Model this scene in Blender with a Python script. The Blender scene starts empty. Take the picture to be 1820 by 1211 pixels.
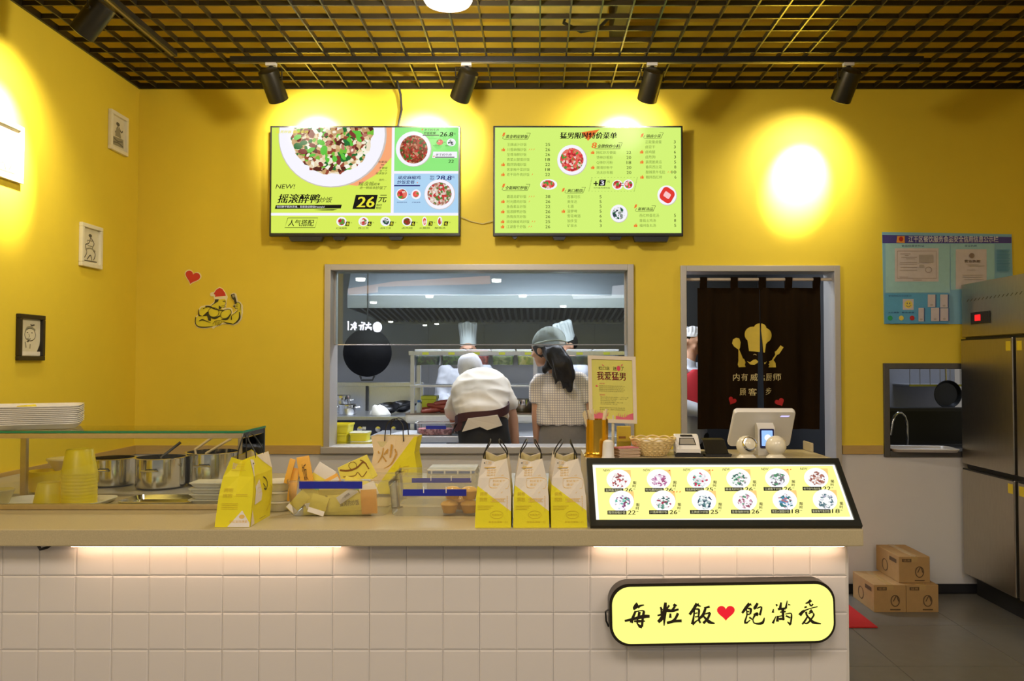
import bpy, bmesh, math, random
from mathutils import Vector, Matrix
random.seed(7)
scn = bpy.context.scene
COL = scn.collection
PI = math.pi

# ------------------------------------------------------------------ camera
FOC, VX, CY0 = 1456.0, 952.0, 605.5          # focal length in pixels of the 1820 x 1211 frame
EYE = Vector((0, 0, 1.42))
PITCH = math.atan(39.5 / FOC)
cam_d = bpy.data.cameras.new('camera')
cam_d.sensor_width = 36.0
cam_d.lens = FOC / 1820 * 36
cam_d.shift_x = -(VX - 910) / 1820
cam_d.clip_start = 0.05
cam = bpy.data.objects.new('camera', cam_d)
cam.location = EYE
cam.rotation_euler = (PI / 2 + PITCH, 0, 0)
COL.objects.link(cam)
scn.camera = cam

# ------------------------------------------------------------------ world, view
w = bpy.data.worlds.new('world'); scn.world = w; w.use_nodes = True
w.node_tree.nodes['Background'].inputs[0].default_value = (1.0, 0.93, 0.84, 1)
w.node_tree.nodes['Background'].inputs[1].default_value = 0.20
scn.view_settings.view_transform = 'Standard'
scn.view_settings.look = 'None'
scn.view_settings.exposure = 0.0
scn.view_settings.gamma = 1.0
scn.view_settings.use_curve_mapping = False
scn.cycles.max_bounces = 8
scn.cycles.transparent_max_bounces = 16
scn.cycles.sample_clamp_indirect = 6.0

def area(name, loc, rot, size, power, col, size_y=None):
    l = bpy.data.lights.new(name, 'AREA'); l.energy = power; l.color = col
    l.size = size
    if size_y: l.shape = 'RECTANGLE'; l.size_y = size_y
    o = bpy.data.objects.new(name, l); o.location = loc; o.rotation_euler = rot
    COL.objects.link(o); return o
# dining hall ceiling panels in front of the counter
WARM = (1.0, 0.88, 0.76)
for ax, ay in ((-1.7, 0.6), (0.2, 0.6), (1.9, 0.6), (-1.2, -2.6), (1.4, -2.6)):
    area('hall_ceiling_light', (ax, ay, 3.05), (0, 0, 0), 0.9, 35, WARM)
# kitchen ceiling panels behind the wall
COOL = (0.80, 0.87, 1.0)
for ax, ay in ((-1.25, 7.0), (0.1, 7.0), (-0.6, 6.0), (0.75, 6.1)):
    area('kitchen_ceiling_light', (ax, ay, 2.56), (0, 0, 0), 1.0, 28, COOL, 0.3)
area('dish_room_light', (3.0, 6.1, 2.50), (0, 0, 0), 0.4, 5, COOL)

# ------------------------------------------------------------------ helpers
def at(px, py, Y):                            # the point seen at a pixel of the photograph, at depth Y
    u, v = (px - VX) / FOC, (CY0 - py) / FOC
    d = Vector((u, math.cos(PITCH) - v * math.sin(PITCH), math.sin(PITCH) + v * math.cos(PITCH)))
    return EYE + d * (Y / d.y)
def atX(px, py, X):
    p = at(px, py, 1.0) - EYE
    return EYE + p * (X / p.x)
def atZ(px, py, Z):
    p = at(px, py, 1.0) - EYE
    return EYE + p * ((Z - EYE.z) / p.z)

def lin(c):
    return tuple((x / 255 / 12.92 if x / 255 <= 0.04045 else ((x / 255 + 0.055) / 1.055) ** 2.4) for x in c)
MATS = {}
def mat(name, c, rough=0.5, metal=0.0, var=0.08, scale=30.0, bump=0.0, emis=0.0, stretch=None, raw=False, spec=0.5):
    if name in MATS: return MATS[name]
    m = bpy.data.materials.new(name); m.use_nodes = True; MATS[name] = m
    nt = m.node_tree; b = nt.nodes['Principled BSDF']
    col = tuple(c) if raw else lin(c)
    b.inputs['Roughness'].default_value = rough
    b.inputs['Metallic'].default_value = metal
    b.inputs['Specular IOR Level'].default_value = spec
    tc = nt.nodes.new('ShaderNodeTexCoord'); src = tc.outputs['Object']
    if stretch:
        mp = nt.nodes.new('ShaderNodeMapping'); mp.inputs['Scale'].default_value = stretch
        nt.links.new(src, mp.inputs[0]); src = mp.outputs[0]
    nz = nt.nodes.new('ShaderNodeTexNoise'); nz.inputs['Scale'].default_value = scale; nz.inputs['Detail'].default_value = 3
    nt.links.new(src, nz.inputs['Vector'])
    mx = nt.nodes.new('ShaderNodeMix'); mx.data_type = 'RGBA'
    mx.inputs[6].default_value = tuple(x * (1 - var) for x in col) + (1,)
    mx.inputs[7].default_value = tuple(x * (1 + var) for x in col) + (1,)
    nt.links.new(nz.outputs['Fac'], mx.inputs[0])
    if emis > 0:
        b.inputs['Base Color'].default_value = (0.002, 0.002, 0.002, 1)
        b.inputs['Roughness'].default_value = 0.6; b.inputs['Specular IOR Level'].default_value = 0.0
        b.inputs['Emission Strength'].default_value = emis
        nt.links.new(mx.outputs[2], b.inputs['Emission Color'])
    else:
        nt.links.new(mx.outputs[2], b.inputs['Base Color'])
    if bump:
        bp = nt.nodes.new('ShaderNodeBump'); bp.inputs['Strength'].default_value = bump; bp.inputs['Distance'].default_value = 0.002
        nt.links.new(nz.outputs['Fac'], bp.inputs['Height']); nt.links.new(bp.outputs[0], b.inputs['Normal'])
    return m
def glass_mat(name, tint, refl_ior=1.5, rough=0.0, haze=0.0, haze_col=(0.8, 0.8, 0.8)):
    m = bpy.data.materials.new(name); m.use_nodes = True; nt = m.node_tree; N = nt.nodes
    for n in list(N): N.remove(n)
    o = N.new('ShaderNodeOutputMaterial'); tr = N.new('ShaderNodeBsdfTransparent'); gl = N.new('ShaderNodeBsdfGlossy')
    tr.inputs[0].default_value = tint + (1,); gl.inputs['Roughness'].default_value = rough
    fr = N.new('ShaderNodeFresnel'); fr.inputs[0].default_value = refl_ior
    mx = N.new('ShaderNodeMixShader'); nt.links.new(fr.outputs[0], mx.inputs[0])
    base = tr.outputs[0]
    if haze:
        df = N.new('ShaderNodeBsdfDiffuse'); df.inputs[0].default_value = haze_col + (1,)
        tl = N.new('ShaderNodeBsdfTranslucent'); tl.inputs[0].default_value = haze_col + (1,)
        h0 = N.new('ShaderNodeMixShader'); h0.inputs[0].default_value = 0.5
        nt.links.new(df.outputs[0], h0.inputs[1]); nt.links.new(tl.outputs[0], h0.inputs[2])
        nz = N.new('ShaderNodeTexNoise'); nz.inputs['Scale'].default_value = 25
        mr = N.new('ShaderNodeMapRange'); mr.inputs['To Min'].default_value = haze * 0.8; mr.inputs['To Max'].default_value = min(1, haze * 1.2)
        nt.links.new(nz.outputs['Fac'], mr.inputs[0])
        hm = N.new('ShaderNodeMixShader'); nt.links.new(mr.outputs[0], hm.inputs[0])
        nt.links.new(base, hm.inputs[1]); nt.links.new(h0.outputs[0], hm.inputs[2]); base = hm.outputs[0]
    nt.links.new(base, mx.inputs[1]); nt.links.new(gl.outputs[0], mx.inputs[2]); nt.links.new(mx.outputs[0], o.inputs[0])
    return m
def food_mat(name, cols, scale, emis=0.0, seed=0.0):
    """mixed bits of food: random cells of the given colours"""
    m = bpy.data.materials.new(name); m.use_nodes = True; nt = m.node_tree; b = nt.nodes['Principled BSDF']
    tc = nt.nodes.new('ShaderNodeTexCoord'); mp = nt.nodes.new('ShaderNodeMapping'); mp.inputs['Location'].default_value = (seed, seed * 2, 0)
    nt.links.new(tc.outputs['Object'], mp.inputs[0])
    nz = nt.nodes.new('ShaderNodeTexNoise'); nz.inputs['Scale'].default_value = scale * 0.8
    nt.links.new(mp.outputs[0], nz.inputs['Vector'])
    add = nt.nodes.new('ShaderNodeVectorMath'); add.operation = 'MULTIPLY_ADD'
    nt.links.new(nz.outputs['Color'], add.inputs[0]); add.inputs[1].default_value = (0.9 / scale,) * 3; nt.links.new(mp.outputs[0], add.inputs[2])
    vo = nt.nodes.new('ShaderNodeTexVoronoi'); vo.inputs['Scale'].default_value = scale
    nt.links.new(add.outputs[0], vo.inputs['Vector'])
    rp = nt.nodes.new('ShaderNodeValToRGB'); rp.color_ramp.interpolation = 'CONSTANT'
    sep = nt.nodes.new('ShaderNodeSeparateColor'); nt.links.new(vo.outputs['Color'], sep.inputs[0]); nt.links.new(sep.outputs[0], rp.inputs[0])
    el = rp.color_ramp.elements
    while len(el) < len(cols): el.new(0.5)
    for i, c in enumerate(cols): el[i].position = i / len(cols); el[i].color = lin(c) + (1,)
    if emis:
        b.inputs['Base Color'].default_value = (0.002, 0.002, 0.002, 1); b.inputs['Specular IOR Level'].default_value = 0.0; b.inputs['Emission Strength'].default_value = emis
        nt.links.new(rp.outputs[0], b.inputs['Emission Color'])
    else: nt.links.new(rp.outputs[0], b.inputs['Base Color'])
    return m

WM = {}                                       # world matrix of every thing and part
class MB:
    """collects shapes (world coordinates) that become ONE mesh object"""
    def __init__(s): s.v = []; s.f = []; s.M = None
    def add(s, vs, fs):
        n = len(s.v)
        s.v += [tuple(s.M @ Vector(v)) if s.M else tuple(v) for v in vs]
        s.f += [tuple(i + n for i in f) for f in fs]; return s
    def box(s, a, b, bev=0.0):
        a, b = [min(x, y) for x, y in zip(a, b)], [max(x, y) for x, y in zip(a, b)]
        if bev <= 0:
            vs = [(x, y, z) for z in (a[2], b[2]) for y in (a[1], b[1]) for x in (a[0], b[0])]
            return s.add(vs, [(0, 2, 3, 1), (4, 5, 7, 6), (0, 1, 5, 4), (2, 6, 7, 3), (0, 4, 6, 2), (1, 3, 7, 5)])
        bm = bmesh.new(); bmesh.ops.create_cube(bm, size=1)
        for q in bm.verts: q.co = [a[i] + (q.co[i] + 0.5) * (b[i] - a[i]) for i in range(3)]
        bev = min(bev, 0.49 * min(b[i] - a[i] for i in range(3)))
        bmesh.ops.bevel(bm, geom=list(bm.edges), offset=bev, segments=2, affect='EDGES', profile=0.6)
        bm.verts.index_update()
        s.add([q.co[:] for q in bm.verts], [[q.index for q in f.verts] for f in bm.faces]); bm.free(); return s
    def loft(s, rings, cap=True):
        n = len(rings[0]); vs = [p for r in rings for p in r]; fs = []
        for i in range(len(rings) - 1):
            for j in range(n):
                k = (j + 1) % n
                fs.append((i * n + j, i * n + k, (i + 1) * n + k, (i + 1) * n + j))
        if cap:
            fs.append(tuple(range(n - 1, -1, -1))); fs.append(tuple(range((len(rings) - 1) * n, len(rings) * n)))
        return s.add(vs, fs)
    def lathe(s, prof, c, n=24, axis=(0, 0, 1), sx=1.0, sy=1.0, cap=True):
        ax = Vector(axis).normalized(); R = Vector((0, 0, 1)).rotation_difference(ax).to_matrix(); c = Vector(c)
        rings = [[c + R @ Vector((r * sx * math.cos(2 * PI * j / n), r * sy * math.sin(2 * PI * j / n), z)) for j in range(n)] for r, z in prof]
        return s.loft(rings, cap)
    def tube(s, pts, r, n=8, cap=True):
        pts = [Vector(p) for p in pts]; rings = []; up = None
        for i, p in enumerate(pts):
            t = (pts[min(i + 1, len(pts) - 1)] - pts[max(i - 1, 0)]).normalized()
            if up is None: up = Vector((0, 0, 1)) if abs(t.z) < 0.9 else Vector((1, 0, 0))
            u = t.cross(up).normalized(); up = u.cross(t).normalized()
            rr = r[i] if isinstance(r, (list, tuple)) else r
            rings.append([p + (u * math.cos(2 * PI * j / n) + up * math.sin(2 * PI * j / n)) * rr for j in range(n)])
        return s.loft(rings, cap)
    def prism(s, poly, f0, f1):
        """poly: 2-d outline, f0/f1 map (a, b) to the two 3-d faces"""
        n = len(poly); vs = [f0(*p) for p in poly] + [f1(*p) for p in poly]
        fs = [tuple(range(n)), tuple(range(2 * n - 1, n - 1, -1))] + [(i, n + i, n + (i + 1) % n, (i + 1) % n) for i in range(n)]
        return s.add(vs, fs)
    def build(s, name, m, parent=None, smooth=False, angle=0.7, local=False):
        me = bpy.data.meshes.new(name)
        vs = s.v
        if parent is not None and not local:
            I = WM[parent.name].inverted(); vs = [I @ Vector(v) for v in vs]
        me.from_pydata([tuple(v) for v in vs], [], s.f)
        if m: me.materials.append(m)
        bm = bmesh.new(); bm.from_mesh(me); bmesh.ops.recalc_face_normals(bm, faces=bm.faces); bm.to_mesh(me); bm.free()
        if smooth:
            me.polygons.foreach_set('use_smooth', [True] * len(me.polygons)); me.set_sharp_from_angle(angle=angle)
        return link(name, me, parent)
def link(name, me, parent=None):
    o = bpy.data.objects.new(name, me); COL.objects.link(o); o.parent = parent
    WM[o.name] = WM[parent.name].copy() if parent is not None else Matrix.Identity(4)
    return o
def tag(o, label=None, cat=None, group=None, kind=None):
    if label: o['label'] = label
    if cat: o['category'] = cat
    if group: o['group'] = group
    if kind: o['kind'] = kind
    return o
def thing(name, label, cat, loc=(0, 0, 0), rz=0.0, group=None):
    o = bpy.data.objects.new(name, None); COL.objects.link(o); o.empty_display_size = 0.05
    o.location = loc; o.rotation_euler = (0, 0, rz)
    WM[o.name] = Matrix.Translation(Vector(loc)) @ Matrix.Rotation(rz, 4, 'Z')
    return tag(o, label, cat, group)
def dup(root, loc, rz=0.0, label=None, group=None):
    r = root.copy(); COL.objects.link(r); r.location = loc; r.rotation_euler = (0, 0, rz)
    WM[r.name] = Matrix.Translation(Vector(loc)) @ Matrix.Rotation(rz, 4, 'Z')
    if label: r['label'] = label
    if group: r['group'] = group
    for ch in list(root.children):
        c = ch.copy(); COL.objects.link(c); c.parent = r; WM[c.name] = WM[r.name].copy()
        for g in list(ch.children):
            d = g.copy(); COL.objects.link(d); d.parent = c; WM[d.name] = WM[r.name].copy()
    return r
ORD = ['lowest', 'second', 'third', 'fourth', 'fifth', 'sixth', 'seventh', 'eighth', 'ninth', 'tenth']
def struct(o): o['kind'] = 'structure'; return o

TX = {}
def text_mesh(s, bold=0.0):
    """2-d outline of lettering, normalised to its own bounding box: verts in 0..1, faces, aspect"""
    k = (s, bold)
    if k not in TX:
        c = bpy.data.curves.new('t', 'FONT'); c.body = s; c.resolution_u = 2; c.offset = bold
        o = bpy.data.objects.new('t', c); me = bpy.data.meshes.new_from_object(o)
        vs = [(v.co.x, v.co.y) for v in me.vertices]; fs = [tuple(p.vertices) for p in me.polygons]
        x0, x1 = min(v[0] for v in vs), max(v[0] for v in vs); y0, y1 = min(v[1] for v in vs), max(v[1] for v in vs)
        TX[k] = ([((v[0] - x0) / (x1 - x0), (v[1] - y0) / max(1e-6, y1 - y0)) for v in vs], fs)
        bpy.data.objects.remove(o); bpy.data.curves.remove(c); bpy.data.meshes.remove(me)
    return TX[k]
def cut_grid(vs, fs, step):
    bm = bmesh.new(); q = [bm.verts.new((x, y, 0)) for x, y in vs]
    for f in fs:
        try: bm.faces.new([q[i] for i in f])
        except ValueError: pass
    bmesh.ops.triangulate(bm, faces=bm.faces)
    for ax in (0, 1):
        lo, hi = min(v[ax] for v in vs), max(v[ax] for v in vs); t = math.ceil(lo / step) * step
        while t < hi:
            bmesh.ops.bisect_plane(bm, geom=bm.verts[:] + bm.edges[:] + bm.faces[:], plane_co=(t, t, 0), plane_no=((1, 0, 0), (0, 1, 0))[ax]); t += step
    bm.verts.index_update(); out = ([(v.co.x, v.co.y) for v in bm.verts], [tuple(v.index for v in f.verts) for f in bm.faces]); bm.free(); return out
class Print:
    """flat print on a surface: P(a, b, lift) maps print coordinates to 3-d"""
    def __init__(s, P, step=0.0003, sep=(), grid=0): s.grid = grid; s.P = P; s.L = {}; s.n = 0; s.step = step; s.sep = set(sep)
    def mb(s, key):
        q = s.L.setdefault(key, [])
        if not q or key in s.sep: q.append(MB())
        return q[-1]
    def poly(s, key, pts, lift=None):
        s.n += 1; l = (s.n if lift is None else lift) * s.step
        vs, fs = pts, [tuple(range(len(pts)))]
        if s.grid: vs, fs = cut_grid(vs, fs, s.grid)
        s.mb(key).add([s.P(a, b, l) for a, b in vs], fs)
    def rect(s, key, a0, b0, a1, b1, lift=None): s.poly(key, [(a0, b0), (a1, b0), (a1, b1), (a0, b1)], lift)
    def disc(s, key, a, b, ra, rb=None, n=28, lift=None):
        rb = rb or ra
        s.poly(key, [(a + ra * math.cos(2 * PI * i / n), b + rb * math.sin(2 * PI * i / n)) for i in range(n)], lift)
    def text(s, key, t, a0, b0, a1, b1, bold=0.0, shear=0.0, lift=None):
        """fills the box a0..a1, with b0 the top and b1 the bottom"""
        s.n += 1; l = (s.n if lift is None else lift) * s.step
        heavy = bold
        vs, fs = text_mesh(t)
        vs = [(a0 + (a1 - a0) * x + shear * y * abs(b1 - b0), b1 + (b0 - b1) * y) for x, y in vs]
        if s.grid: vs, fs = cut_grid(vs, fs, s.grid)
        m = s.mb(key); m.add([s.P(x, y, l) for x, y in vs], fs)
        if heavy:                              # heavier weight: the same outline again, a hair to the side
            for q in ((0.7, 1.4, 2.1) if heavy > 0.012 else (0.9,)): m.add([s.P(x + q * heavy * abs(b1 - b0), y, l + 0.00001) for x, y in vs], fs)
    def stroke(s, key, pts, w, lift=None, smooth=True):
        """a brush stroke: polyline with a width at each point"""
        s.n += 1; l = (s.n if lift is None else lift) * s.step
        ws = w if isinstance(w, (list, tuple)) else [w] * len(pts)
        if len(pts) > 2 and smooth:
            q, wq = [], []
            for i in range(len(pts) - 1):
                p0, p1, p2, p3 = pts[max(i - 1, 0)], pts[i], pts[i + 1], pts[min(i + 2, len(pts) - 1)]
                for k in range(4):
                    t = k / 4
                    q.append(tuple(0.5 * (2 * p1[d] + (p2[d] - p0[d]) * t + (2 * p0[d] - 5 * p1[d] + 4 * p2[d] - p3[d]) * t * t + (3 * p1[d] - p0[d] - 3 * p2[d] + p3[d]) * t ** 3) for d in (0, 1)))
                    wq.append(ws[i] * (1 - t) + ws[i + 1] * t)
            q.append(pts[-1]); wq.append(ws[-1]); pts, ws = q, wq
        Lf, Rt = [], []
        for i, p in enumerate(pts):
            a, b = pts[max(i - 1, 0)], pts[min(i + 1, len(pts) - 1)]
            dx, dy = b[0] - a[0], b[1] - a[1]; d = math.hypot(dx, dy) or 1
            nx, ny = -dy / d * ws[i] / 2, dx / d * ws[i] / 2
            Lf.append((p[0] + nx, p[1] + ny)); Rt.append((p[0] - nx, p[1] - ny))
        n = len(pts)
        s.mb(key).add([s.P(a, b, l) for a, b in Lf + Rt], [(i, i + 1, n + i + 1, n + i) for i in range(n - 1)])
    def ring(s, key, pts, w, lift=None): s.stroke(key, list(pts) + [pts[0]], w, lift, len(pts) > 6)
    def flush(s, parent, mats, names):
        for k, q in s.L.items():
            for mb in q:
                o = mb.build(names.get(k, 'lettering'), mats[k], parent)
                if k not in s.sep: o['kind'] = 'stuff'
def heart(cx, cy, w, h, rot=0.0, n=30):
    o = []
    for i in range(n):
        t = 2 * PI * i / n
        x = 16 * math.sin(t) ** 3 / 32 * w; y = -(13 * math.cos(t) - 5 * math.cos(2 * t) - 2 * math.cos(3 * t) - math.cos(4 * t) + 2.5) / 29 * h
        o.append((cx + x * math.cos(rot) - y * math.sin(rot), cy + x * math.sin(rot) + y * math.cos(rot)))
    return o
def rrect(x0, y0, x1, y1, r, n=6):
    o = []
    for cx, cy, a in ((x1 - r, y1 - r, 0), (x0 + r, y1 - r, 90), (x0 + r, y0 + r, 180), (x1 - r, y0 + r, 270)):
        for i in range(n + 1):
            t = math.radians(a + 90 * i / n); o.append((cx + r * math.cos(t), cy + r * math.sin(t)))
    return o

# ------------------------------------------------------------------ common materials
M_yellow = mat('wall_paint_yellow', (0.80, 0.60, 0.036), 0.62, var=0.03, scale=9, bump=0.05, raw=True)
M_white = mat('wall_paint_white', (0.66, 0.64, 0.62), 0.6, var=0.03, scale=8, raw=True)
M_trim = mat('trim_wood_tan', (0.50, 0.33, 0.10), 0.5, var=0.12, scale=12, stretch=(1, 8, 8), raw=True)
M_steel = mat('brushed_steel', (0.50, 0.475, 0.44), 0.42, 0.45, var=0.10, scale=40, stretch=(1, 1, 30), raw=True)
M_steelk = mat('kitchen_steel', (0.52, 0.54, 0.58), 0.34, 1.0, var=0.10, scale=30, stretch=(6, 1, 1), raw=True)
M_chrome = mat('polished_steel', (0.75, 0.74, 0.72), 0.12, 1.0, var=0.04, raw=True)
M_black = mat('black_plastic', (0.012, 0.012, 0.013), 0.42, var=0.2, raw=True)
M_blackm = mat('black_metal', (0.02, 0.019, 0.017), 0.45, 0.3, var=0.2, raw=True)
M_ochre = mat('ceiling_slab_ochre', (0.85, 0.62, 0.09), 0.8, var=0.25, scale=3, raw=True)
M_grid = mat('grid_black_lacquer', (0.026, 0.021, 0.013), 0.3, 0.3, var=0.2, scale=8, raw=True)
M_wplast = mat('white_plastic', (0.76, 0.74, 0.70), 0.35, var=0.03, raw=True)
M_yplast = mat('yellow_plastic', (0.90, 0.70, 0.025), 0.38, var=0.04, raw=True)
M_glass = glass_mat('clear_glass', (0.965, 0.98, 0.96), 1.42)
M_glass2 = glass_mat('end_glass', (0.90, 0.94, 0.95), 1.16)
M_winglass = glass_mat('window_glass', (0.86, 0.92, 0.90), 1.75)
M_gedge = mat('glass_edge_green', (0.02, 0.22, 0.10), 0.15, var=0.2, raw=True)
M_bin = glass_mat('frosted_plastic', (0.96, 0.96, 0.93), 1.30, 0.15, 0.16, (0.82, 0.80, 0.70))
M_skin = mat('skin', (0.55, 0.30, 0.19), 0.5, var=0.08, scale=12, raw=True)
M_skin2 = mat('skin_tan', (0.36, 0.18, 0.10), 0.5, var=0.08, scale=12, raw=True)
M_hair = mat('black_hair', (0.010, 0.008, 0.008), 0.4, var=0.5, scale=60, stretch=(6, 6, 0.6), bump=0.6, raw=True)
# ================================================================== the setting
YW = 5.10                                     # front face of the back wall
XL, XR = -2.49, 3.45
ZC = at(900, 157, YW).z                       # underside of the ceiling grid
ZTOP = ZC + 0.42
def wall_boxes(mb, x0, x1, z0, z1, holes, y0, y1):
    xs = sorted({x0, x1} | {h[i] for h in holes for i in (0, 1) if x0 < h[i] < x1})
    for a, b in zip(xs, xs[1:]):
        mid = (a + b) / 2; segs = [(z0, z1)]
        for h in holes:
            if h[0] < mid < h[1]:
                ns = []
                for s0, s1 in segs:
                    if h[2] > s0: ns.append((s0, min(h[2], s1)))
                    if h[3] < s1: ns.append((max(h[3], s0), s1))
                segs = [q for q in ns if q[1] - q[0] > 1e-4]
        for s0, s1 in segs: mb.box((a, y0, s0), (b, y1, s1))
def hole(x0, x1, yt, yb):
    a, b = at(x0, yt, YW), at(x1, yb, YW); return (a.x, b.x, b.z, a.z)
H_win = hole(588, 1117, 480, 795)
H_door = hole(1218, 1488, 482, 1109); H_door = (H_door[0], H_door[1], 0.0, H_door[3])
H_pass = hole(1578, 1738, 655, 803)
ZT1, ZT0 = at(500, 792, YW).z, at(500, 807, YW).z
HOLES = [H_win, H_door, H_pass]
mb = MB(); wall_boxes(mb, XL - 0.15, XR, ZT0, ZTOP, HOLES, YW, YW + 0.17)
wall_back = struct(mb.build('wall_back', M_yellow))
mb = MB(); wall_boxes(mb, XL - 0.15, XR, 0, ZT0, HOLES, YW, YW + 0.17); mb.build('wainscot', M_white, wall_back)
mb = MB(); wall_boxes(mb, XL, XR, ZT0, ZT1, [H_win, (H_door[0] - 0.04, H_door[1] + 0.04, 0, 2), (H_pass[0] - 0.04, H_pass[1] + 0.04, 0, 2), (at(572, 700, YW).x, at(1208, 700, YW).x, 0.5, 2)], YW - 0.014, YW)
struct(mb.build('trim_1', M_trim))
wall_left = struct(MB().box((XL - 0.15, -0.2, ZT0), (XL, YW, ZTOP)).build('wall_left', M_yellow))
MB().box((XL - 0.15, -0.2, 0), (XL, YW, ZT0)).build('wainscot', M_white, wall_left)
struct(MB().box((XL, -0.2, ZT0), (XL + 0.014, YW - 0.014, ZT1)).build('trim_2', M_trim))
wall_right = struct(MB().box((XR, 0.5, 0), (XR + 0.15, YW + 0.17, ZTOP)).build('wall_right', M_yellow))
struct(MB().box((XL - 0.15, -3.0, ZTOP), (XR + 0.15, YW + 0.17, ZTOP + 0.1)).build('ceiling', M_ochre))
# dark skirting at the foot of the back wall
sk = MB(); wall_boxes(sk, XL, XR, 0, 0.055, [H_door], YW - 0.012, YW)
struct(sk.build('baseboard_back', mat('skirting_black', (0.02, 0.02, 0.022), 0.4, raw=True)))

# floor: grout bed and large grey tiles
M_floor = mat('floor_tile_grey', (0.135, 0.13, 0.115), 0.32, var=0.18, scale=14, bump=0.04, raw=True)
floor = struct(MB().box((XL - 0.2, -3.0, -0.1), (XR + 0.2, 9.2, -0.004)).build('floor', mat('floor_grout', (0.05, 0.05, 0.047), 0.8, raw=True)))
TS = 0.6
tile_me = None
for i in range(8):
    for j in range(9):
        x, y = 3.49 - TS * (i + 1), 5.07 - TS * (j + 1)
        if x > 3.4 or x < -2.6: continue
        if x < 0.2 and y > 2.0: continue       # wholly hidden behind the counter
        if tile_me is None:
            q = MB().box((0.0015, 0.0015, -0.01), (TS - 0.0015, TS - 0.0015, 0.0), 0.0015).build('floor_tile', M_floor, floor); tile_me = q.data
        else: q = link('floor_tile', tile_me, floor)
        q.location = (x, y, 0)
struct(MB().box((-2.4, 5.27, -0.004), (XR, 9.0, 0.0)).build('floor_2', mat('kitchen_floor_tile', (0.16, 0.15, 0.15), 0.35, var=0.15, raw=True)))

# ------------------------------------------------------------------ kitchen shell
YK = 8.9
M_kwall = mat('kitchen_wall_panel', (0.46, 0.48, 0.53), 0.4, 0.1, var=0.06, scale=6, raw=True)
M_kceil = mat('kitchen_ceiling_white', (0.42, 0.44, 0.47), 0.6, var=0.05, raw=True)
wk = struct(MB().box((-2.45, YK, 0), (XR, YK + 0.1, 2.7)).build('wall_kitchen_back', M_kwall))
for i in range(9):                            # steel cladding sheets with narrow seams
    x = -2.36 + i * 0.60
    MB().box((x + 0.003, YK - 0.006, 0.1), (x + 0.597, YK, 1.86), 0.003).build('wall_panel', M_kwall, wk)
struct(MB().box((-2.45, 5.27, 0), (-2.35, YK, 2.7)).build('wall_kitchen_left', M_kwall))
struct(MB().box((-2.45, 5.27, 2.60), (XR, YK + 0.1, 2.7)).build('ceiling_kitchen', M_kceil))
struct(MB().box((1.98, 5.27, 0), (2.06, YK, 2.6)).build('wall_kitchen_right', mat('doorway_gloom', (0.012, 0.013, 0.015), 0.5, raw=True)))  # near-black colour stands in for the gloom behind the doorway
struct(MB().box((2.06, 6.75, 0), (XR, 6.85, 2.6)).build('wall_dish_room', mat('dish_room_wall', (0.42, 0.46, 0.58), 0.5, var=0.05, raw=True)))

struct(MB().box((1.30, 7.30, 0), (1.98, 7.36, 2.6)).build('wall_added_dark', MATS['doorway_gloom']))  # added wall closing the view behind the curtain, painted dark as shade

# ------------------------------------------------------------------ window, door and pass-through frames
def frame(name, H, w, d, sill=False, m=M_steel, bottom=False):
    x0, x1, z0, z1 = H[0] + 0.004, H[1] - 0.004, H[2] + (0.004 if H[2] > 0.1 else 0), H[3] - 0.004
    o = bpy.data.objects.new(name, None); COL.objects.link(o); WM[o.name] = Matrix.Identity(4); struct(o)
    ys, ye = YW - d, YW + 0.175
    MB().box((x0 - w, ys, z0 if not bottom else z0 - w), (x0, ye, z1 + w), 0.003).build('frame_jamb', m, o)
    MB().box((x1, ys, z0 if not bottom else z0 - w), (x1 + w, ye, z1 + w), 0.003).build('frame_jamb', m, o)
    MB().box((x0, ys, z1), (x1, ye, z1 + w), 0.003).build('frame_head', m, o)
    if bottom: MB().box((x0, ys, z0 - w), (x1, ye, z0), 0.003).build('frame_sill', m, o)
    if sill: MB().box((x0 - w * 1.4, ys - 0.012, z0 - 0.042), (x1 + w, ye, z0), 0.004).build('window_sill', m, o)
    return o
win = frame('window_1', H_win, 0.038, 0.022, sill=True)
zg = at(800, 612, YW + 0.09).z
MB().box((H_win[0] + 0.005, YW + 0.082, zg), (H_win[1] - 0.005, YW + 0.090, H_win[3] - 0.005)).build('glass_pane', M_winglass, win)
MB().box((H_win[0] + 0.005, YW + 0.080, zg - 0.007), (H_win[1] - 0.005, YW + 0.092, zg)).build('pane_edge', M_chrome, win)
MB().box((H_win[0] + 0.005, YW + 0.075, zg), (H_win[0] + 0.014, YW + 0.10, H_win[3] - 0.005)).build('pane_track', M_steel, win)
MB().box((H_win[1] - 0.014, YW + 0.075, zg), (H_win[1] - 0.005, YW + 0.10, H_win[3] - 0.005)).build('pane_track', M_steel, win)
door = frame('door_1', H_door, 0.037, 0.022)
frame('window_2', H_pass, 0.036, 0.016, m=mat('dark_steel', (0.13, 0.125, 0.12), 0.4, 0.7, raw=True), bottom=True)

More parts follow.
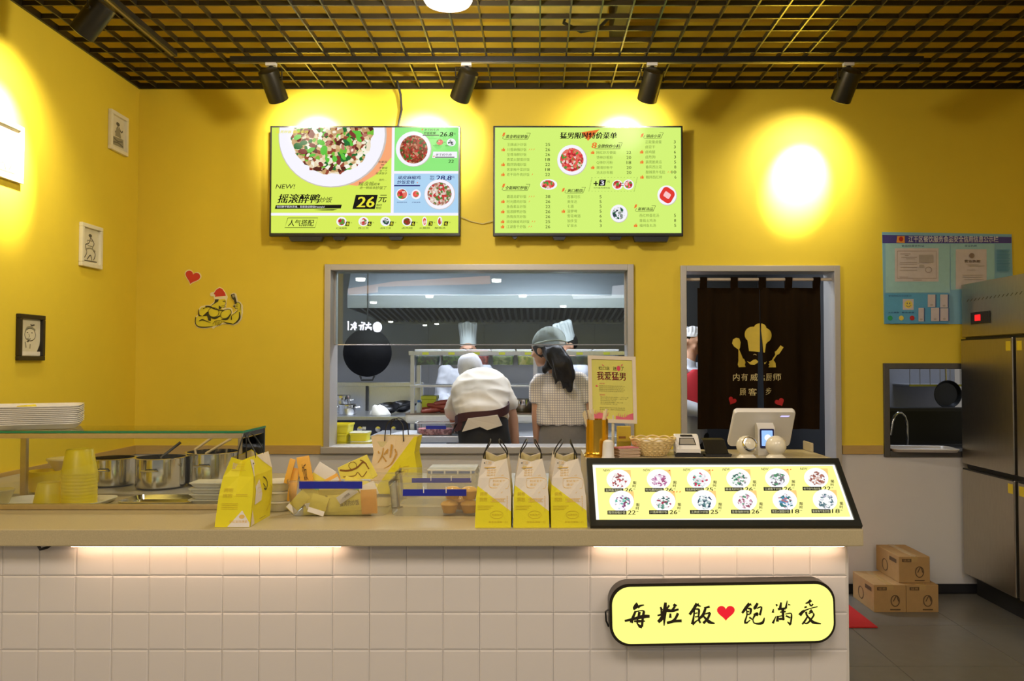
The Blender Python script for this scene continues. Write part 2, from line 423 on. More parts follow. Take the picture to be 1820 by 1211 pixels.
# ------------------------------------------------------------------ open black ceiling grid
M_grid2 = M_grid
grid = struct(MB().box((XL, YW - 0.012, ZC - 0.006), (XR, YW, ZC + 0.03)).build('ceiling_grid', M_grid))
MB().box((XL, 0.0, ZC - 0.006), (XL + 0.012, YW - 0.012, ZC + 0.03)).build('edge_angle', M_grid, grid)
SP = 0.15
n = 0; me1 = me2 = None
x = XL + SP * 0.75
while x < XR:
    if me1 is None:
        q = MB().box((-0.004, 0.0, ZC), (0.004, YW - 0.012, ZC + 0.027)).build('grid_blade', M_grid, grid); me1 = q.data
    else: q = link('grid_blade', me1, grid)
    q.location = (x, 0, 0); x += SP
y = YW - 0.012 - SP * 0.85
while y > 0.05:
    if me2 is None:
        q = MB().box((XL + 0.012, -0.004, ZC + 0.001), (XR, 0.004, ZC + 0.026)).build('grid_blade', M_grid, grid); me2 = q.data
    else: q = link('grid_blade', me2, grid)
    q.location = (0, y, 0); y -= SP
# services above the grid
p0, p1 = at(240, 84, 4.35), at(1790, 84, 4.35)
zz = ZC + 0.17
tag(MB().tube([(XL + 0.01, 4.93, zz), (XR - 0.01, 4.93, zz)], 0.014, 10).build('conduit_pipe', M_chrome, smooth=True), 'thin silver conduit pipe running above the black ceiling grid', 'pipe')
a, b = at(905, 68, 4.75), at(1078, 8, 4.75)
tag(MB().box((a.x, 4.42, ZTOP - 0.12), (b.x, 4.90, ZTOP - 0.002), 0.004).build('ceiling_board', mat('bare_board', (0.85, 0.68, 0.16), 0.7, var=0.35, scale=7, raw=True)), 'pale plaster box on the slab above the grid', 'board')
c = at(1092, 40, 4.75)
tag(MB().box((c.x - 0.015, 4.2, ZTOP - 0.2), (c.x + 0.06, 4.92, ZTOP - 0.001), 0.004).build('cable_tray', M_blackm), 'dark cable tray beside the pale box above the grid', 'tray')
pts = [(c.x - 0.28, 4.7, ZTOP - 0.119), (c.x - 0.3, 4.68, ZTOP - 0.18), (c.x - 0.2, 4.66, ZTOP - 0.24), (c.x - 0.1, 4.66, ZTOP - 0.22), (c.x - 0.03, 4.66, ZTOP - 0.15)]
tag(MB().tube(pts, 0.01, 6).build('ceiling_cable', M_black, smooth=True), 'black cable looping from the cable tray above the grid', 'cable')

# ------------------------------------------------------------------ track rails and spotlights
YR = 4.58
zr = ZC - 0.012
ra, rb = at(410, 113, YR).x, at(1640, 118, YR).x
o = thing('track_rail', 'long black lighting rail under the ceiling grid before the back wall', 'rail', ((ra + rb) / 2, YR, zr))
MB().box((ra, YR - 0.018, zr - 0.020), (rb, YR + 0.018, zr + 0.014), 0.003).build('rail', M_blackm, o)
MB().box((ra + 0.02, YR - 0.006, zr - 0.0215), (rb - 0.02, YR + 0.006, zr - 0.0195)).build('slot', mat('rail_slot', (0.35, 0.3, 0.2), 0.3, 0.8, raw=True), o)
XR5 = -2.0
o = thing('track_rail', 'short black lighting rail running towards the viewer by the left wall', 'rail', (XR5, 3.6, zr))
MB().box((XR5 - 0.018, 2.4, zr - 0.020), (XR5 + 0.018, 4.49, zr + 0.014), 0.003).build('rail', M_blackm, o)
MB().box((XR5 - 0.006, 2.42, zr - 0.0215), (XR5 + 0.006, 4.47, zr - 0.0195)).build('slot', MATS['rail_slot'], o)
M_lens = mat('spot_lens', (255, 244, 214), emis=14, var=0.0)
M_spot = mat('spot_body_black', (0.03, 0.026, 0.015), 0.38, 0.4, var=0.15, raw=True)
def spot(x, y, d, label, power, beam, drop=0.075, group='black track spotlights'):
    o = thing('track_spotlight', label, 'spotlight', (x, y, zr - 0.02), group=group)
    MB().box((x - 0.03, y - 0.015, zr - 0.038), (x + 0.03, y + 0.015, zr - 0.020), 0.003).build('adapter', M_wplast, o)
    d = Vector(d).normalized(); piv = Vector((x, y, zr - 0.038 - drop))
    side = d.cross(Vector((0, 0, 1))).normalized()
    MB().tube([Vector((x, y, zr - 0.038)), Vector((x, y, zr - 0.05))], 0.012, 10).build('stem', M_spot, o, True)
    yk = MB()
    yk.tube([piv + side * 0.068 - d * 0.0, piv + side * 0.068 + Vector((0, 0, drop - 0.02)), Vector((x, y, zr - 0.046)) , piv - side * 0.068 + Vector((0, 0, drop - 0.02)), piv - side * 0.068], 0.004, 6)
    yk.build('yoke', M_spot, o, True)
    bd = MB(); bd.lathe([(0.0005, -0.058), (0.042, -0.058), (0.055, -0.05), (0.057, -0.04), (0.057, 0.122), (0.054, 0.124), (0.052, 0.09), (0.0005, 0.089)], piv, 28, d)
    bd.build('lamp_body', M_spot, o, True)
    for s in (-1, 1):
        MB().lathe([(0.0005, 0), (0.009, 0), (0.009, 0.012), (0.0005, 0.012)], piv + side * s * 0.057, 12, side * s).build('pivot_knob', M_spot, o, True)
    MB().lathe([(0.0005, 0.0), (0.049, 0.0), (0.049, 0.002), (0.0005, 0.002)], piv + d * 0.092, 24, d).build('lens', M_lens, o, True)
    for nm, pw, an in (('spot_beam', power, 44), ('spot_spill', power * 0.07, 104)):
        l = bpy.data.lights.new(nm, 'SPOT'); l.energy = pw; l.color = (1.0, 0.90, 0.70); l.spot_size = math.radians(an); l.spot_blend = 1.0; l.shadow_soft_size = 0.03
        lo = bpy.data.objects.new(nm, l); COL.objects.link(lo); lo.parent = o
        M = Matrix.Translation(piv + d * 0.128) @ Vector(beam).normalized().to_track_quat('-Z', 'Y').to_matrix().to_4x4()
        lo.matrix_local = WM[o.name].inverted() @ M
    return o
for px, dx, bz, lb in ((482, 0.16, -0.20, 'black track spotlight above the left edge of the rice bowl screen'), (829, -0.40, -0.20, 'black track spotlight slanting left, between the two menu screens'),
                   (1159, -0.16, -0.20, 'black track spotlight above the right end of the price list screen'), (1508, -0.14, -0.58, 'rightmost black track spotlight, lighting bare yellow wall')):
    spot(at(px, 125, YR).x, YR, (dx, 0.62, -0.76), lb, 620, (dx * 1.1, 0.75, bz))
sp5 = at(190, 20, 3.72)
spot(XR5, 3.70, (-0.62, 0.10, -0.70), 'large black spotlight near the left wall aimed at a white frame', 700, (-0.62, 0.10, -0.66))
# round pendant lamp at the very top of the picture
pc = at(796, -12, 3.55)
o = thing('pendant_lamp', 'round glowing white lamp at the top of the picture', 'lamp', (pc.x, pc.y, ZC - 0.2))
zb = at(796, 12, pc.y).z
MB().lathe([(0.0005, 0.0), (0.07, 0.004), (0.098, 0.016), (0.108, 0.032), (0.10, 0.045), (0.0005, 0.05)], (pc.x, pc.y, zb), 36).build('diffuser', mat('lamp_diffuser', (255, 244, 232), emis=2.2, var=0.0), o, True)
MB().lathe([(0.0005, 0.05), (0.10, 0.045), (0.112, 0.052), (0.085, 0.09), (0.02, 0.11), (0.0005, 0.112)], (pc.x, pc.y, zb), 36).build('lamp_shade', mat('pink_rim', (0.75, 0.5, 0.5), 0.4, raw=True), o, True)
l = bpy.data.lights.new('pendant_glow', 'POINT'); l.energy = 62; l.color = (1.0, 0.90, 0.78); l.shadow_soft_size = 0.10
lo = bpy.data.objects.new('pendant_glow', l); COL.objects.link(lo); lo.parent = o; lo.location = (0, 0, zb - 0.12 - (ZC - 0.2))
MB().tube([(pc.x, pc.y, zb + 0.11), (pc.x, pc.y, ZTOP - 0.001)], 0.004, 8).build('cord', M_black, o, True)
# ================================================================== menu screens on the back wall
YT = 5.00
def E(name, c, s=1.0): return mat('print_' + name, c, emis=s, var=0.0)
T_LIME, T_LIME2 = E('lime', (216, 238, 92)), E('lime_pale', (212, 244, 118))
T_K, T_W, T_OR, T_GR, T_BL, T_NAVY = E('ink', (28, 26, 22)), E('white', (248, 246, 255)), E('orange', (240, 120, 50)), E('mint', (146, 236, 128)), E('sky', (176, 214, 244)), E('navy', (40, 40, 110))
T_GREY, T_OLIVE = E('grey', (150, 158, 100)), E('dish_text', (126, 150, 66))
T_RED = E('red', (226, 60, 50))
T_PEACH = E('peach', (250, 170, 120)); T_YELO = E('yellow_text', (238, 232, 60)); T_AMB = E('amber', (232, 200, 80))
RICE = [(228, 205, 160), (200, 160, 110), (240, 228, 200), (120, 190, 60), (40, 110, 50), (150, 70, 50), (235, 215, 180), (214, 180, 130), (90, 40, 30), (250, 245, 230)]
F_rice = food_mat('food_fried_rice', RICE, 42, 1.0, 1.0)
F_riceS = food_mat('food_fried_rice_small', [(120, 50, 30), (170, 90, 60), (60, 110, 40), (200, 140, 110), (140, 60, 40), (190, 40, 40)], 90, 1.0, 2.0)
F_mix = food_mat('food_mixed', [(225, 205, 190), (200, 60, 60), (90, 130, 60), (210, 170, 150), (240, 230, 220), (170, 120, 100)], 80, 1.0, 3.0)
F_red = food_mat('food_red', [(220, 60, 60), (235, 90, 80), (180, 40, 50), (240, 200, 190), (90, 150, 60), (230, 120, 100)], 70, 1.0, 4.0)
F_dark = food_mat('food_dark', [(60, 60, 80), (235, 235, 240), (150, 160, 150), (240, 240, 250), (40, 90, 60)], 80, 1.0, 5.0)

def tv(x0, x1, y0, y1, label):
    a, b = at(x0, y0, YT), at(x1, y1, YT)
    o = thing('menu_screen', label, 'screen', ((a.x + b.x) / 2, YT, b.z), group='menu screens')
    m = MB(); m.box((a.x, YT, b.z), (b.x, YT + 0.035, a.z), 0.004); m.box((a.x + 0.12, YT + 0.03, b.z + 0.08), (b.x - 0.12, YT + 0.06, a.z - 0.12), 0.01)
    m.build('casing', M_black, o)
    bz = 0.012
    s = MB().box((a.x + bz, YT - 0.002, b.z + bz * 1.6), (b.x - bz, YT + 0.004, a.z - bz))
    return o, s, (a.x + bz, b.x - bz, a.z - bz, b.z + bz * 1.6)
def foot(o, px0, px1, ph, ztop):
    x0, x1 = at(px0, 420, YT).x, at(px1, 420, YT).x
    MB().prism([(x0, ztop), (x1, ztop), (x1 - 0.012, ztop - ph), (x0 + 0.012, ztop - ph)], lambda p, q: (p, YT + 0.008, q), lambda p, q: (p, YT + 0.05, q)).build('wall_bracket', M_black, o)

NM = {'food': 'picture', 'plate': 'plate_print', 'K': 'lettering'}
# ---- left screen
o, s, (sx0, sx1, sz1, sz0) = tv(480, 818, 223.5, 420, 'wide menu screen with a large plate of fried rice')
scr = s.build('screen', T_LIME, o)
def P1(a, b, l):      # a, b as read off the photograph's crop of this screen
    u = (a - (100 + 25 * (b - 75) / 910)) / (1697 - (100 + 25 * (b - 75) / 910)); v = (b - 75) / 910
    return (sx0 + (sx1 - sx0) * min(max(u, 0.0), 1.0), YT - 0.0022 - l, sz1 + (sz0 - sz1) * min(max(v, 0.0), 1.0))
pr = Print(P1, sep=('peach', 'W', 'GR', 'BL', 'rice', 'bits', 'mixf', 'red', 'darkf', 'shade'))
pr.poly('peach', [(960, 75), (1130, 75), (1130, 330), (1000, 480), (840, 580), (700, 560)])
pr.rect('W', 1128, 75, 1152, 815); pr.rect('GR', 1152, 75, 1700, 458); pr.rect('W', 1152, 452, 1700, 474); pr.rect('BL', 1152, 474, 1700, 815)
pr.rect('W', 90, 812, 1700, 836)
disc = lambda cx, cy, rx, ry, n=44: [(cx + rx * math.cos(2 * PI * i / n), cy + ry * math.sin(2 * PI * i / n)) for i in range(n)]
def half(cx, cy, rx, ry): return [(x, max(y, 76)) for x, y in disc(cx, cy, rx, ry)]
pr.poly('shade', half(622, 142, 462, 452)); pr.poly('W', half(617, 135, 452, 450))
pr.poly('rice', [(x + 14 * math.sin(5 * y), max(y + 10 * math.sin(0.13 * x), 76)) for x, y in disc(620, 140, 345, 340, 60)])
random.seed(3)
for i in range(64):                            # leaf and meat pieces lying on the rice
    t, r = random.uniform(0, PI), 320 * math.sqrt(random.random())
    cx, cy = 620 + r * math.cos(t), 110 + r * 0.95 * math.sin(t)
    k = random.choice(['leaf', 'leaf2', 'meat', 'meat', 'leaf', 'fat', 'grain', 'grain'])
    sz = random.uniform(18, 46) * (0.55 if k == 'grain' else 1); ro = random.uniform(0, PI); el = random.uniform(0.4, 0.8)
    pts = [(cx + sz * (math.cos(q) * math.cos(ro) - el * math.sin(q) * math.sin(ro)), max(77, cy + sz * (math.cos(q) * math.sin(ro) + el * math.sin(q) * math.cos(ro)))) for q in [0, 0.9, 1.7, 2.6, 3.3, 4.1, 5.2]]
    pr.poly(k, pts)
pr.text('yel', '猛男炒饭 就是带劲', 145, 108, 415, 134, 0.02, 0.3)
pr.text('K', 'NEW!', 160, 572, 318, 610, 0.01, 0.2)
pr.text('K', '摇滚醉鸭', 175, 655, 520, 735, 0.03, 0.25); pr.text('K', '炒饭', 528, 682, 632, 730, 0.012, 0.25)
pr.poly('K', [(168, 752), (722, 748), (714, 780), (160, 784)]); pr.poly('K', [(480, 792), (690, 786), (650, 797), (560, 797)])
pr.text('TW', '你狂野不羁的灵魂，就是我这碗饭freestyle！', 176, 756, 580, 778)
pr.poly('K', [(838, 664), (1022, 664), (1000, 785), (812, 785)])
pr.text('Y', '26', 845, 680, 985, 770, 0.04, 0.15)
pr.text('K', '元', 1025, 664, 1090, 728, 0.02, 0.2); pr.text('K', '限时', 1012, 742, 1058, 762, 0.015, 0.15); pr.text('K', '特价', 1008, 766, 1054, 788, 0.015, 0.15)
for k, (t, x0, x1, y0, y1) in enumerate((('你要摇', 1020, 1095, 372, 392), ('一', 1046, 1072, 404, 410), ('不管摇', 1028, 1098, 424, 444), ('是一个', 1034, 1098, 450, 466), ('摇滚饭子', 1002, 1098, 470, 490), ('是的…', 1030, 1092, 526, 544), ('摇没摇', 858, 985, 552, 586), ('起来', 988, 1038, 560, 584), ('进一碗摇滚', 868, 1000, 592, 614), ('炒饭了', 1002, 1092, 590, 618))):
    pr.text('K', t, x0, y0, x1, y1, 0.012, 0.2)
# mint panel
pr.disc('shade', 1322, 273, 151, 151); pr.disc('W', 1318, 270, 148, 150); pr.disc('bits', 1322, 275, 118, 122)
pr.text('K', '老干妈牛肉', 1408, 98, 1530, 118, 0.01, 0.2); pr.text('K', '炒饭套餐', 1405, 124, 1505, 146, 0.015, 0.2); pr.rect('K', 1396, 150, 1535, 157)
pr.text('K', '26.8', 1540, 126, 1650, 164, 0.03, 0.15); pr.text('K', '元', 1658, 134, 1678, 152)
pr.poly('OR', [(1386, 100), (1404, 98), (1392, 118)])
pr.disc('red', 1543, 214, 30, 24); pr.disc('W', 1640, 216, 38, 34); pr.disc('darkf', 1640, 216, 28, 24); pr.rect('K', 1576, 212, 1592, 216); pr.text('K', '老干妈牛肉', 1486, 240, 1540, 250); pr.text('K', '菌菇鲜汤', 1590, 240, 1642, 250)
pr.poly('W', [(1488, 296), (1690, 296), (1690, 350), (1480, 350)]); pr.text('K', '老干妈牛肉', 1506, 312, 1640, 334, 0.012, 0.2); pr.rect('K', 1504, 340, 1668, 348); pr.text('K', '22', 1615, 366, 1660, 392, 0.02, 0.15); pr.poly('OR', [(1488, 334), (1502, 330), (1494, 348)])
# sky panel
pr.text('N', '顽皮麻椒鸡', 1190, 502, 1380, 534, 0.02, 0.15); pr.text('N', '炒饭套餐', 1185, 542, 1330, 574, 0.02, 0.15); pr.poly('OR', [(1352, 560), (1362, 556), (1356, 572)]); pr.poly('N', [(1164, 582), (1382, 582), (1378, 594), (1160, 594)])
pr.text('N', '限时', 1464, 502, 1500, 520, 0.015); pr.text('N', '特价', 1462, 524, 1500, 542, 0.015); pr.text('N', '28.8', 1512, 502, 1640, 542, 0.035, 0.12); pr.text('N', '元', 1646, 504, 1670, 526)
pr.disc('shade', 1546, 664, 130, 130); pr.disc('W', 1544, 662, 126, 127); pr.disc('mixf', 1544, 660, 102, 100)
pr.disc('W', 1228, 664, 50, 50); pr.disc('red', 1230, 662, 42, 42); pr.rect('N', 1286, 660, 1300, 664); pr.disc('W', 1348, 664, 40, 42); pr.disc('red', 1346, 662, 26, 28)
pr.text('N', '麻辣香锅鸡', 1188, 726, 1272, 738); pr.text('N', '红烧猪蹄', 1314, 726, 1384, 738)
# lime strip
pr.ring('K', [(280, 866), (530, 866), (508, 948), (256, 948)], 4); pr.text('K', '人气搭配', 282, 880, 492, 936, 0.015, 0.15)
for cx, fk, nm, pc_ in ((728, 'red', '红烧猪蹄', '8'), (912, 'mixf', '西兰花', '6'), (1096, 'darkf', '卤味三拼', '8'), (1276, 'bits', '卤鸡翅', '6'), (1422, 'red', '火腿肠', '3'), (1550, 'mixf', '酸梅汤', '6')):
    wx = 42 if cx < 1400 else 20
    pr.disc('W', cx, 896, wx, 40); pr.disc(fk, cx, 898, wx * 0.72, 30)
    pr.poly('K', [(cx + 38, 898), (cx + 70, 898), (cx + 64, 934), (cx + 32, 934)]); pr.text('Y', pc_, cx + 42, 904, cx + 60, 928, 0.03); pr.text('K', '元', cx + 76, 902, cx + 90, 912)
    pr.text('K', nm, cx - 42, 946, cx + 46, 962, 0.01)
TVM = dict(TW=T_W, TR=T_RED, peach=T_PEACH, W=T_W, GR=T_GR, BL=T_BL, K=T_K, Y=T_YELO, N=T_NAVY, OR=T_OR, yel=T_YELO, shade=E('plate_shade', (206, 196, 190)),
           rice=F_rice, bits=F_riceS, mixf=F_mix, red=F_red, darkf=F_dark, leaf=E('leaf', (96, 196, 64)), leaf2=E('leaf_dark', (36, 112, 54)), meat=E('meat', (132, 58, 50)), fat=E('meat_light', (186, 120, 104)), grain=E('grain', (246, 236, 212)))
pr.flush(scr, TVM, dict(rice='rice_picture', bits='food_picture', mixf='food_picture', red='food_picture', darkf='food_picture', leaf='leaf_picture', leaf2='leaf_picture', meat='meat_picture', fat='meat_picture', grain='grain_picture', W='white_print', GR='mint_panel', BL='blue_panel', peach='peach_panel', shade='plate_rim'))
zb_ = at(600, 420, YT).z
foot(o, 512, 573, 0.028, zb_); foot(o, 590, 614, 0.022, zb_); foot(o, 690, 716, 0.022, zb_)

# ---- right screen
o, s, (sx0, sx1, sz1, sz0) = tv(876.5, 1214.5, 223.5, 420, 'wide menu screen listing dishes and prices on lime green')
scr = s.build('screen', T_LIME2, o)
bx0, bx1, bz1, bz0 = sx0, sx1, sz1, sz0
def P2(a, b, l):
    v = (b - 84) / 920; lft = 93 + 12 * v; rgt = 1728 - 10 * v
    return (bx0 + (bx1 - bx0) * (a - lft) / (rgt - lft), YT - 0.0022 - l, bz1 + (bz0 - bz1) * v)
pr = Print(P2, sep=('W', 'redf', 'darkf', 'shade', 'RD', 'PK'))
def head(t, x0, y0, x1, y1, icon=None):
    pr.ring('K', [(x0 + 10, y1), (x1 - 12, y1), (x1 + 2, y0 - 16), (x1 - 30, y0 - 16)], 3) if False else pr.stroke('K', [(x0 - 8, y0 + 8), (x0 - 10, y1 + 6), (x1 - 10, y1 + 6)], 3)
    pr.stroke('K', [(x1 - 10, y1 + 6), (x1 + 12, y0 - 14)], 3); pr.stroke('K', [(x1 + 12, y0 - 14), (x1 - 22, y0 - 14)], 3)
    pr.text('K', t, x0, y0, x1 - 14, y1, 0.025, 0.25)
head('黄金明星炒饭', 184, 148, 392, 180); head('全新网红炒饭', 186, 595, 392, 628); head('金牌快炒小料', 990, 232, 1200, 265); head('锅卤小菜', 1418, 146, 1560, 174); head('爽口酷饮', 728, 622, 876, 652); head('新鲜汤品', 1340, 782, 1484, 812)
for x, y in ((170, 150), (174, 596), (1384, 158), (694, 634), (1322, 776)):
    pr.poly('OR', [(x - 14, y + 16), (x - 4, y - 16), (x + 14, y - 20), (x + 8, y + 6)])
pr.text('OR', '8', 938, 218, 980, 268, 0.04, 0.15)
pr.poly('OR', [(850, 130), (1012, 104), (910, 204)])
pr.text('K', '猛男限时特价菜单', 660, 130, 1155, 186, 0.04, 0.15)
def thumb(x, y):
    pr.rect('OR', x - 14, y - 6, x - 6, y + 14); pr.poly('OR', [(x - 4, y - 4), (x + 2, y - 16), (x + 8, y - 16), (x + 6, y - 6), (x + 16, y - 6), (x + 14, y + 14), (x - 4, y + 14)])
def lst(x, xp, y0, dy, items):
    for i, (t, p, th, hot) in enumerate(items):
        y = y0 + dy * i
        w_ = len(t) * 28.2
        pr.text('D', t, x, y - 14, x + w_, y + 14, 0.008)
        pr.text('P', p, xp - (16 if len(p) < 2 else 40), y - 13, xp, y + 13, 0.012)
        if th: thumb(x - 34, y)
        for k in range(hot): pr.poly('OR', [(x + w_ + 18 + 20 * k, y + 10), (x + w_ + 28 + 20 * k, y - 10), (x + w_ + 30 + 20 * k, y - 2)])
lst(202, 577, 237, 43.8, (('王牌卤汁炒饭', '25', 0, 0), ('川香麻辣炒饭', '26', 1, 3), ('至尊海鲜炒饭', '26', 0, 0), ('青菜火腿蛋炒饭', '18', 0, 0), ('黯然销魂炒饭', '22', 1, 0), ('客家梅干菜炒饭', '18', 0, 0), ('老干妈牛肉炒饭', '22', 1, 1)))
lst(205, 581, 692, 43.8, (('霸道龙虾炒饭', '38', 0, 3), ('时光腊肉炒饭', '26', 1, 1), ('鱼香素丝炒饭', '22', 0, 0), ('摇滚醉鸭炒饭', '26', 1, 0), ('热情孜然炒饭', '26', 0, 0), ('顽皮麻椒鸡炒饭', '25', 1, 2), ('江湖香干炒饭', '26', 1, 2)))
lst(982, 1283, 312, 43.8, (('网红炒方便面', '22', 1, 0), ('馋神炒粗粉', '20', 0, 0), ('Q弹炒河粉', '18', 0, 0), ('嫩滑炒粉干', '20', 1, 0), ('功夫炒年糕', '20', 0, 0)))
lst(1408, 1672, 221, 44, (('正能量卤蛋', '3', 0, 0), ('卤豆干', '3', 0, 0), ('卤鸡腿', '6', 1, 0), ('卤热狗', '3', 0, 0), ('霹雳脆黄瓜', '5', 1, 0), ('春风西兰花', '8', 0, 0), ('酸辣黑牛毛肚', '10', 0, 2), ('糖拌西红柿', '6', 1, 0)))
lst(728, 1023, 700, 41.6, (('百事可乐', '5', 0, 0), ('美年达', '5', 0, 0), ('七喜', '5', 0, 0), ('菠萝啤', '5', 1, 0), ('雪花啤酒', '6', 0, 0), ('加多宝', '6', 0, 0), ('矿泉水', '3', 0, 0)))
lst(1348, 1662, 862, 43.5, (('西红柿蛋花汤', '5', 0, 0), ('香菇土鸡汤', '8', 0, 0), ('福州鱼丸汤', '5', 1, 0)))
for cx, cy, r, f, fr in ((766, 382, 130, 'redf', 0.78), (1586, 688, 84, 'pink', 0.0), (1170, 845, 75, 'darkf', 0.72)):
    pr.disc('shade', cx + 3, cy + 4, r, r * 1.02); pr.disc('W', cx, cy, r * 0.97, r)
    if fr: pr.disc(f, cx, cy, r * fr, r * fr)
pr.poly('RD', [(x * 0.8 - y * 0.5 + 1588, x * 0.55 + y * 0.85 + 688) for x, y in rrect(-60, -62, 60, 62, 38)]); pr.poly('PK', [(x * 0.8 - y * 0.5 + 1588, x * 0.55 + y * 0.85 + 688) for x, y in rrect(-30, -24, 30, 24, 10)])
pr.disc('W', 566, 596, 74, 46); pr.disc('redf', 560, 596, 58, 36)
for k in range(28):
    t = k / 28; q = [(940, 536), (1332, 536), (1302, 658), (912, 658)]; e = int(t * 4); f_ = t * 4 - e; p_, q_ = q[e], q[(e + 1) % 4]
    for j in (0.0, 0.5):
        g = f_ + j / 7; X_, Y_ = p_[0] + (q_[0] - p_[0]) * g, p_[1] + (q_[1] - p_[1]) * g
        pr.rect('D', X_ - 4, Y_ - 1.5, X_ + 4, Y_ + 1.5)
pr.rect('K', 952, 588, 992, 598); pr.rect('K', 967, 572, 978, 614); pr.poly('K', [(1004, 560), (1060, 560), (1050, 614), (994, 614)]); pr.text('TW', '3', 1012, 568, 1040, 608, 0.03); pr.text('K', '元', 1066, 568, 1092, 586, 0.01, 0.2); pr.text('K', '可升级鸡排饮品', 952, 624, 1092, 638, 0.01)
pr.disc('W', 1158, 606, 46, 42); pr.disc('redf', 1156, 604, 36, 34); pr.disc('W', 1252, 604, 46, 44); pr.disc('redf', 1252, 602, 34, 34); pr.rect('K', 1180, 588, 1210, 594); pr.rect('K', 1180, 608, 1210, 614)
pr.flush(scr, dict(TVM, redf=F_red, RD=T_RED, PK=E('pink_pale', (252, 200, 200)), D=T_OLIVE, P=T_K, pink=F_red), dict(redf='food_picture', darkf='food_picture', W='white_print', shade='plate_rim', RD='red_print', PK='red_print'))
foot(o, 910, 920, 0.016, zb_); foot(o, 982, 1006, 0.022, zb_); foot(o, 1082, 1106, 0.022, zb_); foot(o, 1126, 1190, 0.032, zb_)
# cables of the screens
m = MB().tube([at(705, 140, 5.02), at(712, 168, 5.07), at(714, 195, 5.08), at(708, 225, 5.085), at(706, 235, 5.085)], 0.0075, 8)
tag(m.build('screen_cable', M_black, smooth=True), 'black cable hanging from the ceiling behind the rice bowl screen', 'cable')
m = MB().tube([at(818, 385, 5.08), at(838, 394, 5.09), at(858, 398, 5.09), at(878, 392, 5.08)], 0.003, 6)
tag(m.build('screen_cable', mat('pale_cable', (0.7, 0.6, 0.25), 0.5, raw=True), smooth=True), 'thin pale cable between the two menu screens', 'cable')

# ================================================================== wall decorations
# framed pictures on the left wall
def wall_frame(c, w, h, fm, label, lines, paper=(0.72, 0.66, 0.45), fw=0.022, depth=0.022):
    """c = centre on the left wall; w along the wall, h up"""
    o = thing('picture_frame', label, 'picture', (XL, c.y, c.z - h / 2), group='framed drawings on the left wall')
    X0, X1 = XL + 0.001, XL + depth
    def bar(y0, y1, z0, z1): MB().box((X0, y0, z0), (X1, y1, z1), 0.003).build('frame_bar', fm, o)
    y0, y1, z0, z1 = c.y - w / 2, c.y + w / 2, c.z - h / 2, c.z + h / 2
    bar(y0, y1, z1 - fw, z1); bar(y0, y1, z0, z0 + fw); bar(y0, y0 + fw, z0 + fw, z1 - fw); bar(y1 - fw, y1, z0 + fw, z1 - fw)
    pp = MB().box((X0, y0 + fw, z0 + fw), (X0 + 0.006, y1 - fw, z1 - fw)).build('drawing', mat('drawing_paper', paper, 0.7, var=0.1, scale=25, raw=True), o)
    ww, hh = w - 2 * fw, h - 2 * fw
    pr = Print(lambda a, b, l: (X0 + 0.0064 + l, y0 + fw + a * ww, z1 - fw - b * hh), 0.0001, sep=('W', 'B'))
    lines(pr); pr.flush(pp, dict(K=mat('pencil', (0.10, 0.085, 0.05), 0.7, raw=True), G=mat('pencil_grey', (0.30, 0.27, 0.16), 0.7, raw=True), W=mat('caption_strip', (0.8, 0.74, 0.6), 0.6, raw=True), B=mat('mount_black', (0.03, 0.022, 0.012), 0.6, raw=True)), dict(K='pencil_lines', G='pencil_lines', W='caption_strip', B='mount'))
    return o
M_fw = mat('frame_white', (0.80, 0.74, 0.52), 0.45, raw=True)
def figure(pr):
    pr.disc('K', 0.5, 0.22, 0.13, 0.06); pr.stroke('K', [(0.5, 0.28), (0.42, 0.45), (0.3, 0.5)], 0.06); pr.stroke('K', [(0.55, 0.3), (0.75, 0.42), (0.85, 0.36)], 0.05)
    pr.poly('G', [(0.38, 0.34), (0.64, 0.34), (0.74, 0.62), (0.3, 0.62)]); pr.poly('G', [(0.12, 0.66), (0.9, 0.62), (0.92, 0.9), (0.1, 0.92)]); pr.stroke('K', [(0.2, 0.7), (0.5, 0.76), (0.85, 0.7)], 0.03); pr.stroke('K', [(0.15, 0.85), (0.5, 0.8), (0.88, 0.86)], 0.03)
def figure2(pr):
    pr.disc('K', 0.48, 0.2, 0.1, 0.05); pr.stroke('K', [(0.5, 0.25), (0.4, 0.42), (0.2, 0.5), (0.28, 0.7), (0.15, 0.86)], 0.035); pr.stroke('K', [(0.52, 0.26), (0.72, 0.4), (0.62, 0.55), (0.8, 0.7), (0.7, 0.88)], 0.035)
    pr.stroke('G', [(0.2, 0.62), (0.5, 0.56), (0.8, 0.62)], 0.04); pr.stroke('K', [(0.3, 0.9), (0.5, 0.76), (0.6, 0.9)], 0.04); pr.ring('G', [(0.3, 0.35), (0.7, 0.34), (0.66, 0.5), (0.34, 0.5)], 0.03); pr.stroke('K', [(0.1, 0.94), (0.9, 0.92)], 0.03)
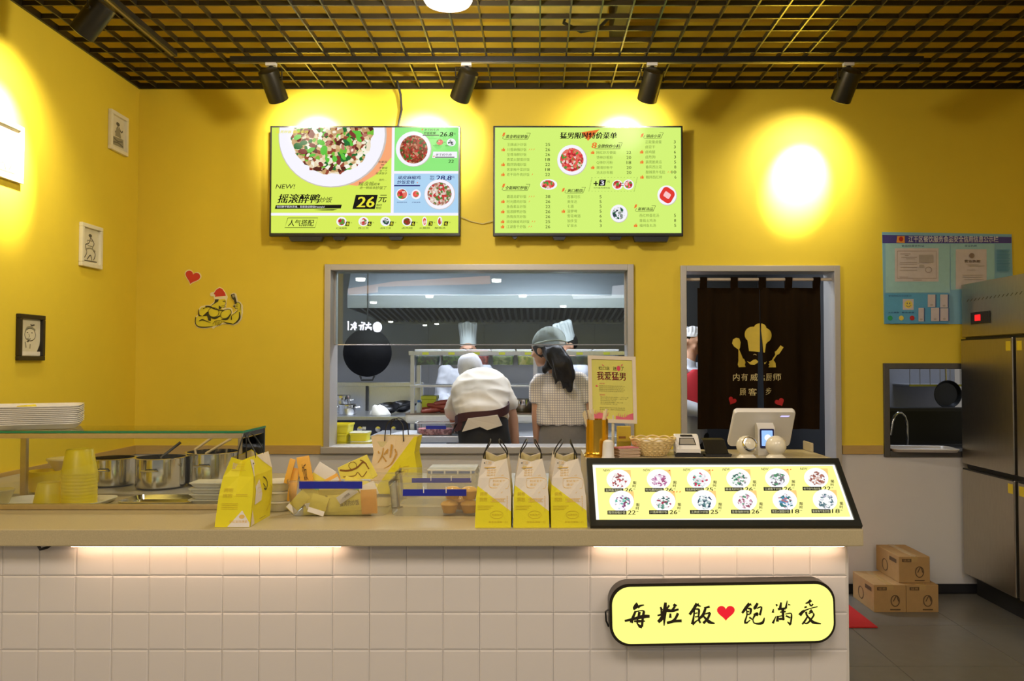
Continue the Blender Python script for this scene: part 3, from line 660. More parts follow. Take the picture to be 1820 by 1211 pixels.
def faceline(pr):
    pr.poly('B', [(0, 0), (0.16, 0), (0.02, 0.1), (0, 0.9)]); pr.poly('B', [(1, 0.55), (0.97, 0.7), (0.84, 0.88), (1, 0.88)])
    pr.ring('K', [(0.5 + 0.27 * math.cos(t * 0.5), 0.42 + 0.17 * math.sin(t * 0.5)) for t in range(12)], 0.025)
    pr.stroke('K', [(0.42, 0.4), (0.46, 0.46), (0.42, 0.5)], 0.02); pr.stroke('K', [(0.36, 0.53), (0.45, 0.55), (0.52, 0.53)], 0.025)
    pr.disc('K', 0.36, 0.37, 0.04, 0.012); pr.disc('K', 0.58, 0.37, 0.04, 0.012); pr.disc('K', 0.38, 0.61, 0.06, 0.02)
    pr.stroke('G', [(0.24, 0.36), (0.34, 0.24), (0.55, 0.22), (0.74, 0.3)], 0.05); pr.stroke('K', [(0.5, 0.14), (0.56, 0.17), (0.7, 0.15)], 0.04); pr.stroke('G', [(0.25, 0.62), (0.3, 0.78)], 0.05); pr.stroke('G', [(0.5, 0.68), (0.48, 0.8)], 0.05)
    pr.rect('W', 0.0, 0.88, 1.0, 0.985)
def lw(px0, py0, px1, py1):                   # centre and size on the left wall from its two edges
    A = [atX(px0, py0[0], XL), atX(px0, py0[1], XL), atX(px1, py1[0], XL), atX(px1, py1[1], XL)]
    y0, y1 = A[0].y, A[2].y; zt = (A[0].z + A[2].z) / 2; zb = (A[1].z + A[3].z) / 2
    return Vector((XL, (y0 + y1) / 2, (zt + zb) / 2)), y1 - y0, zt - zb
c, w_, h_ = lw(-32, (198, 312), 36, (226, 322)); wall_frame(c, w_, h_, M_fw, 'white framed drawing washed out under the left spotlight', figure2)
c, w_, h_ = lw(192, (196, 266), 223, (208, 278)); wall_frame(c, w_, h_, M_fw, 'white framed drawing nearest the ceiling by the room corner', figure)
c, w_, h_ = lw(140, (396, 474), 177, (404, 478)); wall_frame(c, w_, h_, M_fw, 'cream framed drawing halfway up the left wall near the corner', figure2)
c, w_, h_ = lw(28, (557, 641), 74, (562, 641)); wall_frame(c, w_, h_, mat('frame_black', (0.02, 0.014, 0.008), 0.4, raw=True), 'black framed portrait sketch, lowest picture on the left wall', faceline, (0.62, 0.55, 0.40))

# stickers on the back wall, left of the window
S_W, S_R, S_Y, S_K = mat('sticker_cream', (0.86, 0.76, 0.45), 0.4, raw=True), mat('sticker_red', (0.62, 0.03, 0.015), 0.4, raw=True), mat('sticker_yellow', (0.78, 0.66, 0.03), 0.4, raw=True), mat('sticker_ink', (0.03, 0.025, 0.004), 0.5, raw=True)
def PS(a, b, l):                               # a, b in the photograph's crop of the stickers
    p = at(320 + a / 8.646, 460 + b / 8.65, YW); return (p.x, YW - 0.003 - l, p.z)
def die(pts): return MB().prism(pts, lambda a, b: PS(a, b, 0.0), lambda a, b: tuple(Vector(PS(a, b, 0)) + Vector((0, 0.0029, 0))))
o = die(heart(188, 300, 262, 230, 0.30)).build('heart_sticker', S_W); tag(o, 'red heart sticker with pale edge on the yellow wall', 'sticker')
pr = Print(PS, sep=('R',)); pr.poly('R', heart(188, 298, 232, 200, 0.30)); pr.flush(o, dict(R=S_R), dict(R='heart_print'))
OUT = [(232, 940), (246, 890), (280, 860), (284, 790), (320, 735), (400, 715), (470, 710), (520, 670), (545, 625), (522, 600), (520, 578), (480, 574), (468, 540), (492, 516), (525, 512), (560, 462), (610, 435), (655, 455), (700, 520), (735, 590), (720, 640), (712, 720), (700, 760), (770, 752), (806, 775), (808, 840), (845, 815), (868, 790), (845, 740), (818, 730), (850, 680), (812, 625), (776, 548), (826, 524), (865, 540), (890, 655), (930, 665), (966, 720), (968, 830), (950, 930), (900, 995), (830, 1030), (740, 1010), (660, 1005), (600, 1035), (545, 1055), (512, 1082), (490, 1060), (380, 1078), (270, 1066), (225, 1010)]
o = die(OUT).build('muscle_man_sticker', S_W); tag(o, 'die-cut sticker of a flexing muscle man in a red hat holding a spatula', 'sticker')
pr = Print(PS, sep=('Y', 'R'))
pr.poly('Y', [(248, 940), (262, 895), (296, 865), (300, 800), (330, 752), (400, 735), (490, 722), (540, 680), (560, 630), (690, 620), (712, 650), (690, 700), (690, 740), (640, 770), (700, 800), (780, 772), (795, 800), (790, 860), (850, 830), (880, 790), (850, 740), (860, 690), (900, 670), (940, 700), (945, 830), (930, 920), (890, 980), (820, 1015), (660, 985), (600, 1020), (500, 1040), (380, 1058), (270, 1046), (244, 1000)])
pr.poly('R', [(520, 540), (560, 480), (612, 448), (655, 470), (690, 520), (710, 580), (540, 588), (545, 560)])
pr.poly('W', [(525, 590), (715, 570), (718, 612), (530, 625)]); pr.disc('W', 495, 550, 30, 30)
pr.poly('K', [(545, 625), (600, 625), (590, 660), (540, 690), (470, 730), (530, 680)]); pr.poly('K', [(600, 720), (650, 755), (625, 775), (598, 775)]); pr.stroke('K', [(660, 655), (700, 660)], 10); pr.stroke('K', [(690, 640), (712, 690), (690, 720), (700, 740), (660, 760)], 6); pr.stroke('K', [(640, 730), (680, 722)], 6)
pr.stroke('K', [(395, 738), (460, 740), (560, 780), (680, 800)], [24, 26, 18, 14]); pr.poly('K', [(350, 885), (420, 820), (445, 812), (450, 850), (480, 890), (480, 960), (440, 950), (420, 880)])
pr.ring('K', [(520 + 84 * math.cos(t * 0.42), 825 + 72 * math.sin(t * 0.42)) for t in range(15)], 7); pr.stroke('K', [(460, 890), (540, 915), (620, 880)], [20, 34, 16])
pr.ring('K', [(712 + 92 * math.cos(t * 0.42) * 0.8 + 40 * math.sin(t * 0.42), 848 - 74 * math.cos(t * 0.42) * 0.7 + 50 * math.sin(t * 0.42)) for t in range(15)], 8); pr.stroke('K', [(640, 935), (730, 925), (785, 850)], [8, 34, 10])
pr.stroke('K', [(250, 900), (244, 990), (290, 1045), (400, 1055), (510, 1040)], [14, 12, 16, 14, 8]); pr.stroke('K', [(300, 960), (350, 940), (410, 960), (480, 985)], [8, 20, 12, 6]); pr.stroke('K', [(296, 780), (300, 870), (340, 880)], [8, 22, 8]); pr.stroke('K', [(360, 770), (420, 750)], 7)
for k in range(4): pr.stroke('K', [(540 + 26 * k, 960 + 2 * k), (560 + 22 * k, 1000), (548 + 22 * k, 1025)], 5)
pr.stroke('K', [(510, 1010), (560, 955), (640, 955), (640, 1000), (580, 1030)], 6); pr.poly('K', [(650, 955), (720, 980), (820, 1000), (825, 1012), (720, 1000)]); pr.stroke('K', [(920, 820), (925, 910), (880, 975), (820, 1012)], [10, 26, 22, 8]); pr.stroke('K', [(800, 940), (805, 880), (860, 830), (900, 800)], [18, 8, 6, 8])
pr.poly('K', [(790, 555), (845, 538), (862, 600), (885, 690), (855, 700), (835, 640), (805, 610)]); pr.stroke('W', [(818, 560), (826, 600)], 7); pr.stroke('W', [(836, 556), (844, 596)], 7)
pr.stroke('K', [(850, 700), (900, 672), (940, 710), (930, 800)], 8); 
for k in range(3): pr.stroke('K', [(850 + 4 * k, 720 + 24 * k), (900, 712 + 26 * k)], 6)
pr.poly('K', [(820, 735), (850, 715), (860, 760), (840, 745)]); pr.poly('K', [(880, 770), (930, 810), (900, 790)])
pr.flush(o, dict(Y=S_Y, R=S_R, W=S_W, K=S_K), dict(Y='skin_print', R='hat_print', W='trim_print', K='ink_lines'))

# notice board on the right
YB = YW - 0.006
def PB(a, b, l):                               # crop coordinates of the board (1574 wide crop of 260 px)
    sc_ = 6.054; p = at(1560 + a / sc_, 400 + b / sc_, YB); return (p.x, YB - 0.0005 - l, p.z)
bo = MB().prism([(48, 76), (1440, 100), (1452, 560), (1452, 1066), (70, 1066)], lambda a, b: PB(a, b, 0.0), lambda a, b: tuple(Vector(PB(a, b, 0)) + Vector((0, 0.0055, 0)))).build('notice_board', mat('board_blue', (0.22, 0.46, 0.60), 0.28, var=0.10, scale=4, raw=True))
tag(bo, 'pale blue food safety notice board with certificates beside the fridge', 'notice board')
pr = Print(PB, sep=('V', 'T', 'P', 'Y', 'B2', 'OR', 'RD', 'GN'))
pr.poly('V', [(48, 108), (1438, 130), (1438, 196), (50, 196)]); pr.poly('OR', [(210, 120), (290, 120), (290, 194), (200, 190)]); pr.disc('RD', 250, 152, 24, 26)
pr.text('W', '江干区餐饮服务食品安全信用信息公示栏', 330, 118, 1296, 188, 0.012)
pr.poly('T', [(80, 200), (775, 205), (775, 730), (85, 730)]); pr.poly('T', [(780, 205), (1255, 205), (1255, 700), (785, 700)])
pr.text('N', '食品经营许可证', 254, 214, 498, 236); pr.text('N', '营业执照', 934, 214, 1064, 236)
pr.rect('P', 182, 252, 652, 610); pr.rect('P', 836, 262, 1168, 690)
pr.ring('G', [(208, 282), (628, 282), (628, 576), (208, 576)], 5); 
for k, (x0, x1, y) in enumerate(((240, 350, 312), (290, 330, 328), (250, 420, 348), (300, 400, 366), (235, 420, 402), (230, 420, 420), (240, 420, 455), (230, 420, 488), (230, 320, 560), (370, 470, 592))): pr.rect('G', x0, y, x1, y + 4)
pr.rect('G2', 438, 322, 590, 408); pr.rect('G2', 440, 430, 490, 460); pr.ring('G', [(542 + 34 * math.cos(t * 0.63), 484 + 30 * math.sin(t * 0.63)) for t in range(10)], 4)
pr.disc('G', 1005, 332, 28, 28); pr.text('G', '营业执照', 926, 376, 1096, 408, 0.02)
for k, (x0, x1, y) in enumerate(((940, 1080, 426), (960, 1140, 440), (950, 1040, 484), (900, 1120, 538), (900, 1120, 560), (920, 1130, 584))): pr.rect('G2', x0, y, x1, y + 5)
for k in range(15): pr.rect('B', 1270, 268 + 16 * k, 1410 - 7 * (k % 3), 276 + 16 * k)
pr.poly('B2', [(66, 738), (748, 738), (748, 1062), (70, 1062)]); pr.text('N', '餐饮服务食品安全动态等级公示', 106, 756, 352, 776)
pr.rect('P', 258, 800, 374, 916); pr.disc('Y', 318, 858, 44, 44); pr.disc('N', 304, 846, 5, 9); pr.disc('N', 332, 846, 5, 9); pr.stroke('N', [(292, 868), (318, 886), (346, 866)], 5)
pr.text('N', '大众满意', 98, 936, 214, 952); pr.text('N', '安全承诺', 246, 936, 380, 952)
for x, k in ((120, 'GN'), (240, 'Y'), (356, 'RD')): pr.disc(k, x, 1004, 26, 26)
for x0, y0, x1, y1 in ((424, 896, 482, 1040), (522, 752, 604, 886), (556, 894, 644, 1038), (654, 752, 736, 894), (654, 900, 740, 1036)): pr.rect('P', x0, y0, x1, y1); pr.rect('N', x1, y0, x1 + 9, y1); pr.disc('G2', (x0 + x1) / 2, y1 - 22, 16, 10)
pr.flush(bo, dict(V=mat('b_violet', (0.06, 0.05, 0.28), 0.3, raw=True), OR=mat('b_orange', (0.8, 0.32, 0.05), 0.3, raw=True), RD=mat('b_red', (0.5, 0.02, 0.02), 0.3, raw=True), W=mat('b_white', (0.85, 0.85, 0.8), 0.4, raw=True), T=mat('b_pocket', (0.34, 0.60, 0.62), 0.15, raw=True), N=mat('b_navy', (0.02, 0.06, 0.22), 0.4, raw=True), P=mat('b_paper', (0.62, 0.56, 0.55), 0.25, raw=True), G=mat('b_brown', (0.28, 0.2, 0.14), 0.5, raw=True), G2=mat('b_grey', (0.42, 0.38, 0.34), 0.5, raw=True), B=mat('b_blue', (0.10, 0.32, 0.5), 0.4, raw=True), B2=mat('b_blue2', (0.10, 0.38, 0.62), 0.3, raw=True), Y=mat('b_yellow', (0.8, 0.66, 0.1), 0.4, raw=True), GN=mat('b_green', (0.02, 0.35, 0.12), 0.4, raw=True)),
         dict(V='title_band', T='plastic_pocket', P='certificate', Y='face_print', B2='lower_panel', OR='emblem_print', RD='emblem_print', GN='emblem_print'))
# ================================================================== service counter
ZK = 0.88                                     # counter height
YC = 2.67                                     # front edge of the worktop
XCR = at(1535, 950, YC).x
M_quartz = mat('quartz_beige', (0.47, 0.395, 0.235), 0.35, var=0.18, scale=260, raw=True)
M_tile = mat('tile_glazed_white', (0.72, 0.67, 0.63), 0.22, var=0.02, scale=6, raw=True)
cnt = thing('service_counter', 'long counter with square white tiles and a beige worktop', 'counter', (-0.7, 3.0, 0))
YF = YC + 0.06                                # tile face
XBR = at(1509, 1050, YF).x
MB().box((XL + 0.02, YF + 0.006, 0.0), (XBR - 0.006, YC + 0.60, ZK - 0.055)).build('counter_body', mat('grout_white', (0.68, 0.63, 0.58), 0.6, raw=True), cnt)
MB().box((XBR - 0.006, YF + 0.004, 0.0), (XBR, YC + 0.60, ZK - 0.055)).build('end_panel', mat('end_panel_white', (0.66, 0.62, 0.57), 0.4, raw=True), cnt)
MB().box((XL + 0.02, YC, ZK - 0.055), (XCR, YC + 0.66, ZK), 0.004).build('worktop', M_quartz, cnt)
tw = 0.1215
ZTILE = at(300, 1024, YF).z
tm = None
def tile_mesh(w_, h_, name='tile'):           # raised tile with sloping rim
    m = MB(); e = 0.0004; b = 0.006
    R = [[(e, 0.006, e), (w_ - e, 0.006, e), (w_ - e, 0.006, h_ - e), (e, 0.006, h_ - e)], [(e, 0.0016, e), (w_ - e, 0.0016, e), (w_ - e, 0.0016, h_ - e), (e, 0.0016, h_ - e)], [(b, 0, b), (w_ - b, 0, b), (w_ - b, 0, h_ - b), (b, 0, h_ - b)]]
    m.loft(R); return m.build(name, M_tile, cnt, local=True)
rows = []
z = ZK - 0.056; rows.append((ZTILE, z - ZTILE)); z = ZTILE
while z > 0.01:
    h_ = min(tw, z); rows.append((z - h_, h_)); z -= h_
cols = []; x = XBR - 0.006
while x > XL + 0.03:
    w_ = min(tw, x - XL - 0.02); cols.append((x - w_, w_)); x -= w_
cache = {}
off = WM[cnt.name].inverted()
for zz_, h_ in rows:
    for xx_, w_ in cols:
        k = (round(w_, 4), round(h_, 4))
        if k not in cache: q = tile_mesh(w_, h_); cache[k] = q.data
        else: q = link('tile', cache[k], cnt)
        q.location = off @ Vector((xx_, YF - 0.001 + random.uniform(0, 0.0012), zz_)); q.rotation_euler = (random.uniform(-0.004, 0.004), 0, random.uniform(-0.004, 0.004))
# glowing strips under the worktop edge
M_led = mat('led_strip', (255, 214, 176), emis=20.0, var=0.0)
for x0, x1, lb in ((128, 610, 'warm light strip glowing under the worktop, left section'), (1052, 1500, 'warm light strip glowing under the worktop above the yellow sign')):
    a, b = at(x0, 970, YC + 0.04).x, at(x1, 970, YC + 0.04).x
    o = thing('light_strip', lb, 'light strip', ((a + b) / 2, YC + 0.035, ZK - 0.066), group='light strips under the worktop')
    MB().box((a, YC + 0.022, ZK - 0.0605), (b, YC + 0.040, ZK - 0.055)).build('strip_housing', M_wplast, o)
    MB().box((a + 0.005, YC + 0.026, ZK - 0.0625), (b - 0.005, YC + 0.038, ZK - 0.0605)).build('strip_diffuser', M_led, o)
a = at(77, 968, YC + 0.02)
tag(MB().tube([(a.x - 0.02, YC + 0.025, ZK - 0.056), (a.x - 0.012, YC + 0.025, ZK - 0.07), (a.x + 0.01, YC + 0.025, ZK - 0.064), (a.x + 0.02, YC + 0.03, ZK - 0.056)], 0.005, 6).build('wire_clip', M_black, smooth=True), 'small black wire end under the left of the worktop', 'wire')

# ------------------------------------------------------------------ illuminated sign on the tiles
c = at(1284, 1091, YF - 0.06)
o = thing('light_box_sign', 'rounded yellow light box with black brush characters and a red heart', 'sign', (c.x, YF - 0.03, c.z - 0.11))
ws, hs, rs = 398 / FOC * (YF - 0.06), 109 / FOC * (YF - 0.06), 0.065
tilt = math.radians(0.9)
def PSg(a, b, y): return (c.x + a * math.cos(tilt) - b * math.sin(tilt), y, c.z + a * math.sin(tilt) + b * math.cos(tilt))
y0, y1 = YF - 0.060, YF - 0.0015
outl = rrect(-ws / 2, -hs / 2, ws / 2, hs / 2, rs, 10); inl = rrect(-ws / 2 + 0.009, -hs / 2 + 0.007, ws / 2 - 0.006, hs / 2 - 0.010, rs - 0.006, 10)
m = MB(); m.loft([[PSg(*p, y1) for p in outl], [PSg(*p, y0) for p in outl], [PSg(*p, y0) for p in inl], [PSg(*p, y0 + 0.006) for p in inl]], cap=True)
m.build('sign_casing', mat('sign_casing_bronze', (0.035, 0.028, 0.018), 0.35, 0.6, raw=True), o, True, 0.5)
m = MB().prism(inl, lambda a, b: PSg(a, b, y0 + 0.001), lambda a, b: PSg(a, b, y0 + 0.005)); fc = m.build('sign_face', mat('sign_face_yellow', (255, 253, 132), emis=1.18, var=0.03, scale=3), o)
MB().tube([PSg(-ws / 2, 0.008, y0 + 0.035), PSg(-ws / 2 - 0.01, 0.002, y0 + 0.035), PSg(-ws / 2 - 0.008, -0.03, y0 + 0.04), PSg(-ws / 2, -0.05, y0 + 0.045)], 0.003, 6).build('power_lead', M_black, o, True)
def PG(a, b, l):   # photograph pixels on the sign face
    p = at(a, b, y0); return (p.x, y0 + 0.0008 - l, p.z)
pr = Print(lambda a, b, l: PG(1090 + a / 9.1, 1050 + b / 9.1, l), 0.00002, sep=('R',))
B = [  # brush strokes: points, widths
 ([(185,495),(330,462),(480,425),(590,420)],[20,26,38,26]),([(395,275),(440,248),(498,236)],[30,18,10]),([(362,335),(322,430),(290,525)],[20,26,34]),([(362,345),(430,330),(485,330),(500,350)],[10,9,12,24]),([(497,345),(480,430),(464,590)],[26,24,22]),([(468,592),(430,580),(385,535)],[30,30,6]),([(425,345),(408,440)],[26,24]),([(395,440),(388,540)],[16,16]),([(335,500),(420,500),(515,497)],[14,26,8]),
 ([(845,195),(832,350),(822,575)],[24,40,6]),([(765,268),(788,330)],[16,26]),([(905,240),(850,325)],[20,12]),([(715,408),(850,372)],[14,26]),([(815,400),(770,470),(725,512)],[36,38,28]),([(800,330),(805,470)],[46,40]),([(975,222),(1015,262)],[22,36]),([(862,322),(960,330),(1058,306)],[34,26,18]),([(995,265),(950,320)],[24,18]),([(925,372),(922,445)],[16,26]),([(1048,368),(1005,455),(945,505)],[26,24,20]),([(868,528),(980,500),(1108,492)],[28,26,28]),
 ([(1355,212),(1300,300),(1235,392)],[32,28,26]),([(1358,216),(1380,245),(1418,258)],[30,18,6]),([(1310,305),(1368,302),(1388,330),(1376,440)],[10,16,22,14]),([(1312,310),(1302,420),(1278,548)],[14,16,30]),([(1320,372),(1365,362)],[10,10]),([(1320,430),(1372,422)],[10,10]),([(1280,552),(1350,492),(1405,465)],[26,12,8]),([(1468,285),(1560,262)],[14,22]),([(1492,288),(1450,400),(1385,465),(1412,528)],[22,30,22,16]),([(1480,382),(1570,358)],[10,18]),([(1565,362),(1528,455),(1455,532)],[24,22,26]),([(1462,420),(1550,508),(1642,535)],[14,34,10])]
pr.poly('K', [(1090 - 1090 + x, y) for x, y in [(378,190),(400,222),(412,252),(395,285),(345,318),(320,312),(316,272),(345,225)]])
for pts, ws_ in B: pr.stroke('K', pts, [q * 1.6 + 4 for q in ws_])
B2 = [([(475,210),(410,292),(355,368)],[32,30,20]),([(480,214),(506,246)],[24,5]),([(440,292),(495,302),(486,385)],[10,24,16]),([(425,300),(432,400),(402,500),(418,532)],[10,13,18,28]),([(430,340),(470,345)],[10,14]),([(440,388),(482,384)],[14,14]),([(418,534),(485,480)],[18,7]),([(470,432),(522,472)],[18,10]),([(606,205),(562,280),(540,302)],[22,32,10]),([(590,292),(668,270),(640,402)],[8,16,22]),([(545,402),(602,370),(595,415)],[28,22,14]),([(562,398),(530,470),(560,532),(680,526),(715,440)],[24,10,12,28,8]),
 ([(902,220),(922,250)],[10,24]),([(862,300),(850,362)],[8,24]),([(902,418),(850,532)],[6,24]),([(985,192),(968,302)],[16,30]),([(1085,162),(1060,292)],[6,24]),([(932,302),(1062,290)],[22,20]),([(1098,226),(1136,236)],[16,6]),([(1012,300),(1022,485)],[30,18]),([(968,352),(1062,340)],[12,16]),([(930,410),(925,505)],[20,28]),([(940,420),(1012,408)],[10,12]),([(950,462),(1042,455)],[24,20]),([(1050,382),(1145,370),(1152,440),(1136,552)],[8,10,18,14]),([(1142,555),(1085,506)],[28,6]),([(1060,408),(1132,442)],[16,14]),
 ([(1470,155),(1430,190),(1378,210)],[30,22,8]),([(1440,208),(1466,252)],[10,20]),([(1378,255),(1386,282)],[20,30]),([(1500,215),(1475,258)],[16,10]),([(1350,332),(1450,292),(1575,262)],[16,8,10]),([(1362,325),(1318,360),(1285,402)],[22,30,34]),([(1452,318),(1502,362)],[34,14]),([(1388,340),(1402,402),(1472,482)],[20,18,16]),([(1428,372),(1482,350)],[12,16]),([(1500,368),(1512,402),(1440,502),(1388,535),(1350,508)],[14,16,18,14,8]),([(1412,420),(1370,490),(1325,548)],[14,18,16]),([(1430,432),(1500,512),(1632,540)],[14,30,8])]
for pts, ws_ in B2: pr.stroke('K', [(x + 1729, y) for x, y in pts], [q * 1.6 + 4 for q in ws_])
pr.poly('R', heart(1820, 372, 290, 250))
pr.flush(fc, dict(K=mat('brush_ink', (0.02, 0.012, 0.002), 0.5, raw=True), R=mat('heart_red_lit', (245, 40, 52), emis=0.95, var=0.0)), dict(K='brush_lettering', R='heart_print'))

# ------------------------------------------------------------------ sloping menu light box and its plinth
YM0, YM1 = YC + 0.012, 2.89
ZM0, ZM1 = ZK, at(1260, 818, YM1).z
XM0, XM1 = at(1046, 880, 2.78).x, at(1511, 880, 2.78).x
pl = thing('menu_plinth', 'beige raised shelf box behind the sloping menu', 'shelf', ((XM0 + XM1) / 2, 3.0, ZK))
YP1 = 3.24
MB().prism([(YM0 + 0.03, ZK + 0.001), (YP1, ZK + 0.001), (YP1, ZM1), (YM1 + 0.02, ZM1), (YM1 + 0.02, ZM1 - 0.004)], lambda a, b: (XM0, a, b), lambda a, b: (XM1, a, b)).build('plinth_body', M_quartz, pl)
a = at(1436, 800, 3.18); MB().box((a.x, 3.14, ZM1), (XM1, YP1, ZM1 + 0.035), 0.003).build('raised_lip', M_quartz, pl)
lb = thing('menu_light_box', 'glowing sloped menu panel with twelve dish pictures in a black frame', 'menu', ((XM0 + XM1) / 2, YM0, ZK))
def slope(u, v, l):     # u across, v from top to bottom, l lift off the slope
    nrm = Vector((0, -(ZM1 - ZM0), (YM1 - YM0))).normalized()
    return tuple(Vector((XM0 + (XM1 - XM0) * u, YM1 + (YM0 - YM1) * v, ZM1 + (ZM0 + 0.003 - ZM1) * v)) + nrm * l)
def sbox(mb, u0, v0, u1, v1, l0, l1): mb.prism([(u0, v0), (u1, v0), (u1, v1), (u0, v1)], lambda a, b: slope(a, b, l0), lambda a, b: slope(a, b, l1))
FU, FV = 0.022, 0.085
for q in ((0, 0, 1, FV), (0, 1 - FV, 1, 1), (0, FV, FU, 1 - FV), (1 - FU, FV, 1, 1 - FV)):
    m = MB(); sbox(m, *q, -0.012, 0.010); m.build('frame_bar', mat('menu_frame_black', (0.012, 0.014, 0.012), 0.35, raw=True), lb)
m = MB(); sbox(m, FU, FV, 1 - FU, 1 - FV, -0.004, 0.003); pan = m.build('lit_panel', mat('menu_panel_lit', (255, 253, 236), emis=1.25, var=0.0), lb)
def PM(a, b, l):
    v = (b - 718) / 357; lf = 108 + 17 * v; rg = 1668 + 94 * v
    return slope(FU + (1 - 2 * FU) * (a - lf) / (rg - lf), FV + (1 - 2 * FV) * v, 0.0031 + l)
SE = ('BG', 'W', 'O', 'Y2') + tuple('F%d' % i for i in range(12))
pr = Print(PM, 0.00015, sep=SE)
pr.poly('BG', [(128, 738), (1655, 726), (1742, 1050), (145, 1068)])
dishes = ['金牌酱油炒饭', '时光腊肉炒饭', '顽皮麻椒鸡炒饭', '霸道龙虾炒饭', '江湖香干炒饭', '老干妈牛肉炒饭', '黯然销魂炒饭', '川香麻辣炒饭', '王牌卤汁炒饭', '至尊海鲜炒饭', '青菜火腿蛋炒饭', '客家梅干菜炒饭']
prices = ['26', '26', '25', '26', '26', '22', '22', '26', '25', '26', '18', '18']
PAL = [[(150, 90, 90), (230, 220, 210), (190, 90, 90), (250, 246, 244)], [(190, 110, 160), (240, 230, 240), (170, 90, 130), (220, 190, 210)], [(200, 60, 90), (240, 235, 240), (120, 190, 170), (230, 220, 225)], [(110, 170, 130), (235, 240, 240), (200, 180, 180), (70, 110, 100)], [(120, 110, 120), (230, 228, 235), (160, 150, 160), (90, 150, 110)], [(180, 120, 100), (240, 230, 225), (150, 90, 80), (220, 190, 180)],
       [(150, 90, 150), (240, 240, 250), (110, 190, 170), (130, 70, 90)], [(80, 110, 110), (235, 238, 240), (170, 70, 90), (110, 160, 140)], [(90, 130, 130), (230, 240, 244), (60, 80, 100), (180, 200, 200)], [(160, 90, 110), (244, 240, 244), (100, 150, 120), (210, 160, 180)], [(100, 150, 190), (235, 240, 250), (60, 120, 120), (180, 120, 130)], [(130, 150, 150), (226, 234, 236), (90, 120, 130), (170, 170, 190)]]
mm = {}
for r in range(2):
    for k in range(6):
        i = r * 6 + k
        cx = (275, 533, 790, 1043, 1291, 1540)[k] + (0 if r == 0 else (14, 20, 22, 28, 34, 40)[k]); cy = (816, 966)[r]
        pr.poly('O', [(cx + 10, cy - 62), (cx + 78, cy - 62), (cx + 80, cy - 4), (cx + 40, cy - 4)])
        pr.disc('W', cx, cy, 78, 66)
        random.seed(i); pr.poly('F%d' % i, [(cx + 4 + (50 + random.uniform(-12, 8)) * math.cos(t * 0.3), cy + 8 + (46 + random.uniform(-10, 6)) * math.sin(t * 0.3)) for t in range(21)])
        mm['F%d' % i] = food_mat('menu_dish_%d' % i, PAL[i] + [(255, 255, 255), (255, 252, 250)], 150, 1.05, i * 1.7)
        if r == 0: pr.text('K', 'NEW', cx - 100, cy - 68, cx - 55, cy - 52, 0.005, 0.2)
        for q in range((0, 1, 2, 0, 2, 0, 0, 3, 0, 0, 0, 0)[i]): pr.poly('H', [(cx + 62 + 20 * q, cy - 52), (cx + 72 + 20 * q, cy - 64), (cx + 74 + 20 * q, cy - 54)])
        x0, x1 = cx - 92, cx + 28; yb = cy + 70
        pr.rect('K', x0, yb - 12, x1, yb + 12); pr.text('LW', dishes[i], x0 + 6, yb - 8, x1 - 6, yb + 8, 0.0)
        pr.text('K', prices[i], cx + 36, yb - 13, cx + 84, yb + 12, 0.03, 0.1); pr.rect('G', cx + 92, yb - 8, cx + 104, yb - 4)
        pr.text('K', '限', cx + 92, cy + 14, cx + 112, cy + 34, 0.03); pr.text('K', '时', cx + 88, cy + 36, cx + 108, cy + 54, 0.03)
mm.update(BG=mat('menu_yellow_lit', (255, 250, 150), emis=1.1, var=0.0), W=mat('menu_plate_lit', (255, 253, 250), emis=1.1, var=0.0), O=mat('menu_peach_lit', (255, 214, 130), emis=1.0, var=0.0), K=T_K, LW=mat('menu_name_lit', (250, 246, 190), emis=0.8, var=0), H=T_OR, G=T_GREY)
nn = dict(BG='yellow_print', W='plate_print', O='peach_print'); nn.update({'F%d' % i: 'food_picture' for i in range(12)})
pr.flush(pan, mm, nn)
# ================================================================== glass display case on the counter
YG = 3.02
XG1 = at(430, 800, YG).x
XG0 = XL + 0.16
ZG1 = at(300, 766, YG).z
YG2 = YG + 0.245
M_rail = mat('satin_rail', (0.62, 0.52, 0.34), 0.3, 0.9, var=0.1, scale=40, raw=True)
gc = thing('glass_display_case', 'long glass display case with green edged top on the counter', 'display case', ((XG0 + XG1) / 2, YG + 0.12, ZK))
MB().box((XG0, YG - 0.004, ZG1 - 0.008), (XG1 + 0.004, YG2 + 0.003, ZG1)).build('glass_top', M_glass, gc)
MB().box((XG0, YG - 0.0055, ZG1 - 0.008), (XG1 + 0.004, YG - 0.004, ZG1)).build('glass_edge', M_gedge, gc)
MB().box((XG1 + 0.004, YG - 0.0055, ZG1 - 0.008), (XG1 + 0.0055, YG2 + 0.003, ZG1)).build('glass_edge', M_gedge, gc)
MB().box((XG0, YG, ZK + 0.02), (XG1, YG + 0.006, ZG1 - 0.028)).build('front_pane', M_glass, gc)
MB().box((XG1 - 0.006, YG + 0.008, ZK + 0.02), (XG1, YG2, ZG1 - 0.03)).build('end_pane', M_glass2, gc)
MB().box((XG0, YG - 0.002, ZG1 - 0.028), (XG1, YG + 0.014, ZG1 - 0.009), 0.002).build('top_rail', M_rail, gc)
MB().box((XG1 - 0.012, YG + 0.014, ZG1 - 0.028), (XG1, YG2, ZG1 - 0.009), 0.002).build('end_rail', mat('dark_rail', (0.06, 0.08, 0.10), 0.3, 0.6, raw=True), gc)
MB().box((XG0, YG - 0.004, ZK + 0.001), (XG1, YG + 0.014, ZK + 0.021), 0.002).build('bottom_rail', M_rail, gc)
MB().box((XG1 - 0.014, YG + 0.014, ZK + 0.001), (XG1, YG2, ZK + 0.021), 0.002).build('bottom_rail', M_rail, gc)
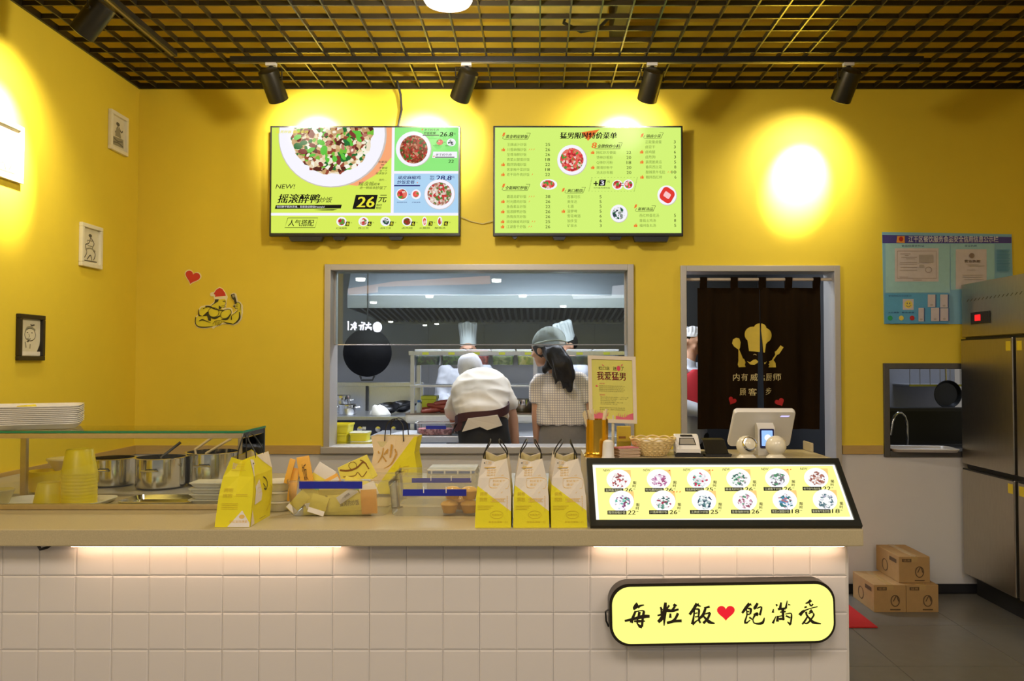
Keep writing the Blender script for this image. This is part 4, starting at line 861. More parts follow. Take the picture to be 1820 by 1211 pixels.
MB().box((XG1 - 0.016, YG + 0.001, ZK + 0.02), (XG1 - 0.001, YG + 0.012, ZG1 - 0.028), 0.002).build('corner_post', M_rail, gc)
MB().box((XG1 - 0.010, YG2 - 0.004, ZK + 0.001), (XG1 + 0.002, YG2 + 0.008, ZG1 - 0.008), 0.002).build('rear_post', MATS['dark_rail'], gc)
xp = at(44, 840, YG2).x
MB().box((xp - 0.012, YG2 - 0.012, ZK + 0.001), (xp + 0.012, YG2 + 0.006, ZG1 - 0.01), 0.002).build('rear_post', M_rail, gc)

def tray(w_, d_, h_, m, name, label, loc, rz, rim=0.018, group=None):
    o = thing(name, label, 'tray', loc, rz, group)
    def rr(sx, sy, r, z): return [(p[0], p[1], z) for p in rrect(-sx / 2, -sy / 2, sx / 2, sy / 2, r, 5)]
    b = MB(); b.loft([rr(w_ - 2 * rim, d_ - 2 * rim, 0.03, 0), rr(w_ - 2 * rim + 0.01, d_ - 2 * rim + 0.01, 0.034, 0.001), rr(w_ - 0.006, d_ - 0.006, 0.045, h_ - 0.002), rr(w_, d_, 0.048, h_ - 0.001), rr(w_, d_, 0.048, h_ + 0.002), rr(w_ - 0.012, d_ - 0.012, 0.04, h_ + 0.0015), rr(w_ - 2 * rim, d_ - 2 * rim, 0.03, 0.004)])
    b.build('tray_body', m, o, True, 0.9, local=True); return o
M_melam = mat('melamine_white', (0.80, 0.77, 0.70), 0.3, var=0.03, raw=True)
tc = at(46, 748, 3.16)
t0 = None
for k in range(10):
    loc = (tc.x - 0.01 + 0.001 * (k % 3), 3.155 + 0.001 * (k % 2), ZG1 + 0.001 + 0.0072 * k)
    lbl = ('white serving tray, topmost of the stack on the glass case' if k == 9 else 'white serving tray at the bottom of the stack on the glass case' if k == 0 else '%s white serving tray from the bottom of the stack on the glass case' % ORD[k])
    if t0 is None: t0 = tray(0.40, 0.29, 0.02, M_melam, 'serving_tray', lbl, loc, 0.42, group='white serving trays on the glass case')
    else: dup(t0, loc, 0.42 + 0.004 * (k % 3), lbl)
zt = ZG1 + 0.001 + 0.0072 * 9
o = MB().box((tc.x - 0.075, 3.10, zt + 0.0065), (tc.x + 0.085, 3.25, zt + 0.0075)).build('tray_mat', mat('paper_yellow', (0.82, 0.68, 0.02), 0.6, raw=True)); tag(o, 'yellow paper liner lying in the topmost white tray', 'paper')
o = MB().prism([(-0.03, 0), (0.03, 0.0), (0.02, 0.016), (-0.014, 0.012)], lambda a, b: (tc.x + 0.005 + a, 3.12, zt + 0.008 + b), lambda a, b: (tc.x + 0.01 + a, 3.17, zt + 0.008 + b)).build('folded_napkin', MATS['paper_yellow']); tag(o, 'folded yellow paper slip on the topmost white tray', 'paper')

# inside the case
ty = tray(0.40, 0.20, 0.016, M_melam, 'serving_tray', 'white serving tray inside the glass case under yellow cups', (at(112, 890, 3.15).x - 0.02, 3.145, ZK + 0.001), 0.0)
def cup(x, y, z, r0, r1, h, label, name='yellow_cup', group='yellow plastic cups', n=1, gap=0.0125):
    for k in range(n):
        zz_ = z + gap * k
        o = MB().lathe([(r0 - 0.003, 0.0), (r0, 0.0), (r0 + 0.0004, 0.006), (r0 - 0.0006, 0.009), (r1, h - 0.004), (r1 - 0.004, h), (0.0005, h)], (x, y, zz_), 28, cap=False).build(name, M_yplast, smooth=True)
        tag(o, label if n == 1 else 'top cup of the tall yellow stack in the glass case' if k == n - 1 else '%s cup from the bottom of the tall yellow stack in the glass case' % ORD[k], 'cup', group)
c1 = at(141, 860, 3.12); cup(c1.x, 3.12, ZK + 0.006, 0.062, 0.047, 0.095, 'upturned yellow plastic cup in the tall stack inside the glass case', n=10)
c2 = at(90, 860, 3.10); cup(c2.x, 3.10, ZK + 0.006, 0.058, 0.043, 0.085, 'single upturned yellow plastic cup beside the tall stack')
c3 = at(42, 860, 3.23); 
o = MB().lathe([(0.035, 0.0), (0.055, 0.004), (0.062, 0.04), (0.066, 0.085), (0.064, 0.086), (0.058, 0.04), (0.05, 0.008), (0.0005, 0.006)], (c3.x, 3.37, ZK + 0.013), 28).build('yellow_bowl', M_yplast, smooth=True); tag(o, 'deep yellow bowl at the left behind the yellow cups', 'bowl')
c4 = at(8, 880, 3.11)
o = MB().lathe([(0.02, 0.0), (0.032, 0.003), (0.05, 0.05), (0.053, 0.052), (0.05, 0.056), (0.0005, 0.060)], (c4.x - 0.02, 3.11, ZK + 0.006), 24).build('soup_tub', mat('tub_clear', (0.7, 0.6, 0.3), 0.2, raw=True), smooth=True); tag(o, 'lidded pale tub at the left edge of the glass case', 'tub')
cw = at(112, 835, 3.45)
for k in range(2):
    o = MB().lathe([(0.03, 0.0), (0.04, 0.003), (0.07, 0.05), (0.074, 0.055), (0.071, 0.06), (0.0005, 0.066)], (cw.x, 3.47, ZK + 0.012 + 0.067 * k), 26).build('wrapped_bowl', mat('bowl_wrapped', (0.72, 0.66, 0.52), 0.15, raw=True), smooth=True)
    tag(o, ('lower' if k == 0 else 'upper') + ' of two film wrapped bowls behind the stacked yellow cups', 'bowl', 'film wrapped bowls')

# lower steel worktop behind the case
wt = thing('steel_worktop', 'low steel worktop behind the glass display case', 'worktop', (-1.6, 3.6, 0))
MB().box((XL + 0.02, YC + 0.665, ZK - 0.03), (0.15, 3.95, ZK + 0.01), 0.003).build('worktop', M_steel, wt)
for x_ in (XL + 0.06, -1.2, 0.1):
    for y_ in (3.38, 3.9): MB().tube([(x_, y_, 0), (x_, y_, ZK - 0.03)], 0.02, 10).build('leg', M_steel, wt, True)
def pot(px, Y, r, h, label, lid=True):
    x_ = at(px, 850, Y).x
    o = thing('steel_pot', label, 'pot', (x_, Y, ZK + 0.011), group='steel pots behind the case')
    z_ = ZK + 0.011
    MB().lathe([(0.0005, 0), (r - 0.01, 0), (r, 0.008), (r, h), (r + 0.006, h + 0.003), (r - 0.003, h + 0.004), (r - 0.004, 0.012), (0.0005, 0.01)], (x_, Y, z_), 36).build('pot_body', M_chrome, o, True)
    MB().lathe([(0.0005, h * 0.8), (r - 0.006, h * 0.8)], (x_, Y, z_), 24).build('sauce', mat('dark_sauce', (0.10, 0.05, 0.012), 0.15, raw=True), o)
    MB().tube([(x_ - 0.03, Y - r, z_ + h * 0.62), (x_ - 0.028, Y - r - 0.022, z_ + h * 0.66), (x_ + 0.028, Y - r - 0.022, z_ + h * 0.66), (x_ + 0.03, Y - r, z_ + h * 0.62)], 0.004, 6).build('handle', M_chrome, o, True)
    return x_, z_ + h
xa, za = pot(200, 3.56, 0.090, 0.115, 'steel pot nearest the yellow cups, seen through the glass')
xb, zb2 = pot(286, 3.50, 0.100, 0.125, 'middle steel pot with a dark ladle, seen through the glass')
xc, zc_ = pot(378, 3.62, 0.110, 0.135, 'right steel pot with a wooden handled ladle, seen through the glass')
def ladle(x_, Y, z_, dx, m, label):
    o = thing('ladle', label, 'ladle', (x_, Y, z_ - 0.05), group='ladles standing in the pots')
    MB().lathe([(0.0005, -0.02), (0.02, -0.014), (0.028, 0.0), (0.026, 0.0), (0.018, -0.011), (0.0005, -0.016)], (x_ - dx * 0.1, Y, z_ - 0.045), 16).build('ladle_bowl', M_chrome, o, True)
    MB().tube([(x_ - dx * 0.1 + 0.02 * (1 if dx > 0 else -1), Y, z_ - 0.045), (x_, Y + 0.01, z_), (x_ + dx, Y + 0.06, z_ + 0.06)], 0.006, 8).build('handle', m, o, True)
M_woodl = mat('ladle_wood', (0.55, 0.42, 0.20), 0.4, raw=True)
ladle(xb + 0.0, 3.49, zb2, 0.06, M_black, 'dark handled ladle in the middle pot'); ladle(xc - 0.01, 3.56, zc_, 0.09, M_woodl, 'pale wooden handled ladle in the right pot'); ladle(xb + 0.09, 3.62, zb2 + 0.02, 0.07, M_woodl, 'pale handled ladle between the two right pots')
# foam boxes at the right end of the case
xf = at(372, 890, 3.12).x
for k in range(4):
    o = thing('foam_box', ('lowest ', 'second lowest ', 'second highest ', 'top ')[k] + 'white takeaway box of the pile in the glass case', 'box', (xf - 0.005 + 0.004 * (k % 2), 3.135, ZK + 0.006 + 0.021 * k), group='white takeaway boxes')
    m = MB(); 
    def rr2(sx, sy, z): return [(p[0], p[1], z) for p in rrect(-sx / 2, -sy / 2, sx / 2, sy / 2, 0.014, 3)]
    m.loft([rr2(0.10, 0.075, 0), rr2(0.125, 0.10, 0.016), rr2(0.131, 0.106, 0.0165), rr2(0.131, 0.106, 0.0195)]); m.build('box_body', M_melam, o, True, 0.6, local=True)
o = thing('foil_tray', 'flat steel tray with dark sauce at the back of the glass case', 'tray', (at(290, 892, 3.15).x, 3.15, ZK + 0.001))
m = MB(); m.loft([[(p[0], p[1], 0) for p in rrect(-0.13, -0.08, 0.13, 0.08, 0.02, 4)], [(p[0], p[1], 0.02) for p in rrect(-0.14, -0.09, 0.14, 0.09, 0.024, 4)], [(p[0], p[1], 0.021) for p in rrect(-0.135, -0.085, 0.135, 0.085, 0.022, 4)], [(p[0], p[1], 0.004) for p in rrect(-0.128, -0.078, 0.128, 0.078, 0.02, 4)]]); m.build('tray_body', M_chrome, o, True, 0.7, local=True)

# ================================================================== paper bags
def split_mat(name, base, other, plane, extra=None, lines=0.0):
    """two-colour paper: 'other' where a*x + b*z > c in the bag's own coordinates (printed pattern)"""
    m = bpy.data.materials.new(name); m.use_nodes = True; nt = m.node_tree; b = nt.nodes['Principled BSDF']; b.inputs['Roughness'].default_value = 0.55
    tc = nt.nodes.new('ShaderNodeTexCoord'); sx = nt.nodes.new('ShaderNodeSeparateXYZ'); nt.links.new(tc.outputs['Object'], sx.inputs[0])
    def half(pl):
        ax = {'x': 0, 'y': 1}[pl[0]]
        m1 = nt.nodes.new('ShaderNodeMath'); m1.operation = 'MULTIPLY'; nt.links.new(sx.outputs[ax], m1.inputs[0]); m1.inputs[1].default_value = pl[1]
        m2 = nt.nodes.new('ShaderNodeMath'); m2.operation = 'MULTIPLY_ADD'; nt.links.new(sx.outputs[2], m2.inputs[0]); m2.inputs[1].default_value = pl[2]; nt.links.new(m1.outputs[0], m2.inputs[2])
        m3 = nt.nodes.new('ShaderNodeMath'); m3.operation = 'GREATER_THAN'; nt.links.new(m2.outputs[0], m3.inputs[0]); m3.inputs[1].default_value = pl[3]
        return m3.outputs[0]
    f = half(plane)
    if extra:
        g = half(extra); mx_ = nt.nodes.new('ShaderNodeMath'); mx_.operation = 'MAXIMUM'; nt.links.new(f, mx_.inputs[0]); nt.links.new(g, mx_.inputs[1]); f = mx_.outputs[0]
    mix = nt.nodes.new('ShaderNodeMix'); mix.data_type = 'RGBA'; mix.inputs[6].default_value = base + (1,); mix.inputs[7].default_value = other + (1,); nt.links.new(f, mix.inputs[0])
    nz = nt.nodes.new('ShaderNodeTexNoise'); nz.inputs['Scale'].default_value = 40; bp = nt.nodes.new('ShaderNodeBump'); bp.inputs['Strength'].default_value = 0.15; bp.inputs['Distance'].default_value = 0.002
    nt.links.new(nz.outputs['Fac'], bp.inputs['Height']); nt.links.new(bp.outputs[0], b.inputs['Normal']); nt.links.new(mix.outputs[2], b.inputs['Base Color'])
    return m
BY, BWh = (0.82, 0.72, 0.015), (0.80, 0.72, 0.60)
M_print = mat('bag_print_tan', (0.80, 0.52, 0.12), 0.6, raw=True); M_printy = mat('bag_print_olive', (0.66, 0.50, 0.02), 0.6, raw=True)
def bag(label, loc, rz, w_, d_, h_, bm, tx, pinch=0.62, prn=None, hd='y', group='paper carrier bags', lean=0.0, hh=0.06):
    """narrow face towards -y; open top pinched; cord handles"""
    o = thing('paper_bag', label, 'bag', loc, rz, group)
    def ring(z, kx, ky, g): # 8 points with gusset folds at the middle of both -y and +y faces
        x, y = w_ / 2 * kx, d_ / 2 * ky; l = lean * z
        return [(-x + l, -y, z), (0 + l, -y + g, z), (x + l, -y, z), (x + l, 0, z), (x + l, y, z), (l, y - g, z), (-x + l, y, z), (-x + l, 0, z)]
    R = [ring(0, 1, 1, 0), ring(0.004, 1.0, 1.0, 0), ring(h_ * 0.45, 0.97, 0.99, 0.001), ring(h_ * 0.72, 0.86, 0.95, 0.007), ring(h_, pinch, 0.93, 0.016)]
    if hd == 'y': R[-1][1] = (R[-1][1][0], R[-1][1][1], h_ - 0.012); R[-1][5] = (R[-1][5][0], R[-1][5][1], h_ - 0.010); R[-1][6] = (R[-1][6][0], R[-1][6][1], h_ + 0.006)
    m = MB(); m.loft(R, cap=False); m.add(R[0], [tuple(range(8))])
    m.build('bag_body', bm, o, local=True)
    inner = MB(); inner.loft([[(x * 0.96, y * 0.97, z - 0.003) for x, y, z in R[-1]], [(x * 0.9, y * 0.9, z - 0.02) for x, y, z in R[-2]], ], cap=False); inner.build('bag_lining', mat('bag_lining_paper', (0.7, 0.6, 0.3), 0.7, raw=True), o, local=True)
    for s in (-1, 1):
        xx = s * w_ / 2 * pinch * (0.95) + lean * h_
        if hd == 'y': pts = [(xx, -d_ * 0.2, h_ - 0.02), (xx, -d_ * 0.19, h_ + 0.01), (xx * 0.6 - 0.006 * s, -d_ * 0.14, h_ + hh * 0.75), (xx * 0.4, 0, h_ + hh), (xx * 0.6, d_ * 0.14, h_ + hh * 0.75), (xx, d_ * 0.19, h_ + 0.01), (xx, d_ * 0.2, h_ - 0.02)]
        else:
            yy = s * d_ / 2 * 0.9; pts = [(-w_ * 0.2, yy, h_ - 0.02), (-w_ * 0.19, yy, h_ + 0.01), (-w_ * 0.16, yy * 0.8, h_ + hh * 0.7), (0, yy * 0.7, h_ + hh), (w_ * 0.16, yy * 0.8, h_ + hh * 0.7), (w_ * 0.19, yy, h_ + 0.01), (w_ * 0.2, yy, h_ - 0.02)]
        sm = []
        for i in range(len(pts) - 1):
            p0, p1, p2, p3 = [Vector(pts[max(0, min(len(pts) - 1, q))]) for q in (i - 1, i, i + 1, i + 2)]
            for k in range(4):
                t = k / 4; sm.append(0.5 * (2 * p1 + (p2 - p0) * t + (2 * p0 - 5 * p1 + 4 * p2 - p3) * t * t + (3 * p1 - p0 - 3 * p2 + p3) * t ** 3))
        MB().tube(sm + [Vector(pts[-1])], 0.0022, 6).build('cord_handle', M_black, o, True, local=True)
    if prn:
        def PF(a, b, l):     # a 0..1 across, b 0..1 up the narrow face
            z = b * h_; f = b
            if f < 0.45: kx, ky, g = 1 - 0.03 * f / 0.45, 1 - 0.01 * f / 0.45, 0.001 * f / 0.45
            elif f < 0.72: t = (f - 0.45) / 0.27; kx, ky, g = 0.97 - 0.11 * t, 0.99 - 0.04 * t, 0.001 + 0.006 * t
            else: t = (f - 0.72) / 0.28; kx, ky, g = 0.86 + (pinch - 0.86) * t, 0.95 - 0.02 * t, 0.007 + 0.009 * t
            x = (a - 0.5) * w_ * kx; y = -d_ / 2 * ky + g * (1 - abs(a - 0.5) * 2)
            return (x + lean * z, y - 0.0006 - l, z)
        p_ = Print(lambda a, b, l: tuple(WM[o.name] @ Vector(PF(a, b, l))), 0.00003); prn(p_); p_.flush(o, dict(T=M_print, Y=M_printy, K=M_black, W=mat('receipt_white', (0.8, 0.76, 0.72), 0.6, raw=True)), dict(T='print', Y='print', K='ink_mark', W='receipt'))
    return o
def front_print(p):
    p.text('T', '7.20', 0.16, 0.955, 0.38, 0.915, 0.0); p.rect('T', 0.14, 0.875, 0.55, 0.862); 
    for k in range(3): p.text('T', '猛男的炒饭', 0.25, 0.84 - 0.036 * k, 0.82, 0.815 - 0.036 * k)
    p.ring('T', [(0.36, 0.71), (0.94, 0.71), (0.93, 0.58), (0.82, 0.56), (0.72, 0.50), (0.70, 0.57), (0.38, 0.585)], 0.008)
    p.text('T', '别说爱我', 0.46, 0.69, 0.86, 0.655); p.text('T', '来碗饭？', 0.46, 0.64, 0.86, 0.60)
    p.text('Y', '拥抱', 0.10, 0.52, 0.32, 0.46, 0.01); p.text('Y', '拥抱', 0.10, 0.44, 0.32, 0.38, 0.01)
    p.ring('T', [(0.42, 0.42), (0.84, 0.42), (0.84, 0.375), (0.42, 0.375)], 0.006); p.text('T', '每粒饭饱满爱', 0.46, 0.412, 0.80, 0.383)
    for k in range(3): p.rect('Y', 0.06, 0.32 - 0.025 * k, 0.5 - 0.06 * k, 0.313 - 0.025 * k)
    p.ring('Y', [(0.6 + 0.18 * math.cos(t * 0.63), 0.19 + 0.055 * math.sin(t * 0.63)) for t in range(10)], 0.008); p.text('Y', '热情孜然', 0.46, 0.205, 0.74, 0.175); p.text('Y', '鲜香热辣每一口', 0.38, 0.10, 0.9, 0.07); 
    for k in range(9): p.rect('T', 0.88, 0.46 - 0.025 * k, 0.90, 0.445 - 0.025 * k)
    p.disc('K', 0.12, 0.935, 0.02, 0.01)
bw_, bd_, bh_ = 0.118, 0.20, 0.225
M_bag1 = split_mat('bag_paper_diagonal', BY, BWh, ('x', 0.75, 1.0, 0.098), None)
for k, (px, lb) in enumerate(((876, 'left of three yellow and cream paper bags beside the lit menu'), (943, 'middle of three yellow and cream paper bags beside the lit menu'), (1010, 'right of three yellow and cream paper bags, against the lit menu'))):
    p = at(px, 938, YC + 0.02)
    bag(lb, (p.x, YC + 0.022 + bd_ / 2, ZK + 0.0005), (0.0, 0.02, 0.035)[k], bw_, bd_, bh_, M_bag1, None, prn=front_print, lean=(0.02, 0.0, -0.03)[k], pinch=(0.68, 0.62, 0.62)[k], hh=0.055)
# left bag: narrow side towards the viewer, broad side to the right
pL = at(412, 935, YC + 0.03)
def left_print(p):
    p.poly('W', [(0.36, 0.004), (0.99, 0.004), (0.985, 0.06), (0.74, 0.24)])
    for k in range(7): p.rect('Y', 0.2, 0.93 - 0.02 * k, 0.8, 0.925 - 0.02 * k)
    p.text('Y', '拥抱', 0.12, 0.56, 0.40, 0.50, 0.01); p.text('Y', '拥抱', 0.12, 0.48, 0.40, 0.42, 0.01); p.rect('Y', 0.5, 0.47, 0.85, 0.463); p.rect('Y', 0.5, 0.45, 0.85, 0.443)
    for k in range(4): p.rect('Y', 0.12, 0.34 - 0.025 * k, 0.6, 0.333 - 0.025 * k)
    p.text('T', '每粒饭饱满爱', 0.4, 0.10, 0.92, 0.06); p.disc('T', 0.75, 0.15, 0.08, 0.03)
M_bag2 = mat('bag_paper_yellow', BY, 0.55, var=0.05, bump=0.2, raw=True)
lbg = bag('yellow paper bag standing alone before the glass case end', (pL.x, YC + 0.03 + 0.105, ZK + 0.0005), 0.0, 0.115, 0.205, 0.228, M_bag2, None, prn=left_print, pinch=0.52, hh=0.07, lean=0.10)
# long receipt and emblem on its broad side
def PR(a, b, l):  # a 0 front .. 1 back, b up, on the +x face
    f = b; kx = 1 - 0.03 * min(f, 0.45) / 0.45
    if f > 0.45: t = min((f - 0.45) / 0.27, 1); kx = 0.97 - 0.11 * t
    if f > 0.72: t = (f - 0.72) / 0.28; kx = 0.86 + (0.52 - 0.86) * t
    z = b * 0.228
    return tuple(WM[lbg.name] @ Vector((0.115 / 2 * kx + 0.10 * z + 0.0008 + l, -0.1 + 0.2 * a, z)))
p_ = Print(PR, 0.0002)
p_.poly('C', [(0.35, 0.995), (0.96, 1.0), (0.99, 0.74), (0.6, 0.88)]); p_.poly('C', [(0.02, 0.0), (0.2, 0.02), (0.04, 0.24)])
p_.poly('W', [(0.02, 0.97), (0.16, 0.95), (0.34, 0.60), (0.46, 0.42), (0.44, 0.32), (0.12, 0.30), (0.14, 0.5), (0.06, 0.7)])
p_.stroke('K', [(0.5, 0.66), (0.62, 0.62), (0.72, 0.54), (0.66, 0.46), (0.54, 0.48)], 0.02); p_.stroke('K', [(0.5, 0.56), (0.6, 0.50), (0.62, 0.44)], 0.016); p_.disc('K', 0.12, 0.90, 0.03, 0.012)
for k in range(5): p_.rect('T', 0.12 + 0.03 * k, 0.74 - 0.07 * k, 0.28 + 0.03 * k, 0.735 - 0.07 * k)
p_.stroke('Y', [(0.85, 0.5), (0.95, 0.4), (0.9, 0.22), (0.75, 0.12)], 0.02); p_.rect('K', 0.4, 0.055, 0.7, 0.05)
p_.flush(lbg, dict(C=mat('bag_cream', BWh, 0.6, raw=True), W=MATS['receipt_white'], K=M_black, T=M_print, Y=M_printy), dict(C='print', W='receipt', K='ink_mark', T='print', Y='print'))
# kraft and yellow bag at the back
pK = at(705, 850, 3.36)
M_bag3 = split_mat('bag_paper_kraft', (0.84, 0.66, 0.40), BY, ('x', 1.0, -0.75, -0.092), None)
kb = bag('cream and yellow paper bag with brush characters behind the clear bins', (pK.x, 3.36, ZK + 0.0105), -0.10, 0.195, 0.09, 0.232, M_bag3, None, pinch=0.98, hd='x', hh=0.07)
def PK2(a, b, l): return tuple(WM[kb.name] @ Vector(((a - 0.5) * 0.183, -0.0445 * (1 - 0.06 * b) - 0.001 + 0.006 * max(0, b - 0.45) * (1 - abs(a - 0.5) * 2) - l, b * 0.232)))
p_ = Print(PK2, 0.00003)
for pts, ws_ in (([(0.26, 0.80), (0.23, 0.66), (0.14, 0.54)], [0.02, 0.03, 0.015]), ([(0.14, 0.74), (0.17, 0.70)], 0.03), ([(0.34, 0.76), (0.28, 0.68)], 0.025), ([(0.24, 0.66), (0.33, 0.56)], [0.02, 0.03]), ([(0.45, 0.86), (0.42, 0.66), (0.40, 0.64)], [0.05, 0.035, 0.01]), ([(0.36, 0.78), (0.34, 0.70)], 0.03), ([(0.52, 0.78), (0.56, 0.70)], 0.03), ([(0.56, 0.70), (0.44, 0.52), (0.28, 0.44)], [0.04, 0.03, 0.01])): p_.stroke('T', pts, ws_)
p_.text('Y', '饭', 0.58, 0.50, 0.84, 0.30, 0.0, 0.1)
p_.flush(kb, dict(T=mat('bag_brush_tan', (0.62, 0.34, 0.06), 0.6, raw=True), Y=M_printy), dict(T='brush_lettering'))

# ================================================================== clear plastic bins and contents
M_blue = mat('label_blue', (0.012, 0.02, 0.34), 0.4, raw=True)
def bin_(px0, px1, pyt, Y, d_, label, lpx, group='clear plastic bins'):
    x0, x1 = at(px0, 880, Y).x, at(px1, 880, Y).x; w_ = x1 - x0; h_ = at(700, pyt, Y).z - ZK - 0.001
    cx, cy = (x0 + x1) / 2, Y + d_ / 2
    o = thing('plastic_bin', label, 'bin', (cx, cy, ZK + 0.001), group=group)
    def rr(k, z, t=0.0): return [(p[0], p[1], z) for p in rrect(-w_ / 2 * k + t, -d_ / 2 * k + t, w_ / 2 * k - t, d_ / 2 * k - t, 0.03, 4)]
    m = MB(); m.loft([rr(0.90, 0), rr(0.93, 0.004), rr(0.985, h_ - 0.014), rr(1.0, h_ - 0.012), rr(1.0, h_)], cap=False); m.add(rr(0.90, 0.0), [tuple(range(len(rr(0.9, 0))))])
    m.build('bin_body', M_bin, o, True, 0.5, local=True)
    m = MB(); m.loft([rr(1.0, h_ - 0.004), rr(1.006, h_ - 0.002), rr(1.006, h_ + 0.002), rr(1.0, h_ + 0.003), rr(0.985, h_ + 0.001)], cap=False); m.build('rim', M_bin, o, True, local=True)
    if lpx:
        a, b = at(lpx[0], lpx[2], Y), at(lpx[1], lpx[3], Y); f = ((a.z + b.z) / 2 - ZK) / h_
        yy = -d_ / 2 * (0.93 + 0.055 * f) - 0.003
        lb_ = MB().box((a.x - cx, yy - 0.001, b.z - ZK - 0.001), (b.x - cx, yy, a.z - ZK - 0.001)).build('label_strip', M_blue, o, local=True)
        for q in lpx[4:]: xx_ = at(q, 860, Y).x - cx; MB().box((xx_ - 0.0015, yy - 0.002, (a.z + b.z) / 2 - ZK - 0.002), (xx_ + 0.0015, yy - 0.001, a.z - ZK + 0.008)).build('label_clip', M_wplast, o, local=True)
    return o, cx, cy, w_, h_
oA, ax_, ay_, aw_, ah_ = bin_(506, 690, 856, 2.885, 0.22, 'clear plastic bin full of yellow and orange paper packets', (532, 644, 856, 869))
MB().box((at(559, 860, 2.88).x - ax_, -0.1115, 0.093), (at(567, 860, 2.88).x - ax_, -0.1105, 0.122)).build('label_tape', mat('tape_green', (0.25, 0.4, 0.15), 0.4, raw=True), oA, local=True)
MB().box((at(632, 860, 2.88).x - ax_, -0.1115, 0.093), (at(638, 860, 2.88).x - ax_, -0.1105, 0.122)).build('label_tape', MATS['tape_green'], oA, local=True)
oB, bx_, by_, bw2, bh2 = bin_(688, 862, 860, 2.885, 0.20, 'clear plastic bin with small amber sauce tubs, in the front row', (716, 829, 870, 882, 753, 793))
oC, cx_, cy_, cw2, ch2 = bin_(700, 868, 842, 3.12, 0.16, 'clear plastic bin standing behind the sauce tub bin', (732, 838, 850, 859, 766, 802, 837), )
# packets
M_pk = [mat('packet_yellow', (0.85, 0.72, 0.10), 0.5, var=0.12, scale=30, raw=True), mat('packet_orange', (0.88, 0.46, 0.06), 0.5, var=0.12, scale=30, raw=True), mat('packet_white', (0.82, 0.76, 0.66), 0.5, var=0.06, raw=True)]
def packet(px, py, w_, h_, ang, Y, m, label, band=None, txt=None, th=0.008):
    c = at(px, py, Y); o = thing('paper_packet', label, 'packet', (c.x, Y, c.z), group='paper packets in the bin')
    R = Matrix.Rotation(ang, 4, 'Y')
    def T(x, y, z): return tuple(WM[o.name] @ (R @ Vector((x, y, z))))
    def rg(k, z): return [T(-w_ / 2, -th / 2 * k, z), T(-w_ / 4, -th * 0.8 * k, z), T(w_ / 4, -th * 0.8 * k, z), T(w_ / 2, -th / 2 * k, z), T(w_ / 2, th / 2 * k, z), T(-w_ / 2, th / 2 * k, z)]
    mb_ = MB(); mb_.loft([rg(0.25, -h_ / 2), rg(1, -h_ / 2 + 0.012), rg(1, h_ / 2 - 0.012), rg(0.25, h_ / 2)]); mb_.build('sleeve', m, o, True, 0.4)
    p_ = Print(lambda a, b, l: T(a * w_ / 2, -th * 0.83 - 0.0012 - l, b * h_ / 2), 0.0001, sep=('B',))
    if band is not None: p_.rect('B', -0.98, band[0], 0.98, band[1])
    if txt: p_.text('K', txt, -0.35, 0.55, 0.35, -0.5) if h_ > w_ else p_.text('K', txt, -0.5, 0.3, 0.3, -0.35)
    p_.flush(o, dict(B=M_pk[2] if m is not M_pk[2] else M_pk[0], K=mat('packet_ink', (0.12, 0.06, 0.02), 0.6, raw=True)), dict(B='band'))
packet(515, 838, 0.02, 0.09, 0.25, 2.93, M_pk[1], 'narrow orange packet leaning at the left end of the bin'); packet(521, 862, 0.03, 0.12, 0.1, 2.945, M_pk[1], 'orange packet sunk in the left end of the bin')
packet(543, 840, 0.045, 0.115, -0.18, 2.935, M_pk[1], 'tall orange packet standing above the blue label', None, '饭')
packet(553, 880, 0.05, 0.09, -0.22, 2.91, M_pk[0], 'yellow packet standing behind the blue label', (-0.95, -0.55)); packet(530, 893, 0.04, 0.085, 0.75, 2.905, M_pk[0], 'yellow packet slanting in the lower left of the bin', (-0.9, -0.5))
packet(574, 845, 0.07, 0.07, 0.55, 2.955, M_pk[2], 'white and orange packet slanting in the middle of the bin', (-0.9, -0.2)); packet(586, 865, 0.09, 0.06, -0.5, 2.95, M_pk[1], 'orange packet with white band slanting in the bin', (0.1, 0.6))
packet(594, 884, 0.17, 0.065, -0.10, 2.925, M_pk[0], 'long yellow packet lying across the middle of the bin', None, '每粒饭饱满爱'); packet(626, 893, 0.17, 0.06, -0.08, 2.908, M_pk[0], 'long yellow packet with printed name, lower right of the bin', None, '猛男的炒饭'); packet(656, 892, 0.055, 0.085, -0.06, 2.899, M_pk[1], 'orange packet end at the lower right of the bin')
packet(617, 880, 0.075, 0.028, -0.6, 2.897, M_pk[2], 'white label strip slanting in the bin', None, '一次性筷'); packet(600, 908, 0.24, 0.03, 0.0, 2.915, M_pk[0], 'flat yellow packet on the bottom of the bin'); packet(566, 898, 0.06, 0.07, 0.3, 2.898, M_pk[0], 'short yellow packet at the front of the bin', (-0.9, -0.4)); packet(640, 868, 0.12, 0.06, 0.25, 2.95, M_pk[0], 'yellow packet leaning at the back right of the bin'); packet(655, 872, 0.06, 0.05, -0.4, 2.94, M_pk[2], 'white packet corner at the right end of the bin')
